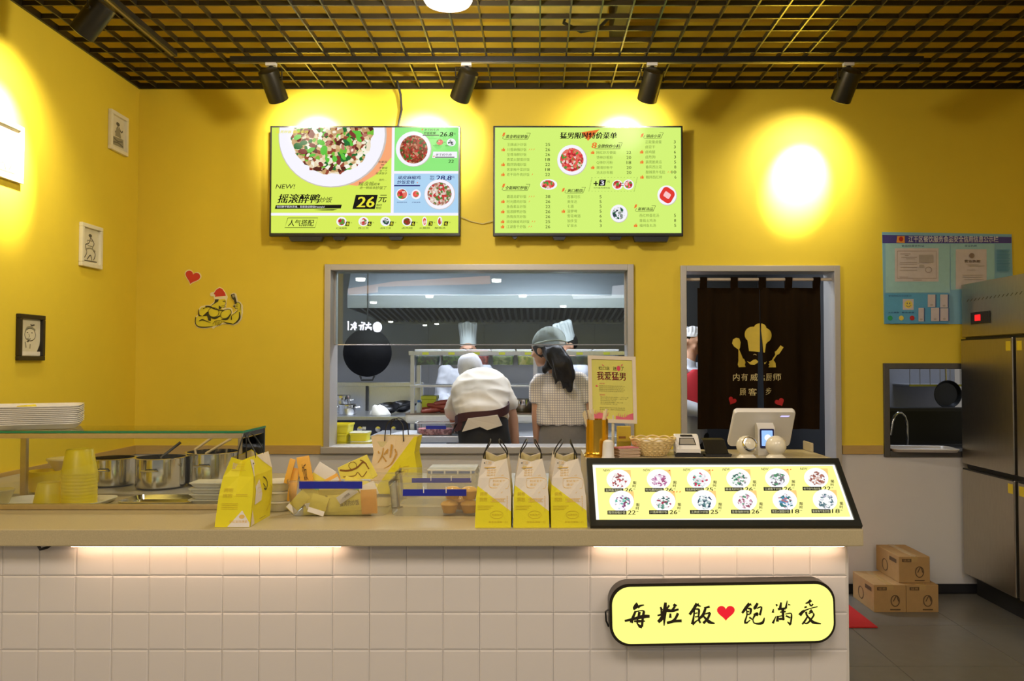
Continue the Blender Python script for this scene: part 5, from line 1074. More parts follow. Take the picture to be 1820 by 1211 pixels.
# folded printed carton on top
o = thing('printed_carton', 'bright yellow folded carton with brown line print on top of the bin', 'carton', (at(630, 850, 2.97).x, 2.97, at(630, 850, 2.97).z), group=None)
q = [at(600, 832, 2.955), at(643, 813, 2.955), at(662, 850, 2.955), at(662, 852, 2.955), at(606, 852, 2.955)]
MB().prism(q, lambda *p: tuple(p), lambda *p: (p[0] + 0.008, p[1] + 0.05, p[2] + 0.004)).build('carton_body', MATS['packet_yellow'], o)
def PCt(a, b, l): p = at(a, b, 2.955); return (p.x, p.y - 0.001 - l, p.z)
p_ = Print(PCt, 0.0001)
p_.ring('K', [(627 + 7 * math.cos(t * 0.63), 828 + 6.5 * math.sin(t * 0.63)) for t in range(10)], 1.0); p_.stroke('K', [(604, 836), (618, 837), (634, 832), (645, 822), (652, 826)], [3, 3.5, 3, 3, 2]); p_.stroke('K', [(610, 848), (630, 846), (636, 840), (644, 848), (652, 838)], 1.4); p_.stroke('K', [(640, 818), (648, 822), (656, 834)], 2)
p_.flush(o, dict(K=mat('carton_brown', (0.25, 0.10, 0.01), 0.6, raw=True)), dict(K='line_print'))
# sauce tubs
M_amber = mat('amber_sauce', (0.55, 0.27, 0.02), 0.15, var=0.15, raw=True)
for k, (px, zz_) in enumerate(((799, 0.002), (834, 0.002), (804, 0.048), (834, 0.048), (818, 0.004))):
    Yt = (2.935, 2.935, 2.955, 2.95, 3.0)[k]; x_ = at(px, 890, Yt).x
    o = thing('sauce_tub', ('lower left', 'lower right', 'upper left', 'upper right', 'rearmost')[k] + ' amber sauce tub of the pile in the front clear bin', 'tub', (x_, Yt, ZK + 0.003 + zz_), group='amber sauce tubs')
    MB().lathe([(0.0005, 0), (0.022, 0), (0.030, 0.026), (0.032, 0.027), (0.032, 0.030), (0.028, 0.031)], (x_, Yt, ZK + 0.004 + zz_), 20).build('cup', M_amber, o, True)
    MB().lathe([(0.032, 0.0302), (0.029, 0.036), (0.018, 0.043), (0.0005, 0.046)], (x_, Yt, ZK + 0.004 + zz_), 20).build('lid', mat('amber_lid', (0.72, 0.42, 0.10), 0.12, raw=True), o, True)
# white lidded tubs behind the left bag
for k in range(3):
    Yt = 3.03; x_ = at(497, 890, Yt).x
    o = thing('soup_tub', ('top', 'middle', 'bottom')[2 - k] + ' one of the white soup tubs stacked beside the yellow bag', 'tub', (x_, Yt, ZK + 0.001 + 0.036 * k), group='white soup tubs')
    MB().lathe([(0.0005, 0), (0.045, 0), (0.055, 0.028), (0.0005, 0.028)], (x_, Yt, ZK + 0.001 + 0.036 * k), 26).build('tub_body', mat('tub_pale', (0.66, 0.62, 0.45), 0.3, raw=True), o, True)
    MB().lathe([(0.0005, 0.0282), (0.058, 0.0282), (0.060, 0.031), (0.057, 0.035), (0.0005, 0.0355)], (x_, Yt, ZK + 0.001 + 0.036 * k), 26).build('lid', M_melam, o, True)
# perforated steel rack behind the bins
xr0, xr1 = at(757, 835, 3.32).x, at(845, 835, 3.32).x
o = thing('steel_rack', 'low steel rack with a blue edge behind the clear bins', 'rack', ((xr0 + xr1) / 2, 3.36, ZK + 0.011))
MB().box((xr0, 3.345, ZK + 0.011), (xr1, 3.52, ZK + 0.105), 0.004).build('rack_body', mat('rack_pale', (0.55, 0.52, 0.44), 0.4, 0.3, var=0.25, scale=70, raw=True), o)
MB().box((xr0 + 0.005, 3.341, ZK + 0.088), (xr1 - 0.005, 3.3445, ZK + 0.098)).build('blue_edge', mat('rack_blue', (0.10, 0.14, 0.30), 0.4, raw=True), o)
for k in range(4): x_ = xr0 + 0.02 + k * (xr1 - xr0 - 0.04) / 3; MB().box((x_ - 0.003, 3.339, ZK + 0.086), (x_ + 0.003, 3.341, ZK + 0.101)).build('clip', M_wplast, o)

# ================================================================== things on the raised shelf
ZP = ZM1 + 0.0006
x_ = at(1061, 800, 3.0).x; yb_ = 3.0
o = thing('chopstick_holder', 'gold metal cylinder holding disposable chopsticks', 'holder', (x_, yb_, ZP))
M_brass = mat('brass_gold', (0.78, 0.46, 0.06), 0.22, 1.0, var=0.08, scale=30, stretch=(8, 8, 1), raw=True)
MB().lathe([(0.0005, 0), (0.049, 0), (0.050, 0.005), (0.046, 0.009), (0.042, 0.014), (0.041, 0.02), (0.041, 0.135), (0.0385, 0.135), (0.0385, 0.02), (0.0005, 0.016)], (x_, yb_, ZP), 40).build('cylinder', M_brass, o, True)
M_stick = mat('chopstick_wood', (0.80, 0.68, 0.45), 0.6, var=0.1, raw=True)
for k, (dx, dy, tx, l) in enumerate(((-0.02, 0, -0.045, 0.165), (-0.012, 0.01, -0.03, 0.168), (-0.025, -0.01, -0.05, 0.160), (-0.004, 0.012, -0.015, 0.17), (0.02, 0.0, 0.035, 0.172), (0.018, 0.012, 0.03, 0.165), (0.0, -0.012, -0.022, 0.158))):
    a = Vector((x_ + dx * 0.5, yb_ + dy * 0.5, ZP + 0.02)); b = Vector((x_ + tx, yb_ + dy * 1.5, ZP + l))
    s_ = MB().tube([a, b], [0.0035, 0.0045], 4).build('chopsticks', M_stick); tag(s_, ('pale chopsticks leaning left in the gold holder', 'pale chopsticks standing half left in the gold holder', 'pale chopsticks leaning furthest left in the gold holder', 'pale chopsticks standing nearly upright at the back of the gold holder', 'pale chopsticks leaning furthest right in the gold holder', 'pale chopsticks leaning right at the back of the gold holder', 'shortest pale chopsticks at the front of the gold holder')[k], 'chopsticks', 'chopsticks in the gold holder')
xs_ = at(1081, 800, 2.935).x
o = thing('white_shaker', 'small white domed shaker beside the gold holder', 'shaker', (xs_, 2.935, ZP))
MB().lathe([(0.0005, 0), (0.023, 0), (0.024, 0.004), (0.0215, 0.007), (0.020, 0.05), (0.017, 0.061), (0.008, 0.066), (0.0005, 0.0665)], (xs_, 2.935, ZP), 28).build('shaker_body', M_wplast, o, True)
for k in range(9):
    c_ = at(1113, 806, 2.98); dx = (0, 0.002, -0.003, 0.004, 0.0, -0.002, 0.003, -0.001, -0.004)[k]
    o = thing('flyer_card', 'top pink flyer of the card stack between shaker and basket' if k == 8 else '%s pale flyer card, counted from the bottom of the stack beside the basket' % ORD[k], 'card', (c_.x + dx, 2.985, ZP + 0.004 * k), 0.42 + 0.02 * (k % 3), group='stacked flyer cards')
    cb = MB().box((-0.043, -0.025, 0), (0.043, 0.025, 0.0036), 0.0006).build('card', mat('card_pink', (0.62, 0.20, 0.24), 0.5, var=0.5, scale=60, raw=True) if k == 8 else mat('card_tan', (0.55, 0.40, 0.28), 0.6, var=0.15, raw=True), o, local=True)
# wicker basket with sweets
xb_ = at(1160, 795, 3.03).x; yb2 = 3.03
o = thing('wicker_basket', 'round straw basket with a scalloped rim', 'basket', (xb_, yb2, ZP))
M_straw = mat('straw', (0.78, 0.60, 0.28), 0.6, var=0.18, scale=80, bump=0.4, raw=True)
for k in range(8):
    f = k / 7; r = 0.046 + 0.032 * f ** 0.8; zz_ = ZP + 0.005 + 0.050 * f
    pts = [(xb_ + (r + 0.0018 * (1 if (j + k) % 2 else -1)) * math.cos(2 * PI * j / 44), yb2 + (r + 0.0018 * (1 if (j + k) % 2 else -1)) * math.sin(2 * PI * j / 44), zz_) for j in range(45)]
    MB().tube(pts, 0.0036, 6).build('woven_strand', M_straw, o, True)
for j in range(22):
    t = 2 * PI * j / 22; MB().tube([(xb_ + r_ * math.cos(t), yb2 + r_ * math.sin(t), ZP + z_) for r_, z_ in ((0.046, 0.002), (0.062, 0.022), (0.080, 0.056))], 0.0028, 5).build('stake', M_straw, o, True)
pts = [(xb_ + 0.083 * math.cos(2 * PI * j / 66), yb2 + 0.083 * math.sin(2 * PI * j / 66), ZP + 0.060 + 0.006 * abs(math.sin(11 * PI * j / 66))) for j in range(67)]
MB().tube(pts, 0.0035, 6).build('scalloped_rim', M_straw, o, True)
MB().lathe([(0.0005, 0.002), (0.046, 0.002), (0.046, 0.005), (0.0005, 0.005)], (xb_, yb2, ZP), 30).build('basket_base', M_straw, o, True)
random.seed(5)
for k in range(7):
    t = k * 0.9; r = 0.0 if k == 0 else 0.034
    s_ = MB(); s_.lathe([(0.001, -0.013), (0.008, -0.011), (0.016, 0), (0.008, 0.011), (0.001, 0.013)], (xb_ + r * math.cos(t), yb2 + r * math.sin(t), ZP + 0.047), 10, (math.cos(t * 2), math.sin(t * 2), 0.2)); s_ = s_.build('wrapped_sweet', mat('sweet_white', (0.78, 0.74, 0.66), 0.3, raw=True), smooth=True); tag(s_, 'white wrapped sweet ' + ('in the middle', 'at the right', 'towards the back right', 'at the back', 'at the left', 'towards the front left', 'at the front')[k] + ' of the straw basket', 'sweet', 'sweets in the straw basket')
# card reader
cr = at(1222, 800, 3.03); o = thing('card_reader', 'white card terminal with a grey screen on a black base', 'card terminal', (cr.x, 3.03, ZP), -0.06)
m = MB(); m.prism([(-0.05, 0), (0.05, 0), (0.05, 0.012), (-0.05, 0.012)], lambda a, b: (a, -0.052, b), lambda a, b: (a * 0.9, 0.05, b)); m.build('base', M_black, o, local=True)
prof = [(-0.052, 0.013), (-0.052, 0.026), (-0.030, 0.036), (0.022, 0.072), (0.040, 0.074), (0.046, 0.013)]
m = MB(); m.loft([[(-0.047, y_, z_) for y_, z_ in prof], [(-0.044, y_ * 0.98, z_ + 0.002) for y_, z_ in prof], [(0.036, y_ * 0.98, z_ + 0.002) for y_, z_ in prof], [(0.041, y_, z_) for y_, z_ in prof]]); m.build('body', M_wplast, o, local=True)
def RS(a, b, l): y_ = -0.028 + 0.050 * b; z_ = 0.0375 + 0.036 * b; return tuple(WM[o.name] @ Vector((-0.003 + 0.033 * a, y_ - 0.0012 - l, z_ + 0.0016 + l)))
p_ = Print(RS, 0.0003, sep=('S', 'K')); p_.poly('K', [(-0.95, 0.05), (0.95, 0.05), (0.8, 0.68), (-0.8, 0.68)]); p_.poly('S', [(-0.85, 0.1), (0.85, 0.1), (0.72, 0.62), (-0.72, 0.62)]); p_.poly('K', [(-0.7, 0.8), (0.7, 0.8), (0.66, 0.96), (-0.66, 0.96)]); p_.flush(o, dict(S=mat('lcd_grey', (0.30, 0.28, 0.24), 0.2, raw=True), K=M_black), dict(S='screen', K='bezel'))
# black tray pad
bp_ = at(1271, 800, 3.02); o = thing('signature_pad', 'flat black plastic stand beside the white terminal', 'stand', (bp_.x, 3.03, ZP), 0.06)
m = MB(); m.prism([(-0.045, 0.0), (0.045, 0.0), (0.050, 0.010), (-0.050, 0.010)], lambda a, b: (a, -0.055, b), lambda a, b: (a, 0.05, b)); m.build('base', M_black, o, local=True)
m = MB(); m.prism([(-0.05, 0.011), (-0.046, 0.011), (0.012, 0.056), (0.045, 0.060), (0.045, 0.055), (0.014, 0.050), (-0.03, 0.011)], lambda a, b: (-0.042, a, b), lambda a, b: (0.040, a, b)); m.build('sloped_plate', mat('black_gloss', (0.01, 0.011, 0.012), 0.25, raw=True), o, local=True)
# point of sale terminal, seen from behind
ps = at(1358, 800, 3.06); o = thing('pos_terminal', 'white point of sale terminal seen from behind with a small lit display', 'terminal', (ps.x, 3.075, ZP), -0.03)
tl = 0.66
def TP(x, y, z): # tilted slab: top towards the viewer's side away
    return (x, 0.075 + y * math.cos(tl) - (z - 0.05) * math.sin(tl), 0.030 + (z - 0.05) * math.cos(tl) + y * math.sin(tl))
W0, W1, H0, H1 = 0.118, 0.118, 0.05, 0.222
def slab(k, y): return [TP(*q) for q in [(p[0] * k, y, p[1]) for p in [(x * (1.0 - 0.04 * (zq - H0) / (H1 - H0)), zq) for x, zq in rrect(-W0, H0, W0, H1, 0.012, 4)]]]
m = MB(); m.loft([slab(0.97, -0.012), slab(1.0, -0.006), slab(1.0, 0.006), slab(0.98, 0.010)]); m.build('screen_back', M_wplast, o, True, 0.5, local=True)
m = MB(); m.prism([(-0.035, 0), (0.030, 0), (0.030, 0.012), (0.012, 0.03), (0.018, 0.11), (-0.002, 0.118), (-0.028, 0.10), (-0.032, 0.03)], lambda a, b: (-0.030, a - 0.02, b), lambda a, b: (0.032, a - 0.02, b)); m.build('stand', M_wplast, o, local=True)
def PD(a, b, l): return (a, -0.0555 - l + 0.036 * (b - 0.03) * 0.0 + (b - 0.03) * 0.057, b)
m = MB(); m.prism(rrect(-0.024, 0.028, 0.028, 0.098, 0.004, 3), lambda a, b: PD(a, b, 0.0), lambda a, b: PD(a, b, 0.002)); m.build('display_bezel', mat('bezel_navy', (0.01, 0.012, 0.09), 0.3, raw=True), o, local=True)
m = MB(); m.prism(rrect(-0.018, 0.036, 0.022, 0.092, 0.002, 3), lambda a, b: PD(a, b, 0.002), lambda a, b: PD(a, b, 0.003)); dsp = m.build('display', mat('display_blue_lit', (150, 190, 255), emis=1.2, var=0.05), o, local=True)
m = MB(); m.lathe([(0.0005, 0), (0.012, 0), (0.012, 0.0006), (0.0005, 0.0006)], PD(0.004, 0.066, 0.0032), 18, (0, -1, 0.0)); m.build('display_icon', mat('display_white_lit', (235, 244, 255), emis=1.2, var=0), dsp, local=True)
m = MB(); m.prism([(0.058, 0.199), (0.088, 0.199), (0.092, 0.205), (0.062, 0.205)], lambda a, b: TP(a, -0.013, b), lambda a, b: TP(a, -0.011, b)); m.build('status_light', mat('status_lit', (190, 180, 255), emis=1.6, var=0), o, local=True)
vs, fs = text_mesh('客如云', 0.03); m = MB(); m.add([TP(-0.012 + 0.042 * x, -0.0125, 0.158 + 0.012 * y) for x, y in vs], fs); q = m.build('lettering', mat('grey_ink', (0.22, 0.2, 0.18), 0.5, raw=True), o, local=True); q['kind'] = 'stuff'
# ball loudspeakers
M_cream = mat('cream_gloss', (0.80, 0.74, 0.58), 0.15, var=0.02, raw=True)
for px, lbl, front in ((1327, 'cream ball loudspeaker with chrome ring facing forward', True), (1379, 'cream ball loudspeaker turned away, plain glossy back', False)):
    s_ = at(px, 793, 2.95); o = thing('ball_speaker', lbl, 'loudspeaker', (s_.x, 2.95, ZP), group='ball loudspeakers')
    R = 0.0365; cz = ZP + 0.043
    MB().lathe([(max(0.0005, R * math.sin(PI * k / 20)), -R * math.cos(PI * k / 20)) for k in range(21)], (s_.x, 2.95, cz), 32).build('ball', M_cream, o, True)
    m = MB(); m.lathe([(0.036, 0), (0.035, 0.003), (0.026, 0.010), (0.018, 0.018), (0.016, 0.017), (0.022, 0.009), (0.030, 0.003), (0.030, 0)], (s_.x, 2.95, ZP), 28); m.build('foot_ring', M_cream, o, True)
    if front:
        d = Vector((0.15, -0.9, 0.32)).normalized(); pc_ = Vector((s_.x, 2.95, cz))
        MB().lathe([(0.027, 0.0245), (0.0275, 0.028), (0.024, 0.032), (0.020, 0.0325), (0.0185, 0.030), (0.0185, 0.026)], pc_, 32, d).build('chrome_ring', M_chrome, o, True)
        MB().lathe([(0.0185, 0.029), (0.013, 0.0335), (0.0125, 0.0325)], pc_, 32, d).build('cone_surround', M_black, o, True)
        MB().lathe([(0.0005, 0.036), (0.006, 0.0355), (0.0125, 0.0325)], pc_, 24, d).build('cone', mat('cone_silver', (0.55, 0.55, 0.58), 0.3, 0.6, raw=True), o, True)
# poster stand
YS = 3.205
a, b = at(1047, 633, YS), at(1132, 752, YS); cxs = (a.x + b.x) / 2
o = thing('poster_stand', 'white framed tabletop poster with pink characters on yellow', 'poster stand', (cxs, YS, ZP))
tl_ = 0.035
def PT(u, v, l):       # u 0..1 across, v 0..1 down
    x = a.x + (b.x - a.x) * u; z = a.z + (b.z - a.z) * v
    return (cxs + (x - cxs) + (z - b.z) * -tl_ * 0.6, YS - l, z + (x - cxs) * -0.03)
def pbar(u0, v0, u1, v1): return MB().prism([(u0, v0), (u1, v0), (u1, v1), (u0, v1)], lambda p, q: PT(p, q, 0.008), lambda p, q: PT(p, q, -0.006))
for q in ((0, 0, 1, 0.055), (0, 0.945, 1, 1), (0, 0.055, 0.075, 0.945), (0.925, 0.055, 1, 0.945)): pbar(*q).build('frame_bar', mat('stand_cream', (0.80, 0.70, 0.55), 0.35, raw=True), o)
pp = MB().prism([(0.07, 0.05), (0.93, 0.05), (0.93, 0.95), (0.07, 0.95)], lambda p, q: PT(p, q, 0.003), lambda p, q: PT(p, q, -0.004)).build('poster', mat('poster_yellow', (0.74, 0.70, 0.16), 0.25, var=0.04, raw=True), o)
p_ = Print(lambda x, y, l: PT((x - 100) / 500, (y - 70) / 730, 0.0034 + l), 0.00005)
p_.text('D', '虹口店', 212, 188, 325, 225, 0.015); p_.text('D', '送', 360, 186, 400, 228, 0.015); p_.text('D', '了', 440, 186, 475, 228, 0.015); p_.disc('R', 420, 204, 20, 28)
p_.text('R', '我爱猛男', 190, 245, 490, 335, 0.02); p_.poly('R', [(245, 162), (272, 180), (255, 182)]); p_.poly('R', [(445, 165), (468, 155), (455, 180)]); p_.poly('R', [(178, 390), (205, 405), (178, 412)])
p_.text('R', '活动内容', 215, 368, 270, 380); p_.text('R', '活动规则', 215, 488, 270, 504)
for k in range(4): p_.text('G', '顾客到店消费即可参加表白', 210, 393 + 19 * k, 480 - 14 * (k % 2), 405 + 19 * k)
for k in range(5): p_.text('G', '每人每天限领取一份小食', 222, 515 + 19 * k, (520, 500, 385, 460, 400)[k], 526 + 19 * k)
p_.text('G', '最终解释权归本店所有', 210, 630, 480, 642); p_.text('G', '快来参加吧', 210, 650, 480, 662)
p_.poly('PK', [(140, 700), (175, 715), (200, 690), (260, 700), (280, 740), (300, 770), (150, 770)]); p_.poly('PK', [(380, 720), (470, 740), (520, 700), (575, 685), (575, 768), (380, 768)])
for k in range(9): p_.stroke('PK', [(160 + 16 * k, 730), (170 + 17 * k, 665 + 9 * (k % 3))], [10, 2])
for k in range(8): p_.stroke('PK', [(400 + 22 * k, 745), (408 + 23 * k, 690 + 9 * (k % 3))], [10, 2])
p_.flush(pp, dict(D=mat('poster_olive', (0.25, 0.24, 0.02), 0.5, raw=True), R=mat('poster_pink', (0.75, 0.06, 0.12), 0.5, raw=True), G=mat('poster_text', (0.35, 0.33, 0.08), 0.5, raw=True), PK=mat('poster_rose', (0.75, 0.15, 0.22), 0.5, raw=True)), dict(PK='grass_print'))
MB().tube([(cxs, YS + 0.002, ZP + 0.006), (cxs, YS + 0.002, b.z + 0.03)], 0.006, 10).build('stand_pole', mat('stand_clear', (0.7, 0.66, 0.52), 0.2, raw=True), o, True)
MB().lathe([(0.0005, 0), (0.045, 0), (0.045, 0.004), (0.012, 0.007), (0.0005, 0.007)], (cxs, YS - 0.006, ZP), 28).build('stand_base', MATS['stand_clear'], o, True)
ya = at(1094, 756, 3.17); yb3 = at(1118, 800, 3.17)
o = thing('yellow_box', 'small dull yellow card box behind the gold holder', 'box', ((ya.x + yb3.x) / 2, 3.14, ZP))
MB().box((ya.x, 3.105, ZP), (yb3.x, 3.135, ya.z), 0.002).build('box_body', mat('box_mustard', (0.55, 0.38, 0.02), 0.5, raw=True), o)
MB().box((ya.x + 0.006, 3.1042, ZP + 0.055), (ya.x + 0.032, 3.1049, ZP + 0.063)).build('print_line', MATS['carton_brown'], o)
MB().box((ya.x - 0.004, 3.100, ZP), (yb3.x + 0.003, 3.102, ZP + 0.045)).build('acrylic_front', M_glass, o)
# ================================================================== right hand side: fridge, boxes, mat
XF = 2.64
zf1 = at(1705, 505, 5.06).z; zp = at(1705, 603, 5.06).z; zm = at(1705, 826, 5.06).z
M_fr = mat('fridge_steel', (0.50, 0.46, 0.38), 0.34, 1.0, var=0.10, scale=14, stretch=(1, 6, 1), raw=True)
M_frk = mat('fridge_gasket', (0.012, 0.012, 0.012), 0.5, raw=True)
fr = thing('steel_fridge', 'tall four door stainless steel fridge at the right edge', 'fridge', (3.0, 4.47, 0))
Y0f, Y1f = 3.88, 5.07
MB().box((XF + 0.03, Y0f, 0.12), (XR - 0.03, Y1f, zf1), 0.004).build('cabinet', M_fr, fr)
MB().box((XF + 0.0, Y0f, zp + 0.012), (XF + 0.03, Y1f, zf1 - 0.004), 0.004).build('control_fascia', M_fr, fr)
MB().box((XF + 0.02, Y0f + 0.005, 0.12), (XF + 0.032, Y1f - 0.005, zp + 0.01)).build('gasket', M_frk, fr)
MB().box((XF + 0.06, Y0f + 0.02, 0.0), (XR - 0.06, Y1f - 0.02, 0.12)).build('plinth', M_frk, fr)
ysp = atX(1806, 700, XF).y
for ya_, yb_2 in ((ysp + 0.012, Y1f - 0.004), (Y0f + 0.004, ysp - 0.022)):
    for za_, zb_3, lb in ((zm + 0.008, zp - 0.004, 'upper'), (0.13, zm - 0.022, 'lower')):
        d = MB().box((XF - 0.012, ya_, za_), (XF + 0.022, yb_2, zb_3), 0.006).build('door', M_fr, fr)
        ys_ = ya_ + 0.035 if ya_ > ysp else yb_2 - 0.035
        MB().box((XF - 0.0135, ys_ - 0.022, zb_3 - 0.075), (XF - 0.012, ys_ + 0.022, zb_3 - 0.022)).build('sticker', mat('sticker_bright', (0.80, 0.62, 0.03), 0.5, raw=True), d)
        MB().box((XF - 0.014, ya_ + 0.01, zb_3 - 0.006), (XF - 0.004, yb_2 - 0.01, zb_3 + 0.003)).build('door_handle', M_frk, d)
a, b = atX(1727, 556, XF), atX(1760, 574, XF)
cp = MB().box((XF - 0.008, b.y, b.z), (XF, a.y, a.z), 0.003).build('control_panel', M_black, fr)
ra_, rb_2 = atX(1735, 560, XF), atX(1745, 570, XF)
MB().box((XF - 0.0095, rb_2.y, rb_2.z), (XF - 0.008, ra_.y, ra_.z)).build('red_readout', mat('readout_red', (255, 40, 40), emis=1.3, var=0), cp)
for k in range(26): y_ = Y1f - 0.06 - 0.042 * k; MB().prism([(y_, zf1 - 0.115), (y_ - 0.022, zf1 - 0.10), (y_ - 0.030, zf1 - 0.10), (y_ - 0.008, zf1 - 0.115)], lambda p, q: (XF - 0.0008, p, q), lambda p, q: (XF + 0.002, p, q)).build('vent_slot', mat('vent_shadow', (0.16, 0.13, 0.07), 0.5, 0.5, raw=True), fr)

M_card = mat('cardboard', (0.40, 0.24, 0.09), 0.75, var=0.10, scale=25, raw=True); M_cink = mat('box_print', (0.10, 0.055, 0.02), 0.7, raw=True)
def carton(x0, y0, z0, w_, d_, h_, label):
    o = thing('cardboard_box', label, 'box', (x0 + w_ / 2, y0 + d_ / 2, z0), group='cardboard boxes by the wall')
    bd = MB().box((x0, y0, z0), (x0 + w_, y0 + d_, z0 + h_), 0.003).build('carton_body', M_card, o)
    MB().box((x0 + w_ / 2 - 0.018, y0 - 0.0004, z0 + h_ - 0.03), (x0 + w_ / 2 + 0.018, y0 + d_, z0 + h_ + 0.0006)).build('packing_tape', mat('tape_tan', (0.46, 0.30, 0.12), 0.25, raw=True), o)
    p_ = Print(lambda a, b, l: (x0 + w_ * a, y0 - 0.0012 - l, z0 + h_ * b), 0.0001)
    p_.rect('K', 0.10, 0.92, 0.40, 0.80); p_.text('T', '猛男', 0.14, 0.90, 0.36, 0.82); p_.ring('K', [(0.66 + 0.13 * math.cos(t * 0.63), 0.42 + 0.2 * math.sin(t * 0.63)) for t in range(10)], 0.03); p_.rect('K', 0.5, 0.12, 0.82, 0.08); p_.stroke('K', [(0.6, 0.4), (0.7, 0.6), (0.76, 0.4)], 0.03)
    p_.flush(o, dict(K=M_cink, T=M_card), {})
    p_ = Print(lambda a, b, l: (x0 - 0.0006 - l, y0 + d_ * (1 - a), z0 + h_ * b), 0.0001); p_.rect('K', 0.6, 0.85, 0.9, 0.7); p_.ring('K', [(0.4 + 0.12 * math.cos(t * 0.63), 0.4 + 0.22 * math.sin(t * 0.63)) for t in range(10)], 0.03); p_.flush(o, dict(K=M_cink), {})
carton(1.925, 4.70, 0.0, 0.183, 0.31, 0.155, 'left cardboard box of the two on the floor by the wall')
carton(2.110, 4.70, 0.0, 0.183, 0.31, 0.155, 'right cardboard box of the two on the floor by the wall')
carton(2.085, 4.735, 0.156, 0.178, 0.315, 0.150, 'cardboard box stacked on top of the two others')
o = MB().box((1.05, 4.42, 0.0005), (1.83, 5.02, 0.008), 0.003).build('door_mat', mat('mat_red', (0.46, 0.008, 0.008), 0.9, var=0.12, scale=120, bump=0.5, raw=True)); tag(o, 'bright red door mat on the grey floor beside the counter end', 'mat')

# ================================================================== doorway curtain
YV = YW + 0.035
cu = thing('door_curtain', 'dark brown two panel doorway curtain with a yellow chef emblem', 'curtain', (at(1350, 700, YV).x, YV, at(1350, 765, YV).z))
M_cloth = mat('curtain_brown', (0.013, 0.0065, 0.0018), 0.9, var=0.3, scale=9, stretch=(3, 1, 0.4), raw=True, spec=0.08)
zrod = at(1350, 497, YV).z; ztop = at(1350, 512, YV).z; zbot = at(1350, 763, YV).z
def wave(x, z):
    k = min(1.0, max(0.0, (ztop - z) / 0.5)); return YV + (0.007 + 0.006 * k) * math.sin(x * 34 + 1.2 * math.sin(z * 2)) + 0.004 * math.sin(x * 71 + z * 1.5)
def panel(fl, fr_, name):
    nx, nz = 60, 30; front, back = [], []
    for j in range(nz + 1):
        z_ = ztop + (zbot - ztop) * j / nz; xl, xr_ = fl(z_), fr_(z_)
        for i in range(nx + 1):
            x_ = xl + (xr_ - xl) * i / nx; front.append((x_, wave(x_, z_) - 0.0012, z_)); back.append((x_, wave(x_, z_) + 0.0012, z_))
    N = len(front); m = MB(); fs = []
    for j in range(nz):
        for i in range(nx):
            a_ = j * (nx + 1) + i; b_ = a_ + 1; c_ = a_ + nx + 2; d_ = a_ + nx + 1; fs += [(a_, b_, c_, d_), (N + a_, N + d_, N + c_, N + b_)]
    for i in range(nx): a_ = i; fs.append((a_, N + a_, N + a_ + 1, a_ + 1)); a_ = nz * (nx + 1) + i; fs.append((a_, a_ + 1, N + a_ + 1, N + a_))
    for j in range(nz): a_ = j * (nx + 1); b_ = a_ + nx + 1; fs.append((a_, b_, N + b_, N + a_)); a_ += nx; b_ += nx; fs.append((a_, N + a_, N + b_, b_))
    m.add(front + back, fs); return m.build(name, M_cloth, cu, True, 1.2)
X_ = lambda px: at(px, 600, YV).x
zs = at(1350, 585, YV).z
gap = lambda z_: max(0.0, (zs - z_)) / (zs - zbot)
pnl = panel(lambda z_: X_(1240) - 0.006 * gap(z_), lambda z_: X_(1350.6) - 0.026 * gap(z_) ** 0.5, 'curtain_panel')
pnr = panel(lambda z_: X_(1351.4) + 0.020 * gap(z_) ** 0.5, lambda z_: X_(1458) - 0.014 * gap(z_), 'curtain_panel')
for px in (1250.5, 1305, 1355, 1402, 1452):
    x_ = X_(px); m = MB(); m.loft([[(x_ + s * 0.023, y_, z_) for s in (-1, 1) for y_, z_ in (((wave(x_, ztop) - 0.002, ztop - 0.01), ) if s < 0 else ((wave(x_, ztop) - 0.002, ztop - 0.01),))] + [(x_ + 0.023, wave(x_, ztop) + 0.002, ztop - 0.01), (x_ - 0.023, wave(x_, ztop) + 0.002, ztop - 0.01)]] +
        [[(x_ - 0.022, YV - 0.014, z_), (x_ + 0.022, YV - 0.014, z_), (x_ + 0.022, YV + 0.014, z_), (x_ - 0.022, YV + 0.014, z_)] for z_ in (zrod - 0.004, zrod + 0.010)] + [[(x_ - 0.022, YV - 0.004, zrod + 0.015), (x_ + 0.022, YV - 0.004, zrod + 0.015), (x_ + 0.022, YV + 0.004, zrod + 0.015), (x_ - 0.022, YV + 0.004, zrod + 0.015)]])
    m.build('hanging_tab', M_cloth, cu, True, 0.8)
o = thing('curtain_rod', 'pale rod carrying the brown curtain across the doorway', 'rod', (X_(1350), YV, zrod))
MB().tube([(H_door[0] + 0.001, YV, zrod), (H_door[1] - 0.001, YV, zrod)], 0.0095, 12).build('rod', mat('rod_cream', (0.66, 0.56, 0.45), 0.4, raw=True), o, True)
M_emb = mat('emblem_yellow', (0.62, 0.46, 0.05), 0.7, var=0.1, raw=True); M_emt = mat('emblem_text', (0.66, 0.56, 0.26), 0.7, raw=True); M_emr = mat('emblem_red', (0.40, 0.004, 0.006), 0.7, raw=True)
def PCu(a, b, l):
    p = at(1280 + a / 7.123, 560 + b / 7.123, YV); return (p.x, wave(p.x, p.z) - 0.0030 - l, p.z)
pl_ = Print(PCu, 0.0001, sep=('Y', 'R'), grid=14); pr_ = Print(PCu, 0.0001, sep=('Y', 'R'), grid=14)
def arc(cx, cy, r, a0, a1, n=10): return [(cx + r * math.cos(math.radians(a0 + (a1 - a0) * i / n)), cy + r * math.sin(math.radians(a0 + (a1 - a0) * i / n))) for i in range(n + 1)]
pl_.poly('Y', arc(410, 246, 97, 110, 290) + arc(495, 180, 72, 200, 275) + [(500, 112), (498, 470), (370, 458), (380, 338)])
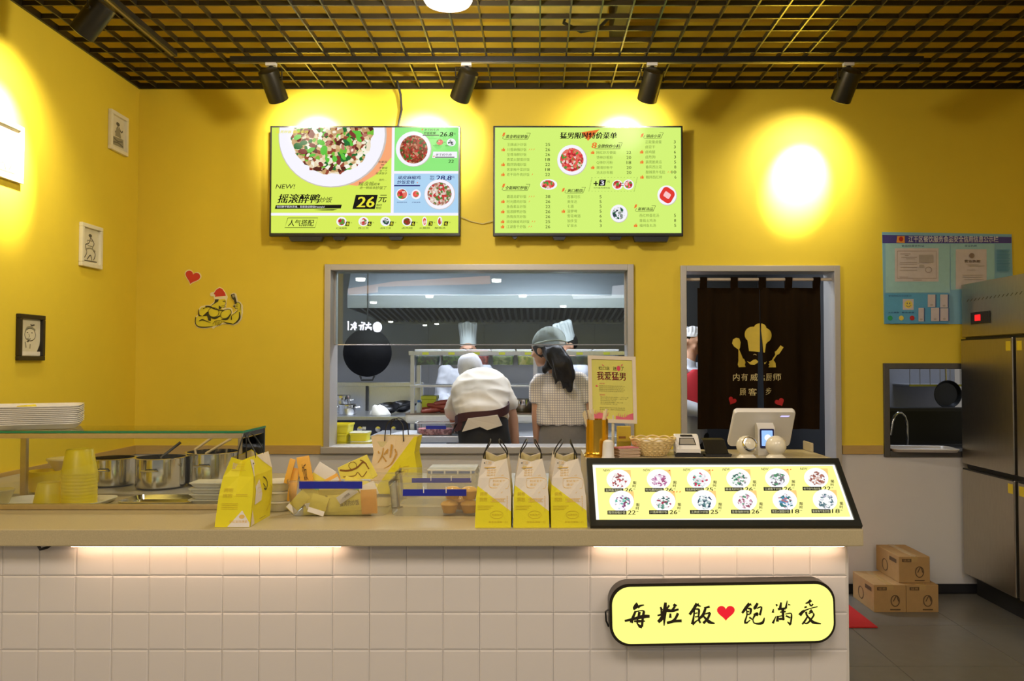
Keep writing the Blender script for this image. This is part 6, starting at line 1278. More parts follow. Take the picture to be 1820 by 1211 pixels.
pr_.poly('Y', [(515, 110)] + arc(510, 175, 66, 285, 350, 5) + arc(560, 260, 90, 290, 430) + [(570, 370), (556, 478), (540, 476), (528, 330), (514, 200)])
pl_.poly('Y', [(195, 290), (235, 300), (254, 350), (246, 410), (234, 440), (290, 552), (310, 562), (326, 600), (318, 630), (328, 660), (230, 662), (216, 630), (225, 580), (255, 548), (224, 440), (170, 400), (146, 360), (158, 310)])
pr_.poly('Y', [(766, 385), (772, 390), (748, 436), (752, 440), (782, 396), (788, 402), (762, 446), (766, 450), (796, 404), (802, 410), (752, 492), (724, 508), (712, 506), (682, 572), (708, 610), (714, 664), (606, 664), (618, 640), (604, 628), (622, 606), (612, 590), (656, 572), (704, 505), (698, 468), (722, 450)])
pl_.poly('Y', [(345, 584), (380, 600), (420, 568), (450, 564), (478, 590), (470, 606), (430, 632), (385, 628)]); pr_.poly('Y', [(548, 600), (560, 606), (582, 585), (568, 612), (552, 626)]); pl_.stroke('TT', [(420, 506), (438, 498), (456, 510)], 8)
for t, x0, x1 in (('内', 158, 240), ('有', 266, 356), ('威', 384, 470)): pl_.text('TT', t, x0, 742, x1, 834, 0.008)
for t, x0, x1 in (('厨', 572, 656), ('师', 680, 770)): pr_.text('TT', t, x0, 742, x1, 834, 0.008)
pr_.rect('TT', 545, 766, 552, 778); pr_.rect('TT', 545, 798, 553, 830)
for t, x0, x1 in (('顾', 245, 332), ('客', 362, 455)): pl_.text('TT', t, x0, 928, x1, 1020, 0.008)
pr_.text('TT', '步', 570, 920, 650, 1010, 0.008)
pl_.poly('R', heart(142, 1092, 108, 96, 0.5)); pr_.poly('R', heart(758, 1112, 108, 98, -0.45))
for p_, pn in ((pl_, pnl), (pr_, pnr)): p_.flush(pn, dict(Y=M_emb, TT=M_emt, R=M_emr), dict(Y='emblem', TT='lettering', R='heart_print'))

# ================================================================== dish room seen through the small opening
zl = H_pass[2]
tr_ = tray(0.40, 0.26, 0.018, mat('tray_grey_white', (0.66, 0.64, 0.60), 0.3, raw=True), 'serving_tray', 'white tray lying on the ledge of the small wall opening', ((at(1632, 795, YW + 0.08).x), YW + 0.05, zl + 0.001), -0.12)
o = thing('dish_sink', 'dark steel sink bench behind the small wall opening', 'sink', (2.75, 5.65, 0))
MB().box((2.10, 5.30, 0.70), (3.40, 6.1, zl - 0.06), 0.004).build('bench', M_steelk, o)
MB().box((2.30, 5.45, zl - 0.05), (3.30, 6.0, zl - 0.045)).build('basin', M_frk, o)
for x_ in (2.15, 3.35):
    for y_ in (5.35, 6.05): MB().tube([(x_, y_, 0), (x_, y_, 0.70)], 0.02, 8).build('leg', M_steelk, o, True)
MB().box((2.2, 6.1, zl - 0.06), (3.38, 6.16, zl + 0.22), 0.03).build('splash_back', M_black, o)
fx = at(1583, 750, 5.6).x
o = thing('gooseneck_tap', 'steel gooseneck tap in the small wall opening', 'tap', (fx + 0.1, 5.6, zl - 0.06))
MB().tube([(fx + 0.12, 5.62, zl - 0.06), (fx + 0.12, 5.62, zl + 0.12)] + [(fx + 0.06 + 0.06 * math.cos(t), 5.62 - 0.02 * (1 - math.cos(t)), zl + 0.12 + 0.09 * math.sin(t)) for t in [0.3, 0.8, 1.3, 1.8, 2.3, 2.8]] + [(fx - 0.012, 5.58, zl + 0.06)], 0.009, 10).build('spout', M_chrome, o, True)
MB().lathe([(0.0005, 0), (0.025, 0), (0.022, 0.03), (0.012, 0.05), (0.0005, 0.05)], (fx + 0.12, 5.62, zl - 0.06), 16).build('tap_base', M_chrome, o, True)
pf = at(1696, 702, 6.3)
o = thing('hanging_pan', 'dark round frying pan hanging behind the small wall opening', 'pan', (pf.x, 6.40, pf.z - 0.12))
MB().lathe([(0.0005, 0), (0.09, 0), (0.11, 0.035), (0.107, 0.036), (0.088, 0.004), (0.0005, 0.004)], (pf.x, 6.43, pf.z), 28, (0, -1, 0)).build('pan_body', mat('pan_grey', (0.06, 0.065, 0.075), 0.3, 0.6, raw=True), o, True)
MB().tube([(pf.x, 6.42, pf.z + 0.10), (pf.x, 6.425, pf.z + 0.26)], 0.008, 8).build('handle', M_chrome, o, True)
MB().tube([(pf.x, 6.44, pf.z + 0.275), (pf.x, 6.425, pf.z + 0.27), (pf.x, 6.425, pf.z + 0.25)], 0.003, 6).build('hook', M_chrome, o, True)
ra3, rb3 = at(1612, 684, 6.6), at(1682, 684, 6.6)
o = thing('wire_shelf', 'wire shelf with a yellow edge strip behind the small wall opening', 'shelf', ((ra3.x + rb3.x) / 2, 6.6, ra3.z))
MB().box((ra3.x - 0.05, 6.45, ra3.z - 0.006), (rb3.x + 0.05, 6.749, ra3.z + 0.004)).build('shelf_board', mat('shelf_white', (0.6, 0.62, 0.68), 0.4, raw=True), o)
MB().box((ra3.x - 0.05, 6.446, ra3.z - 0.010), (rb3.x + 0.05, 6.4495, ra3.z + 0.006)).build('edge_strip', mat('strip_yellow', (0.45, 0.42, 0.05), 0.5, raw=True), o)
for k in range(6): x_ = ra3.x - 0.04 + k * (rb3.x - ra3.x + 0.08) / 5; MB().tube([(x_, 6.46, ra3.z + 0.004), (x_, 6.46, ra3.z + 0.22)], 0.003, 6).build('upright_wire', M_steelk, o, True)

# ================================================================== kitchen
ZS = H_win[2]                                 # window sill height
# range hood along the back
zl_ = at(617, 548, 7.6).z; zu_ = at(617, 524, 7.6).z; xh0 = at(617, 548, 7.6).x
hd = thing('range_hood', 'long stainless range hood with slatted grease filters over the stoves', 'range hood', (0.0, 8.2, zl_))
M_hood = mat('hood_steel', (0.40, 0.42, 0.46), 0.42, 0.9, var=0.12, scale=6, stretch=(0.4, 1, 4), raw=True)
MB().box((xh0, 7.60, zl_), (1.95, 7.63, zu_), 0.004).build('front_lip', M_hood, hd)
MB().prism([(7.63, zu_), (7.60, zu_), (7.95, 2.595), (8.88, 2.595), (8.88, zu_)], lambda p, q: (xh0, p, q), lambda p, q: (1.95, p, q)).build('canopy', M_hood, hd)
MB().prism([(7.63, zl_), (8.88, zl_ - 0.02), (8.88, zu_), (7.63, zu_)], lambda p, q: (xh0, p, q), lambda p, q: (xh0 + 0.02, p, q)).build('side_cheek', M_hood, hd)
MB().box((xh0 + 0.02, 8.86, 1.84), (1.95, 8.88, zu_)).build('rear_lip', M_hood, hd)
fz0, fz1 = zl_ + 0.055, zl_ - 0.04
MB().prism([(7.9, fz0), (8.86, fz1), (8.86, fz1 + 0.01), (7.9, fz0 + 0.01)], lambda p, q: (xh0 + 0.02, p, q), lambda p, q: (1.95, p, q)).build('filter_backing', mat('filter_dark', (0.06, 0.062, 0.068), 0.5, 0.4, raw=True), hd)
me = None; x_ = xh0 + 0.06
while x_ < 1.93:
    if me is None:
        q = MB().prism([(7.9, fz0), (8.86, fz1), (8.86, fz1 - 0.03), (7.9, fz0 - 0.03)], lambda p, q: (-0.012, p, q), lambda p, q: (0.012, p, q)).build('filter_slat', mat('filter_steel', (0.32, 0.33, 0.35), 0.3, 0.9, var=0.4, scale=9, stretch=(8, 1, 1), raw=True), hd); me = q.data
        q.location.x = x_; off_ = WM[hd.name]
    else: q = link('filter_slat', me, hd); q.location.x = x_
    x_ += 0.062
# stoves
zst = at(660, 741, 6.75).z
st = thing('stove_bench', 'stainless stove bench with control knobs at the left of the kitchen', 'stove', (-1.75, 7.1, 0))
xs1 = at(727, 741, 6.75).x
MB().box((-2.33, 6.75, zst - 0.03), (xs1, 7.62, zst), 0.005).build('stove_top', M_steelk, st)
MB().box((-2.33, 6.78, 0.08), (xs1 - 0.01, 7.60, zst - 0.03)).build('stove_front', mat('stove_navy', (0.03, 0.035, 0.075), 0.35, 0.3, raw=True), st)
MB().box((-2.33, 6.82, 0), (xs1 - 0.02, 7.58, 0.08)).build('plinth', M_frk, st)
MB().box((-2.33, 7.60, zst), (xs1, 7.63, at(660, 683, 7.62).z), 0.003).build('splash_back', M_steelk, st)
MB().box((-2.33, 7.585, at(660, 686, 7.62).z - 0.005), (xs1, 7.64, at(660, 682, 7.62).z + 0.012), 0.003).build('splash_rail', M_steelk, st)
xq = at(653, 710, 7.6).x; MB().box((xq - 0.012, 7.57, zst), (xq + 0.012, 7.60, at(660, 686, 7.62).z), 0.002).build('gas_pipe', M_frk, st)
for px in (640, 672, 700): k_ = at(px, 763, 6.77); MB().lathe([(0.0005, 0), (0.026, 0), (0.022, 0.02), (0.0005, 0.022)], (k_.x, 6.78, k_.z), 16, (0, -1, 0)).build('knob', M_chrome, st, True)
a, b = at(636, 759, 6.77), at(650, 764, 6.77); MB().box((a.x, 6.776, b.z), (b.x, 6.779, a.z)).build('rating_plate', M_wplast, st)
def kpot(px, Y, r, h, z_, label, handles=True):
    x_ = at(px, 720, Y).x; o = thing('stock_pot', label, 'pot', (x_, Y, z_), group='stock pots on the stove')
    MB().lathe([(0.0005, 0), (r - 0.008, 0), (r, 0.01), (r, h), (r + 0.006, h + 0.002), (r - 0.003, h + 0.004), (r - 0.004, 0.012), (0.0005, 0.012)], (x_, Y, z_ + 0.001), 28).build('pot_body', M_chrome, o, True)
    for s in (-1, 1): MB().tube([(x_ + s * r, Y - 0.03, z_ + h * 0.75), (x_ + s * (r + 0.03), Y - 0.02, z_ + h * 0.78), (x_ + s * (r + 0.03), Y + 0.02, z_ + h * 0.78), (x_ + s * r, Y + 0.03, z_ + h * 0.75)], 0.005, 6).build('handle', M_chrome, o, True)
kpot(618, 7.0, 0.075, 0.085, zst, 'front shiny stock pot on the stove by the window edge'); kpot(607, 7.3, 0.08, 0.15, zst, 'taller rear stock pot on the stove by the window edge')
def wok(px, py, Y, r, d, label, ax=(0, -0.35, 1)):
    p = at(px, py, Y); o = thing('cooking_pan', label, 'pan', (p.x, Y, p.z - 0.05), group='black pans on the stove')
    MB().lathe([(0.0005, -d), (r * 0.5, -d * 0.86), (r * 0.85, -d * 0.4), (r, 0), (r - 0.006, 0), (r * 0.82, -d * 0.38), (r * 0.48, -d * 0.8), (0.0005, -d * 0.93)], p, 28, ax).build('pan_body', mat('iron_black', (0.012, 0.012, 0.014), 0.25, 0.5, raw=True), o, True)
    MB().tube([p + Vector((r * 0.95, 0, 0.0)), p + Vector((r + 0.10, -0.06, 0.03))], 0.010, 8).build('handle', M_black, o, True)
wok(690, 723, 7.0, 0.105, 0.055, 'black pan with a bright highlight on the stove'); wok(714, 720, 7.28, 0.11, 0.06, 'black pan behind, at the right end of the stove')
# white cloth heap
p = at(674, 733, 6.85); o = thing('dish_cloth', 'crumpled white cloth on the stove edge', 'cloth', (p.x, 6.87, zst))
m = MB(); n_ = 14; R_ = []
n_ = 24; R_ = []
for k in range(7):
    rr_ = [0.078, 0.080, 0.070, 0.058, 0.046, 0.028, 0.004][k]
    R_.append([(p.x - 0.02 * k / 6 + rr_ * (1 + 0.16 * math.sin(3 * t * 2 * PI / n_ + k * 0.4) + 0.07 * math.sin(7 * t * 2 * PI / n_)) * math.cos(2 * PI * t / n_), 6.87 + 0.75 * rr_ * (1 + 0.16 * math.sin(3 * t * 2 * PI / n_ + k * 0.4)) * math.sin(2 * PI * t / n_), zst + 0.001 + [0, 0.012, 0.035, 0.055, 0.070, 0.080, 0.076][k] + (0.012 * math.sin(2 * t * 2 * PI / n_) if k > 2 else 0)) for t in range(n_)])
m.loft(R_); m.build('cloth', mat('cloth_white', (0.70, 0.68, 0.62), 0.8, var=0.1, bump=0.5, raw=True), o, True, 2.0)
# hanging wok on the wall cladding
p = at(653, 627, 7.55); R0 = 43 / FOC * 7.55
o = thing('hanging_wok', 'large black wok hanging upright above the stove', 'wok', (p.x, 7.5, p.z - R0), group=None)
MB().lathe([(0.0005, 0.10), (R0 * 0.45, 0.085), (R0 * 0.8, 0.045), (R0, 0), (R0 * 0.98, -0.004), (R0 * 0.78, 0.038), (R0 * 0.44, 0.076), (0.0005, 0.09)], p, 44, (0.05, -1, 0.0)).build('wok_body', mat('wok_iron', (0.003, 0.003, 0.004), 0.7, 0.0, var=0.4, raw=True, spec=0.15), o, True)
MB().tube([p + Vector((-0.065, 0, -R0 * 0.96)), p + Vector((-0.05, -0.01, -R0 - 0.03)), p + Vector((0.05, -0.01, -R0 - 0.03)), p + Vector((0.065, 0, -R0 * 0.96))], 0.009, 8).build('loop_handle', M_blackm, o, True)
MB().tube([p + Vector((-0.05, 0, R0 * 0.97)), p + Vector((-0.04, 0.0, R0 + 0.03)), p + Vector((0.04, 0.0, R0 + 0.03)), p + Vector((0.05, 0, R0 * 0.97))], 0.009, 8).build('loop_handle', M_blackm, o, True)
ho = MB(); ho.tube([(p.x, 7.55, p.z + R0 + 0.02), (p.x, 7.55, 2.598)], 0.006, 8); tag(ho.build('hanging_hook', M_blackm, smooth=True), 'thin dark rod from which the large wok hangs', 'hook')

# serving rack with food containers
YRk = 6.40
zu2, zl2 = at(760, 626, YRk).z, at(760, 686, YRk).z
xr0, xr1 = at(729, 640, YRk).x, at(1128, 640, YRk).x
rk = thing('steel_rack', 'two shelf stainless rack across the middle of the kitchen', 'rack', ((xr0 + xr1) / 2, YRk, 0))
zb4 = at(760, 735, YRk).z
for x_ in (xr0 + 0.02, (xr0 + xr1) / 2 + 0.1, xr1 - 0.02):
    for y_ in (YRk, YRk + 0.34): MB().box((x_ - 0.015, y_ - 0.015, 0), (x_ + 0.015, y_ + 0.015, zu2 + 0.005)).build('post', M_steelk, rk)
MB().box((xr0 - 0.01, YRk - 0.02, zu2 - 0.025), (xr1, YRk - 0.012, zu2 + 0.005), 0.002).build('front_edge', M_steelk, rk)
MB().box((xr0 - 0.01, YRk + 0.345, zu2 - 0.02), (xr1, YRk + 0.36, zu2 + 0.005), 0.002).build('rear_edge', M_steelk, rk)
MB().box((xr0, YRk - 0.02, zl2 - 0.012), (xr1, YRk + 0.36, zl2 + 0.006), 0.003).build('lower_shelf', M_steelk, rk)
tb = MB().box((xr0 - 0.03, YRk - 0.06, zb4 - 0.075), (xr1, YRk + 0.40, zb4 - 0.003), 0.02).build('table_top', mat('table_white', (0.55, 0.54, 0.53), 0.3, 0.2, raw=True), rk)
MB().box((xr0 - 0.031, YRk - 0.0625, zb4 - 0.0032), (xr1, YRk + 0.40, zb4)).build('table_edge', mat('table_brown', (0.10, 0.06, 0.03), 0.4, raw=True), rk)
M_tub = glass_mat('tub_clear_plastic', (0.92, 0.95, 0.96), 1.45, 0.05, 0.12, (0.8, 0.85, 0.85))
FOODS = [((735, 781), [(40, 70, 20), (70, 110, 40), (24, 50, 14)], 'dark chopped greens', 'leftmost'), ((782, 826), [(50, 90, 24), (90, 140, 50), (30, 60, 20)], 'green herbs', 'second'), ((827, 870), [(190, 50, 40), (220, 90, 70), (150, 30, 30)], 'red chopped tomato', 'red'), ((872, 915), [(120, 150, 60), (150, 170, 90), (90, 120, 40)], 'pale green leaves', 'pale'), ((917, 962), [(200, 200, 60), (220, 215, 120), (150, 170, 40)], 'yellow green beans', 'yellow'), ((1008, 1054), [(30, 50, 20), (50, 80, 30), (20, 34, 12)], 'very dark greens', 'dark'), ((1056, 1102), [(60, 80, 50), (90, 100, 70), (40, 60, 30)], 'grey green leaves', 'last')]
for k, ((p0, p1), cols, what, _) in enumerate(FOODS):
    x0, x1 = at(p0, 630, YRk).x, at(p1, 630, YRk).x; zt_ = zu2 + 0.022; h_ = 0.125
    o = thing('food_tub', 'clear food tub of %s hanging in the rack' % what, 'tub', ((x0 + x1) / 2, YRk + 0.16, zt_ - h_), group='food tubs in the rack')
    w2, d2 = (x1 - x0) / 2 - 0.004, 0.145; cx2, cy2 = (x0 + x1) / 2, YRk + 0.16
    def rr3(kx, z_): return [(cx2 + q[0], cy2 + q[1], z_) for q in rrect(-w2 * kx, -d2 * kx, w2 * kx, d2 * kx, 0.02, 3)]
    m = MB(); m.loft([rr3(0.88, zt_ - h_), rr3(0.96, zt_ - 0.01)], cap=False); m.add(rr3(0.88, zt_ - h_), [tuple(range(16))]); m.build('tub_body', M_tub, o, True, 0.6)
    m = MB(); m.loft([rr3(0.94, zt_ - 0.012), rr3(1.0, zt_ - 0.010), rr3(1.0, zt_), rr3(0.93, zt_)], cap=False); m.build('rim', mat('tub_rim', (0.74, 0.76, 0.80), 0.3, raw=True), o, True, 0.6)
    m = MB(); m.loft([rr3(0.85, zt_ - h_ + 0.004), rr3(0.90, zt_ - h_ * 0.42)]); m.build('food', food_mat('food_' + what.replace(' ', '_'), cols, 60, 0, k), o)
    MB().box((cx2 - 0.03, YRk - 0.0215, zu2 - 0.022), (cx2 + 0.02, YRk - 0.0202, zu2 - 0.002)).build('price_tag', mat('tag_green', (0.35, 0.38, 0.03), 0.5, raw=True), o)
# meat, yellow box, bottle on the rack table
p = at(790, 728, YRk + 0.05)
random.seed(11); M_meat = mat('raw_meat', (0.26, 0.05, 0.04), 0.35, var=0.35, scale=25, raw=True)
for k, (dx, dz, l) in enumerate(((-0.09, 0.022, 0.10), (-0.02, 0.022, 0.10), (0.06, 0.024, 0.11), (-0.05, 0.052, 0.10), (0.03, 0.054, 0.10), (0.10, 0.050, 0.09), (0.0, 0.082, 0.09), (-0.13, 0.022, 0.06))):
    o = MB().lathe([(0.0008, -l), (0.014, -l * 0.9), (0.022, -l * 0.3), (0.021, l * 0.4), (0.012, l * 0.92), (0.0008, l)], (p.x + dx, YRk + 0.06 + 0.02 * (k % 3), zb4 + dz), 12, (1, 0.25 * (-1) ** k, 0.12 * (-1) ** k)).build('meat_piece', M_meat, smooth=True)
    tag(o, ('left strip of red meat on the bottom', 'middle strip of red meat on the bottom', 'right strip of red meat on the bottom', 'left strip of red meat in the second layer', 'middle strip of red meat in the second layer', 'right strip of red meat in the second layer', 'topmost strip of red meat', 'short leftmost strip of red meat')[k] + ' of the heap by the yellow box', 'meat', 'meat strips on the rack table')
a, b = at(748, 704, YRk + 0.12), at(776, 732, YRk + 0.12)
o = thing('yellow_crate', 'lime yellow plastic box behind the meat on the rack table', 'box', ((a.x + b.x) / 2, YRk + 0.18, zb4 + 0.001))
M_lime = mat('lime_plastic', (0.55, 0.60, 0.03), 0.4, raw=True)
MB().box((a.x + 0.006, YRk + 0.12, zb4 + 0.001), (b.x - 0.004, YRk + 0.28, a.z - 0.03), 0.008).build('box_body', M_lime, o); MB().box((a.x, YRk + 0.115, a.z - 0.03), (b.x, YRk + 0.285, a.z), 0.005).build('lid', M_lime, o)
bx5 = at(746, 720, YRk + 0.08).x
o = thing('water_bottle', 'small clear bottle with blue cap on the rack table', 'bottle', (bx5 - 0.005, YRk + 0.08, zb4 + 0.001))
MB().lathe([(0.0005, 0), (0.022, 0), (0.023, 0.06), (0.012, 0.08), (0.0005, 0.08)], (bx5 - 0.005, YRk + 0.08, zb4 + 0.001), 16).build('bottle_body', mat('bottle_pale', (0.55, 0.62, 0.60), 0.15, raw=True), o, True)
MB().lathe([(0.0005, 0.0805), (0.014, 0.0805), (0.014, 0.098), (0.0005, 0.098)], (bx5 - 0.005, YRk + 0.08, zb4 + 0.001), 14).build('cap', mat('cap_blue', (0.05, 0.16, 0.45), 0.4, raw=True), o, True)

# pass bench just inside the window
zb5 = at(780, 776, 5.80).z
bn = thing('prep_bench', 'low stainless bench just behind the window', 'bench', (-0.2, 5.9, 0))
xb0, xb1 = at(655, 776, 5.8).x, H_win[1] + 0.15
MB().box((xb0, 5.80, zb5 - 0.045), (xb1, 6.32, zb5), 0.004).build('bench_top', M_steelk, bn)
for x_ in (xb0 + 0.05, xb1 - 0.05):
    for y_ in (5.84, 6.28): MB().tube([(x_, y_, 0), (x_, y_, zb5 - 0.045)], 0.02, 10).build('leg', M_steelk, bn, True)
MB().box((xb0 + 0.03, 5.83, 0.2), (xb1 - 0.03, 6.29, 0.22)).build('under_shelf', M_steelk, bn)
a, b = at(738, 752, 5.86), at(806, 774, 5.86)
o = thing('meat_bin', 'clear bin of minced meat with a blue label on the bench', 'bin', ((a.x + b.x) / 2, 5.95, zb5 + 0.001))
hw = (b.x - a.x) / 2; mx_ = (a.x + b.x) / 2
def rr4(k, z_): return [(mx_ + q[0], 5.95 + q[1], z_) for q in rrect(-hw * k, -0.085 * k, hw * k, 0.085 * k, 0.02, 3)]
m = MB(); m.loft([rr4(0.9, zb5 + 0.001), rr4(1.0, a.z)], cap=False); m.add(rr4(0.9, zb5 + 0.001), [tuple(range(16))]); m.build('bin_body', M_tub, o, True, 0.6)
m = MB(); m.loft([rr4(1.0, a.z - 0.006), rr4(1.04, a.z - 0.004), rr4(1.04, a.z), rr4(0.98, a.z)], cap=False); m.build('rim', MATS['tub_rim'], o, True, 0.6)
m = MB(); m.loft([rr4(0.86, zb5 + 0.004), rr4(0.9, zb5 + 0.045)]); m.build('minced_meat', food_mat('food_mince', [(150, 60, 60), (180, 90, 90), (120, 40, 45), (200, 130, 125)], 70, 0, 3), o)
a2, b2 = at(757, 757, 5.86), at(793, 763, 5.86); MB().box((a2.x, 5.857, b2.z), (b2.x, 5.861, a2.z)).build('label_strip', M_blue, o)
x_ = at(818, 760, 6.0).x
o = MB().lathe([(0.0005, 0), (0.045, 0), (0.058, 0.09), (0.061, 0.092), (0.058, 0.094), (0.044, 0.004), (0.0005, 0.004)], (x_, 6.05, zb5 + 0.001), 24).build('clear_tub', M_tub, smooth=True); tag(o, 'round clear tub behind the bending cook on the bench', 'tub')
# white sheet on the bench corner
a, b = at(690, 775, 5.85), at(745, 785, 5.85)
o = MB().prism([(a.x, 5.82), (a.x + 0.22, 5.82), (a.x + 0.30, 6.1), (a.x + 0.08, 6.2)], lambda p, q: (p, q, zb5 + 0.001), lambda p, q: (p, q, zb5 + 0.012)).build('plastic_sheet', mat('sheet_white', (0.66, 0.68, 0.72), 0.25, var=0.2, bump=0.6, raw=True)); tag(o, 'folded white plastic sheet at the left end of the bench', 'sheet')

# yellow trays stacked on the sill
def ytray(px0, px1, pyb, h_px, Y, label, depth=0.15, zbase=None, lid=False):
    x0, x1 = at(px0, pyb, Y).x, at(px1, pyb, Y).x; h_ = h_px / FOC * Y; z_ = zbase
    o = thing('yellow_tray', label, 'food tray', ((x0 + x1) / 2, Y + depth / 2, z_), group='yellow food trays on the sill')
    w2, d2 = (x1 - x0) / 2, depth / 2; cx2, cy2 = (x0 + x1) / 2, Y + d2
    def rr5(k, zz_, i=0.0): return [(cx2 + q[0], cy2 + q[1], z_ + zz_) for q in rrect(-w2 * k + i, -d2 * k + i, w2 * k - i, d2 * k - i, 0.010, 3)]
    m = MB(); m.loft([rr5(0.86, 0), rr5(0.93, h_ * 0.78), rr5(0.99, h_ * 0.80), rr5(1.0, h_), rr5(0.93, h_, 0.002), rr5(0.82, 0.004, 0.002)]); m.build('tray_body', mat('tray_yellow', (0.72, 0.66, 0.03), 0.4, var=0.04, raw=True), o, True, 0.5)
    if lid:
        m = MB(); m.loft([rr5(1.01, h_ + 0.0005), rr5(1.02, h_ + 0.004), rr5(0.97, h_ + 0.006)]); m.build('lid', mat('lid_pale', (0.66, 0.66, 0.5), 0.25, raw=True), o, True, 0.5)
    return z_ + h_
Yq = YW + 0.178
zsil = ZS - 0.03
shf = MB().box((H_win[0] - 0.08, YW + 0.178, ZS - 0.05), (at(700, 790, 5.3).x, YW + 0.42, ZS - 0.0405), 0.003).build('sill_shelf', M_steelk); tag(shf, 'steel ledge inside the window carrying the yellow trays', 'ledge')
zq = ZS - 0.040
z1_ = ytray(584, 616, 795, 14, Yq + 0.005, 'bottom tray of the left yellow stack on the sill', 0.20, zq); z2_ = ytray(583, 617, 783, 15, Yq + 0.005, 'middle tray of the left yellow stack on the sill', 0.20, z1_ + 0.001); ytray(584, 619, 770, 16, Yq + 0.005, 'empty top tray of the left yellow stack on the sill', 0.20, z2_ + 0.001)
z1_ = ytray(622, 658, 795, 14, Yq + 0.005, 'lidded yellow tray beside the left stack on the sill', 0.14, zq, True); ytray(620, 653, 780, 14, Yq + 0.02, 'lidded yellow tray lying on the one beside the stack', 0.14, z1_ + 0.0065, True); ytray(661, 690, 795, 13, Yq + 0.005, 'yellow tray half hidden by the cream bag on the sill', 0.14, zq, True)
# things at the right of the window
a = at(1043, 715, 5.75); o = thing('yellow_crate', 'mustard yellow box behind the poster stand in the kitchen', 'box', (a.x, 6.0, zb5 + 0.001))
MB().box((a.x - 0.06, 5.95, zb5 + 0.001), (a.x + 0.10, 6.15, a.z - 0.04), 0.008).build('box_body', MATS['lime_plastic'], o); MB().box((a.x - 0.065, 5.945, a.z - 0.04), (a.x + 0.105, 6.155, a.z - 0.02), 0.004).build('lid', MATS['lime_plastic'], o)
pot2 = at(930, 720, 6.55)
kpot(928, YRk + 0.18, 0.085, 0.10, zb4, 'shiny pot on the rack table between the two front workers')
# ceiling lights in the hall behind the viewer, mirrored in the window glass
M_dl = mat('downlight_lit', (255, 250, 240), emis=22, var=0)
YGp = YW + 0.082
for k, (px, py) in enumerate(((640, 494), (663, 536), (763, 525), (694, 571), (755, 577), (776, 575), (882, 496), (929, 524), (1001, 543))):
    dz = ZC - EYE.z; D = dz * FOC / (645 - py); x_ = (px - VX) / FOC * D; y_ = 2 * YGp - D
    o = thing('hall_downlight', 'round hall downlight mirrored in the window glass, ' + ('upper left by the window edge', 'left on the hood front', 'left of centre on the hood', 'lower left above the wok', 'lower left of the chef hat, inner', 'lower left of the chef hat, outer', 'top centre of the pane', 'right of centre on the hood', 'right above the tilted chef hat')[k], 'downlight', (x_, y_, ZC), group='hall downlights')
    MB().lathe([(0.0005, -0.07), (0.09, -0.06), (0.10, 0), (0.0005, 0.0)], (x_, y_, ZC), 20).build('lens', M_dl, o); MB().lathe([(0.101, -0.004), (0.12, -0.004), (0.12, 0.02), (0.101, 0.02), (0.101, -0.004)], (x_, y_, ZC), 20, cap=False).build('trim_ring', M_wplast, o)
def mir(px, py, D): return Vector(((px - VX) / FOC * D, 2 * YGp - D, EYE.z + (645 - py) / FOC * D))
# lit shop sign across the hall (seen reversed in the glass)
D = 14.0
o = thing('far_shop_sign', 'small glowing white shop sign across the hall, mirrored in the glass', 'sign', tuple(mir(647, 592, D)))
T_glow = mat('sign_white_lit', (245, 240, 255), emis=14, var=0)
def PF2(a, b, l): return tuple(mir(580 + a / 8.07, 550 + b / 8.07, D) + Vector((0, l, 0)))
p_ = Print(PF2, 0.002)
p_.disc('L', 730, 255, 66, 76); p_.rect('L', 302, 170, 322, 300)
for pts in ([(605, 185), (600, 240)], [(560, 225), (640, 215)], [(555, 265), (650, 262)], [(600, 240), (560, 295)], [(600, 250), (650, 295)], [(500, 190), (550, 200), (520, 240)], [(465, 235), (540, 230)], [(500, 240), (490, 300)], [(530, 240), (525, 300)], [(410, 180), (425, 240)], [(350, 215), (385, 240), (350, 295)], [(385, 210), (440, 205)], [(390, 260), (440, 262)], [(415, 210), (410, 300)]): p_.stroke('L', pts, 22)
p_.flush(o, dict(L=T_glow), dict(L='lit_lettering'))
# lit fascia boards across the hall
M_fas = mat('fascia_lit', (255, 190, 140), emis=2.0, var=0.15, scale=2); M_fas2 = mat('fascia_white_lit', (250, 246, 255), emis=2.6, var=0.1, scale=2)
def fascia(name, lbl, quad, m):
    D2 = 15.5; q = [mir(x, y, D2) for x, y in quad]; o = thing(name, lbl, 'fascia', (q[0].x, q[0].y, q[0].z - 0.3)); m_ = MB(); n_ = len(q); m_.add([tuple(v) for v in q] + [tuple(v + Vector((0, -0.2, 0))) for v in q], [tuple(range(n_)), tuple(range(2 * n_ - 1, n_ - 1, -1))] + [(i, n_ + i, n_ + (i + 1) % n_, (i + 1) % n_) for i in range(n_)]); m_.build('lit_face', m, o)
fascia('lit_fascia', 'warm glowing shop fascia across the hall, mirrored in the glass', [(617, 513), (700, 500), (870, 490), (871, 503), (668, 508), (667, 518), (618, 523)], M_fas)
fascia('lit_fascia', 'white glowing shop fascia across the hall, mirrored in the glass', [(1017, 523), (1020, 530), (1112, 528), (1112, 506), (1090, 508), (1089, 526)], M_fas2)
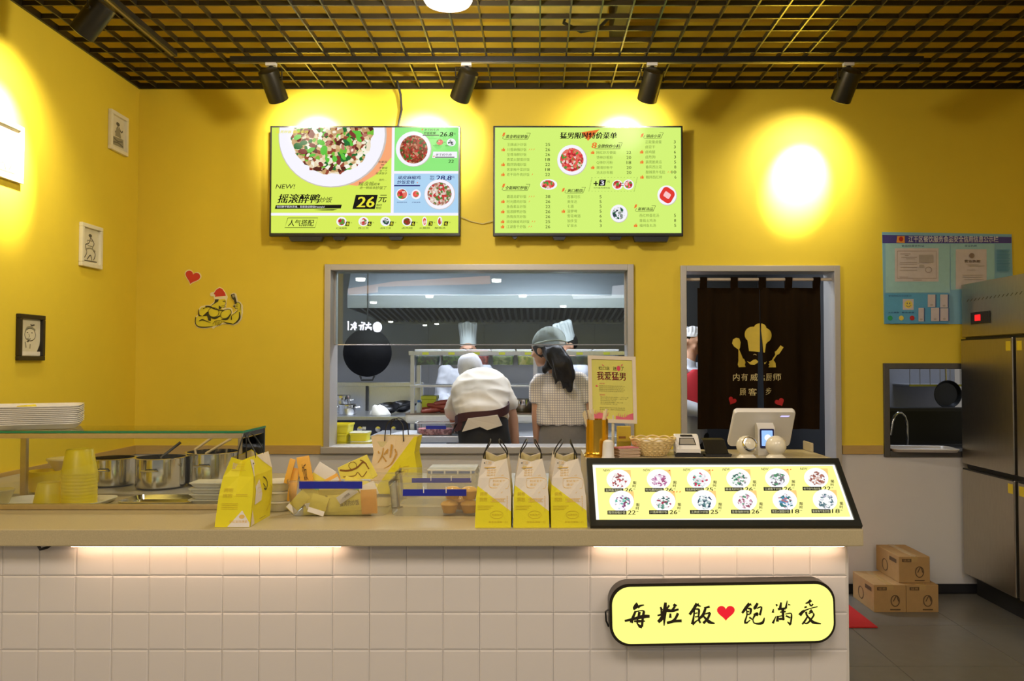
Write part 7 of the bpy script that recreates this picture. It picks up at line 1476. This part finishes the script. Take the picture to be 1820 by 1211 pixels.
# ================================================================== people in the kitchen
def ellip(mb, c, r, R=None, n=14, k=9):
    c = Vector(c); R = R or Matrix.Identity(3)
    mb.loft([[c + R @ Vector((r[0] * math.sin(PI * (i + 0.02) / (k + 0.04)) * math.cos(2 * PI * j / n), r[1] * math.sin(PI * (i + 0.02) / (k + 0.04)) * math.sin(2 * PI * j / n), -r[2] * math.cos(PI * (i + 0.02) / (k + 0.04)))) for j in range(n)] for i in range(k + 1)])
def capsule(mb, a, b, ra, rb, n=12):
    a, b = Vector(a), Vector(b); t = (b - a).normalized(); u = t.orthogonal().normalized(); v = t.cross(u); R = []
    for i in range(4): f = PI / 2 * (1 - (i + 0.05) / 4); R.append((a - t * ra * math.sin(f), ra * math.cos(f)))
    R.append((a, ra)); R.append((b, rb))
    for i in range(1, 5): f = PI / 2 * (i - 0.05) / 4; R.append((b + t * rb * math.sin(f), rb * math.cos(f)))
    mb.loft([[c + (u * math.cos(2 * PI * j / n) + v * math.sin(2 * PI * j / n)) * r for j in range(n)] for c, r in R])
def chain(mb, pts, rs):
    for i in range(len(pts) - 1): capsule(mb, pts[i], pts[i + 1], rs[i], rs[i + 1])
def slabs(mb, rows, n=20):
    """rows: centre, half-width vector, half-depth vector"""
    mb.loft([[Vector(c) + Vector(u) * math.cos(2 * PI * j / n) + Vector(v) * math.sin(2 * PI * j / n) for j in range(n)] for c, u, v in rows])
def spine(mb, rows, n=22):
    """rows: centre, half width, half depth; rings stand square to the line of centres"""
    cs = [Vector(r[0]) for r in rows]; R = []
    for i, (c, w_, d_) in enumerate(rows):
        t = (cs[min(i + 1, len(cs) - 1)] - cs[max(i - 1, 0)]); t.x *= 0.3; t.normalize(); u = Vector((1, 0, 0)); u = (u - t * u.dot(t)).normalized(); v = t.cross(u)
        R.append([cs[i] + u * w_ * math.cos(2 * PI * j / n) + v * d_ * math.sin(2 * PI * j / n) for j in range(n)])
    mb.loft(R)
from mathutils import noise as mnoise
def fuse(mb, name, m, parent, voxel=0.009, smooth=6, crease=0.0, cs=(14, 14, 8)):
    """joins overlapping volumes into one continuous skin"""
    me = bpy.data.meshes.new('tmp'); me.from_pydata([tuple(v) for v in mb.v], [], mb.f)
    bm = bmesh.new(); bm.from_mesh(me); bmesh.ops.recalc_face_normals(bm, faces=bm.faces); bm.to_mesh(me); bm.free()
    ob = bpy.data.objects.new('tmp', me); COL.objects.link(ob)
    r = ob.modifiers.new('r', 'REMESH'); r.mode = 'VOXEL'; r.voxel_size = voxel
    s = ob.modifiers.new('s', 'SMOOTH'); s.factor = 0.5; s.iterations = smooth
    dg = bpy.context.evaluated_depsgraph_get(); ev = ob.evaluated_get(dg)
    out = bpy.data.meshes.new_from_object(ev)
    bpy.data.objects.remove(ob); bpy.data.meshes.remove(me)
    if crease:                                 # folds in the cloth
        ns = [v.normal.copy() for v in out.vertices]
        for v, nn in zip(out.vertices, ns):
            q = Vector((v.co.x * cs[0] + v.co.z * 5, v.co.y * cs[1], v.co.z * cs[2])); f = mnoise.noise(q); f = 1 - 2 * abs(f)
            v.co += nn * crease * (f - 0.4)
    out.name = name; out.materials.clear(); out.materials.append(m)
    if parent is not None: out.transform(WM[parent.name].inverted())
    out.polygons.foreach_set('use_smooth', [True] * len(out.polygons))
    return link(name, out, parent)
def frame3(f, up=(0, 0, 1)):
    f = Vector(f).normalized(); r = f.cross(Vector(up)).normalized(); u = r.cross(f)
    return Matrix((r, f, u)).transposed()      # columns: right, forward, up
def head(mb, c, f, up=(0, 0, 1)):
    R = frame3(f, up); c = Vector(c); P = lambda *q: c + R @ Vector(q)
    ellip(mb, P(0, -0.008, 0.02), (0.074, 0.094, 0.098), R); ellip(mb, P(0, 0.028, -0.05), (0.054, 0.058, 0.058), R); ellip(mb, P(0, 0.062, -0.088), (0.024, 0.022, 0.020), R)
    capsule(mb, P(0, 0.084, 0.018), P(0, 0.104, -0.022), 0.009, 0.014, 8)
    ellip(mb, P(0, 0.078, -0.052), (0.024, 0.014, 0.007), R); ellip(mb, P(0, 0.076, -0.064), (0.020, 0.014, 0.007), R); ellip(mb, P(0, 0.076, 0.034), (0.05, 0.018, 0.010), R)
    for s in (-1, 1): ellip(mb, P(s * 0.077, -0.006, -0.012), (0.009, 0.020, 0.031), R); ellip(mb, P(s * 0.040, 0.064, -0.022), (0.020, 0.018, 0.018), R)
    return R, P
def face_parts(o, P, R, m_eye, brow=True):
    for s in (-1, 1):
        e = MB(); ellip(e, P(s * 0.032, 0.079, 0.012), (0.012, 0.007, 0.006), R, 10, 6); e.build('eye', m_eye, o, True)
        if brow: b = MB(); capsule(b, P(s * 0.018, 0.089, 0.030), P(s * 0.048, 0.078, 0.032), 0.004, 0.003, 6); b.build('eyebrow', M_hair, o, True)
def hand(mb, w, d, side, curl=0.3, sc=1.0):
    """wrist w, direction d, side = thumb direction"""
    d = Vector(d).normalized(); t = Vector(side); t = (t - d * t.dot(d)).normalized(); n = d.cross(t)
    w = Vector(w); P = lambda a, b, c: w + (d * a + t * b + n * c) * sc
    R = Matrix((t, n, d)).transposed(); ellip(mb, P(0.045, 0, 0), (0.040 * sc, 0.016 * sc, 0.052 * sc), R, 12, 8)
    for k, (b, l) in enumerate(((0.030, 0.068), (0.010, 0.076), (-0.010, 0.070), (-0.029, 0.054))):
        c = curl; p0 = P(0.078, b, 0); p1 = P(0.078 + l * 0.5, b * 1.06, l * 0.25 * c); p2 = P(0.078 + l * (0.95 - 0.25 * c), b * 1.08, l * 0.75 * c)
        chain(mb, [p0, p1, p2], [0.0095 * sc, 0.0088 * sc, 0.0075 * sc])
    chain(mb, [P(0.022, 0.032, 0.004), P(0.050, 0.056, 0.012), P(0.080, 0.062, 0.022)], [0.0120 * sc, 0.0105 * sc, 0.0085 * sc])
def legs(mb, pelvis, f, hgt, sep=0.09, r=(0.085, 0.055, 0.038)):
    R = frame3(f); p = Vector(pelvis)
    for s in (-1, 1):
        hip = p + R @ Vector((s * sep, 0, -0.03)); knee = Vector((hip.x, hip.y, hgt * 0.28)) + R @ Vector((s * 0.005, 0.025, 0)); ank = Vector((hip.x, hip.y, 0.085)) + R @ Vector((0, -0.01, 0)); toe = Vector((hip.x, hip.y, 0.03)) + R @ Vector((s * 0.02, 0.15, 0))
        chain(mb, [hip, knee, ank], r); heel = Vector((ank.x, ank.y, 0.035)); capsule(mb, heel, toe, 0.035, 0.028)
M_eye = mat('eye_dark', (0.02, 0.012, 0.01), 0.2, raw=True)
M_shirt = mat('shirt_white', (0.56, 0.50, 0.41), 0.8, var=0.05, scale=14, bump=0.4, raw=True)
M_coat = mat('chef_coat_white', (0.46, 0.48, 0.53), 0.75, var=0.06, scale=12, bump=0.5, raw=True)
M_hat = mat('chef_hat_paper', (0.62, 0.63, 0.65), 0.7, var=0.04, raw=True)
M_trou = mat('trousers_black', (0.012, 0.012, 0.014), 0.85, var=0.3, raw=True)
M_apron = mat('apron_maroon', (0.045, 0.010, 0.012), 0.8, var=0.2, raw=True)
M_shoe = mat('shoe_black', (0.015, 0.015, 0.015), 0.5, raw=True)
def chef_hat(o, base, axis, r0, r1, h, name='chef_hat'):
    ax = Vector(axis).normalized(); R = Vector((0, 0, 1)).rotation_difference(ax).to_matrix(); base = Vector(base); n = 72; rings = []
    for z, r, a in ((0, r0, 0), (h * 0.32, r0 * 1.02, 0), (h * 0.34, r0 * 1.01, 0.02), (h * 0.6, (r0 + r1) / 2, 0.05), (h * 0.9, r1, 0.07), (h * 0.985, r1 * 0.97, 0.06), (h, r1 * 0.86, 0.03), (h * 0.97, r1 * 0.4, 0.02), (h * 0.95, 0.003, 0)):
        rings.append([base + R @ Vector((r * (1 + a * math.cos(18 * 2 * PI * j / n)) * math.cos(2 * PI * j / n), r * (1 + a * math.cos(18 * 2 * PI * j / n)) * math.sin(2 * PI * j / n), z + (0.012 * math.sin(3 * 2 * PI * j / n) if z > h * 0.85 else 0))) for j in range(n)])
    return MB().loft(rings).build(name, M_hat, o, True, 1.2)
def Wd(x, y, z): return Vector((x, y, z))

# ---- bending cook, back turned
o = thing('person', 'person bending over the bench, back turned, white cap and shirt, dark waist apron', 'person', (at(862, 790, 5.62).x, 5.56, 0), group='kitchen staff')
pel = at(862, 800, 5.56); wai = at(858, 748, 5.60); che = at(856, 700, 5.72); shc = at(856, 676, 5.86)
shL, shR = at(817, 694, 5.92), at(893, 688, 5.88)
hc = at(834, 656, 6.06); fwd = Vector((-0.10, 0.75, -0.62))
elR, wrR = at(910, 744, 5.84), at(916, 792, 5.80); elL, wrL = at(806, 738, 6.02), at(818, 782, 6.12)
b = MB(); R, P = head(b, hc, fwd, (0, 0.6, 0.8)); capsule(b, hc + Vector((0.01, -0.05, -0.02)), shc, 0.055, 0.062)
TOR = [(pel + Vector((0, 0, -0.08)), 0.155, 0.115), (pel + Vector((0, 0, 0.02)), 0.16, 0.115), (wai, 0.145, 0.10), (che, 0.165, 0.105), (shc, 0.15, 0.075), (shc.lerp(hc, 0.45), 0.06, 0.055)]
spine(b, TOR)
chain(b, [shL, elL, wrL], [0.058, 0.042, 0.030]); chain(b, [shR, elR, wrR], [0.058, 0.045, 0.032]); capsule(b, shL, shR, 0.055, 0.055)
hand(b, wrR, (0.1, 0.1, -1), (-1, 0.3, 0)); hand(b, wrL, (0.3, 0.3, -0.8), (1, 0.2, 0)); legs(b, pel, (0, 1, 0), 1.6)
fuse(b, 'body', M_skin2, o); face_parts(o, P, R, M_eye)
b = MB(); spine(b, [(at(859, 750, 5.575), 0.168, 0.140), (at(858, 742, 5.59), 0.176, 0.140), (at(857, 734, 5.62), 0.180, 0.138), (at(856, 722, 5.65), 0.192, 0.135), (che + Vector((-0.01, 0, 0)), 0.205, 0.135), (at(855, 686, 5.80), 0.195, 0.118), (shc, 0.165, 0.10), (shc.lerp(hc, 0.22), 0.10, 0.075)])
capsule(b, shL.lerp(shR, 0.05), shL.lerp(shR, 0.95), 0.078, 0.078)
elbow_r = shR.lerp(elR, 0.55); capsule(b, shR + Vector((-0.03, 0, 0.0)), elbow_r, 0.078, 0.074); capsule(b, shL + Vector((0.03, 0, 0)), shL.lerp(elL, 0.8), 0.078, 0.075)
fuse(b, 'shirt', M_shirt, o, 0.010, 5, 0.011, (5, 5, 13))
b = MB(); slabs(b, [(at(858, 764, 5.558), (0.165, 0, -0.010), (0, 0.158, 0)), (at(858, 752, 5.566), (0.180, 0, -0.03), (0, 0.160, 0)), (at(857, 738, 5.572), (0.184, 0, 0.012), (0, 0.157, 0.0)), (at(857, 729, 5.59), (0.184, 0, 0.012), (0, 0.150, 0))])
b2 = MB(); n_ = 40; rg = []
for zf_, w_, d_ in ((0.0, 0.185, 0.153), (1.0, 0.186, 0.148)):
    c_ = at(857, 744 - 15 * zf_, 5.585); rg.append([(c_.x + w_ * math.cos(2 * PI * j / n_), c_.y + d_ * math.sin(2 * PI * j / n_), c_.z + 0.05 * math.cos(2 * PI * j / n_) + 0.02 * math.sin(4 * PI * j / n_)) for j in range(n_)])
c2 = [[(x * 1.0 + 0, y, z) for x, y, z in r_] for r_ in rg]; inn = [[(at(857, 744, 5.585).x + (x - at(857, 744, 5.585).x) * 0.97, 5.585 + (y - 5.585) * 0.97, z) for x, y, z in r_] for r_ in rg]
b2.loft([inn[0], c2[0], c2[1], inn[1], inn[0]], cap=False); b2.build('apron_band', M_apron, o, True, 1.0)
b = MB(); legs(b, pel, (0, 1, 0), 1.6, r=(0.12, 0.085, 0.065)); slabs(b, [(pel + Vector((0, 0, -0.08)), (0.185, 0, 0), (0, 0.15, 0)), (pel + Vector((0, 0, 0.05)), (0.178, 0, 0), (0, 0.140, 0)), (at(858, 760, 5.57), (0.176, 0, 0), (0, 0.142, 0)), (at(858, 740, 5.585), (0.172, 0, 0), (0, 0.138, 0))]); fuse(b, 'trousers', M_trou, o, 0.011)
b = MB(); q = [at(821, 768, 5.41), at(832, 744, 5.43), at(884, 738, 5.43), at(892, 757, 5.41), at(866, 765, 5.40), at(853, 759, 5.40), at(840, 763, 5.40)]
b.prism([(v.x, v.z) for v in q], lambda x, z: (x, 5.40 - 0.0 + 0.03 * abs(x - pel.x) * 3, z), lambda x, z: (x, 5.46 + 0.05 * abs(x - pel.x) * 3, z)); b.build('shirt_tail', M_shirt, o)
b = MB(); q = [at(815, 735, 5.5), at(826, 742, 5.5), at(822, 764, 5.5), at(806, 768, 5.5), at(814, 752, 5.5)]
b.prism([(v.x, v.z) for v in q], lambda x, z: (x, 5.485, z), lambda x, z: (x, 5.52, z)); b.build('apron_tie', M_apron, o)
cap_ = MB(); axc = Vector((-0.22, -0.18, 0.95)).normalized(); Rc = Vector((0, 0, 1)).rotation_difference(axc).to_matrix(); cb_ = at(838, 662, 5.99); nn_ = 48
cap_.loft([[cb_ + Rc @ Vector((r * math.cos(2 * PI * j / nn_) * (1 + 0.015 * math.cos(12 * 2 * PI * j / nn_)), r * math.sin(2 * PI * j / nn_), z)) for j in range(nn_)] for r, z in ((0.080, -0.05), (0.086, -0.02), (0.092, 0.02), (0.088, 0.07), (0.070, 0.115), (0.05, 0.132), (0.02, 0.136), (0.001, 0.137))]); cap_.build('cap', mat('cap_grey_white', (0.46, 0.46, 0.50), 0.8, var=0.12, scale=30, stretch=(8, 8, 1), raw=True), o, True, 1.2)
hb = MB(); ellip(hb, at(845, 662, 5.90), (0.050, 0.05, 0.036)); capsule(hb, at(845, 662, 5.90), at(834, 667, 5.93), 0.034, 0.026); hb.build('hair', M_hair, o, True)

# ---- woman in checked shirt
M_chk = bpy.data.materials.new('checked_cloth'); M_chk.use_nodes = True; nt = M_chk.node_tree; bs = nt.nodes['Principled BSDF']; bs.inputs['Roughness'].default_value = 0.8
tcn = nt.nodes.new('ShaderNodeTexCoord'); br = nt.nodes.new('ShaderNodeTexBrick'); br.offset = 0.0; br.inputs['Scale'].default_value = 1.0; br.inputs['Brick Width'].default_value = 0.016; br.inputs['Row Height'].default_value = 0.016; br.inputs['Mortar Size'].default_value = 0.0022; br.inputs['Color1'].default_value = (0.74, 0.66, 0.56, 1); br.inputs['Color2'].default_value = (0.72, 0.64, 0.54, 1); br.inputs['Mortar'].default_value = (0.36, 0.33, 0.33, 1)
mpn = nt.nodes.new('ShaderNodeMapping'); mpn.inputs['Rotation'].default_value = (PI / 2, 0, 0); nt.links.new(tcn.outputs['Object'], mpn.inputs[0]); nt.links.new(mpn.outputs[0], br.inputs['Vector']); nt.links.new(br.outputs['Color'], bs.inputs['Base Color'])
Yw = 5.56
o = thing('person', 'person in a checked short sleeved shirt and grey skirt with hairnet and black ponytail', 'person', (at(998, 790, Yw).x, Yw, 0), group='kitchen staff')
pel = at(1000, 800, Yw); wai = at(999, 745, Yw); che = at(996, 700, Yw + 0.01); shc = at(993, 672, Yw + 0.02)
shL, shR = at(957, 680, Yw + 0.02), at(1032, 676, Yw + 0.03); elL, wrL = at(954, 742, Yw + 0.03), at(955, 790, Yw + 0.08); elR, wrR = at(1042, 742, Yw + 0.05), at(1045, 770, Yw + 0.25)
hc = at(968, 622, Yw + 0.02); fwd = Vector((-0.80, 0.55, -0.18))
b = MB(); R, P = head(b, hc, fwd); capsule(b, hc + Vector((0.03, 0, -0.05)), shc + Vector((0, 0, 0.01)), 0.045, 0.055)
slabs(b, [(pel + Vector((0, 0, -0.05)), (0.15, 0, 0), (0, 0.115, 0)), (pel, (0.15, 0, 0), (0, 0.11, 0)), (wai, (0.115, 0, 0), (0, 0.085, 0)), (che, (0.135, 0, 0), (0, 0.095, 0)), (shc, (0.12, 0, 0), (0, 0.06, 0))])
chain(b, [shL, elL, wrL], [0.047, 0.036, 0.026]); chain(b, [shR, elR, wrR], [0.047, 0.036, 0.026]); hand(b, wrL, (0, 0.15, -1), (0.2, 1, 0), 0.35, 0.92); hand(b, wrR, (0, 1, -0.3), (-1, 0, 0), 0.35, 0.92); legs(b, pel, (0, 1, 0), 1.6, 0.08, (0.075, 0.048, 0.034))
fuse(b, 'body', M_skin, o); face_parts(o, P, R, M_eye)
b = MB(); slabs(b, [(at(1000, 755, Yw), (0.172, 0, 0), (0, 0.125, 0)), (at(999, 753, Yw), (0.174, 0, 0), (0, 0.127, 0)), (at(998, 730, Yw), (0.168, 0, 0), (0, 0.122, 0)), (at(996, 700, Yw + 0.01), (0.158, 0, 0), (0, 0.115, 0)), (at(994, 678, Yw + 0.02), (0.150, 0, 0), (0, 0.09, 0)), (at(993, 664, Yw + 0.02), (0.085, 0, 0), (0, 0.065, 0))])
for s_, e_ in ((shL, elL), (shR, elR)):
    mid = s_.lerp(e_, 0.58); d_ = (mid - s_); u_ = d_.orthogonal().normalized(); v_ = d_.cross(u_).normalized()
    slabs(b, [(s_ - d_ * 0.15, u_ * 0.040, v_ * 0.040), (s_, u_ * 0.060, v_ * 0.060), (s_.lerp(e_, 0.3), u_ * 0.062, v_ * 0.062), (mid, u_ * 0.064, v_ * 0.064)])
capsule(b, shL.lerp(shR, 0.06), shL.lerp(shR, 0.94), 0.064, 0.064)
fuse(b, 'shirt', M_chk, o, 0.010, 3, 0.008, (13, 13, 3))
b = MB(); slabs(b, [(Vector((pel.x, Yw, 0.45)), (0.20, 0, 0), (0, 0.155, 0)), (at(1000, 800, Yw), (0.168, 0, 0), (0, 0.128, 0)), (at(1000, 768, Yw), (0.160, 0, 0), (0, 0.118, 0)), (at(1000, 746, Yw), (0.135, 0, 0), (0, 0.10, 0))], 28); b.build('skirt', mat('skirt_grey', (0.17, 0.155, 0.14), 0.85, var=0.12, scale=40, raw=True), o, True, 1.5)
hb = MB(); ellip(hb, P(0, -0.018, 0.028), (0.082, 0.096, 0.098), R)
c0 = at(986, 626, Yw - 0.03)
hb2 = MB(); tail = [at(978, 622, Yw - 0.06), at(988, 632, Yw - 0.12), at(999, 648, Yw - 0.145), at(1008, 668, Yw - 0.145), at(1013, 692, Yw - 0.14)]; chain(hb2, tail, [0.055, 0.068, 0.066, 0.052, 0.020]); capsule(hb2, at(985, 640, Yw - 0.10), at(966, 660, Yw - 0.05), 0.045, 0.018); capsule(hb2, at(992, 660, Yw - 0.145), at(988, 684, Yw - 0.15), 0.04, 0.01); capsule(hb2, at(1004, 670, Yw - 0.15), at(1002, 690, Yw - 0.15), 0.035, 0.008)
hb2.v = hb.v + hb2.v; hb2.f = hb.f + [tuple(i + len(hb.v) for i in f) for f in hb2.f]
fuse(hb2, 'hair', M_hair, o, 0.009, 3, 0.014, (22, 22, 5))
nb = MB(); Rn = frame3(fwd, (0.25, 0, 1)); nc = hc + Vector((0.022, -0.02, 0.045)); rg = []
for k in range(9):
    t = k / 8; ph = -0.35 + t * (PI / 2 + 0.35); rr_ = math.cos(ph) if ph > 0 else 1 - 0.25 * (ph / 0.35) ** 2; zz_ = math.sin(ph)
    rg.append([nc + Rn @ Vector(((0.100 * rr_ * (1 + 0.03 * math.cos(9 * 2 * PI * j / 36) * (1 - t))) * math.cos(2 * PI * j / 36), 0.122 * rr_ * (1 + 0.03 * math.cos(9 * 2 * PI * j / 36) * (1 - t)) * math.sin(2 * PI * j / 36) - 0.012, 0.112 * zz_)) for j in range(36)])
nb.loft(rg); M_net = glass_mat('hairnet_gauze', (0.95, 0.95, 0.95), 1.02, 0.5, 0.42, (0.78, 0.78, 0.74)); nb.build('hairnet', M_net, o, True, 2.0)
nb = MB(); nb.tube([Vector(p_) for p_ in rg[1]] + [Vector(rg[1][0])], 0.006, 6); nb.build('hairnet_band', mat('net_band', (0.55, 0.55, 0.52), 0.7, raw=True), o, True)

# ---- chefs behind the rack
def chef(px, pyb, Y, shpx, fwd, hat_axis, label, hat_r=(0.078, 0.086), hat_h=0.22, hdx=0.0):
    o = thing('person', label, 'person', (at(shpx, 650, Y).x, Y, 0), group='kitchen staff')
    hb_ = at(px, pyb, Y); hc_ = hb_ + Vector((hdx, 0, -0.055)); shc_ = Vector((at(shpx, 650, Y).x, Y, at(shpx, 652, Y).z)); f = Vector(fwd)
    Rb = frame3((f.x, f.y, 0)); b = MB(); R, P = head(b, hc_, f); capsule(b, hc_ + Vector((0, 0, -0.06)), shc_, 0.05, 0.06)
    sh = [shc_ + Rb @ Vector((s * 0.185, 0, -0.045)) for s in (-1, 1)]; el = [shc_ + Rb @ Vector((s * 0.24, 0.02, -0.30)) for s in (-1, 1)]; wr = [shc_ + Rb @ Vector((s * 0.14, 0.25, -0.36)) for s in (-1, 1)]
    pel_ = Vector((shc_.x, Y, 0.86))
    body = [(pel_ + Vector((0, 0, -0.08)), 0.155, 0.115), (pel_ + Vector((0, 0, 0.05)), 0.155, 0.115), (shc_ + Vector((0, 0, -0.30)), 0.145, 0.105), (shc_ + Vector((0, 0, -0.12)), 0.175, 0.11), (shc_ + Vector((0, 0, -0.02)), 0.13, 0.075)]
    slabs(b, [(c, Rb @ Vector((w_, 0, 0)), Rb @ Vector((0, d_, 0))) for c, w_, d_ in body])
    for k in (0, 1): chain(b, [sh[k], el[k], wr[k]], [0.052, 0.040, 0.029]); hand(b, wr[k], Rb @ Vector((0.0, 1, -0.2)), Rb @ Vector((1 if k == 0 else -1, 0, 0.3)))
    legs(b, pel_, (f.x, f.y, 0), 1.6); fuse(b, 'body', M_skin, o, 0.010); face_parts(o, P, R, M_eye)
    b = MB(); slabs(b, [(c, Rb @ Vector((w_ + 0.03, 0, 0)), Rb @ Vector((0, d_ + 0.025, 0))) for c, w_, d_ in body]); 
    for k in (0, 1): chain(b, [sh[k], el[k], el[k].lerp(wr[k], 0.7)], [0.078, 0.064, 0.050])
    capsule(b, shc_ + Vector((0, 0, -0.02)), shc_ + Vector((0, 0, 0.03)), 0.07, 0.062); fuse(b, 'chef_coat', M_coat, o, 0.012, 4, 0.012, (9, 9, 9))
    b = MB(); legs(b, pel_, (f.x, f.y, 0), 1.6, r=(0.11, 0.08, 0.06)); slabs(b, [(pel_ + Vector((0, 0, -0.12)), (0.17, 0, 0), (0, 0.13, 0)), (pel_ + Vector((0, 0, 0.0)), (0.17, 0, 0), (0, 0.13, 0))]); fuse(b, 'trousers', M_trou, o, 0.014)
    hr = MB(); ellip(hr, P(0, -0.026, 0.026), (0.079, 0.088, 0.094), R); hr.build('hair', M_hair, o, True)
    chef_hat(o, hb_ + Vector((0, 0, -0.015)), hat_axis, hat_r[0], hat_r[1], hat_h)
    return o
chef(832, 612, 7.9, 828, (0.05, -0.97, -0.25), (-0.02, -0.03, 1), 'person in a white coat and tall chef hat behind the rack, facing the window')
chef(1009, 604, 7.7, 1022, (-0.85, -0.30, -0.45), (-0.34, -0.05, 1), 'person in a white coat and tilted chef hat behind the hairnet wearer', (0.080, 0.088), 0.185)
# ---- person half hidden by the curtain
o = chef(1228, 596, 6.6, 1222, (0.75, -0.55, -0.35), (0.05, 0, 1), 'person in a white cap and red vest half hidden by the doorway curtain', (0.082, 0.082), 0.075)
b = MB(); c_ = at(1238, 684, 6.42); slabs(b, [(c_ + Vector((0, 0, -0.18)), (0.13, 0, 0), (0, 0.05, 0)), (c_ + Vector((0, 0, 0.06)), (0.11, 0, 0), (0, 0.05, 0)), (c_ + Vector((0.0, 0, 0.12)), (0.03, 0, 0), (0, 0.04, 0))]); b.build('red_vest', mat('vest_red', (0.42, 0.01, 0.02), 0.8, raw=True), o, True)
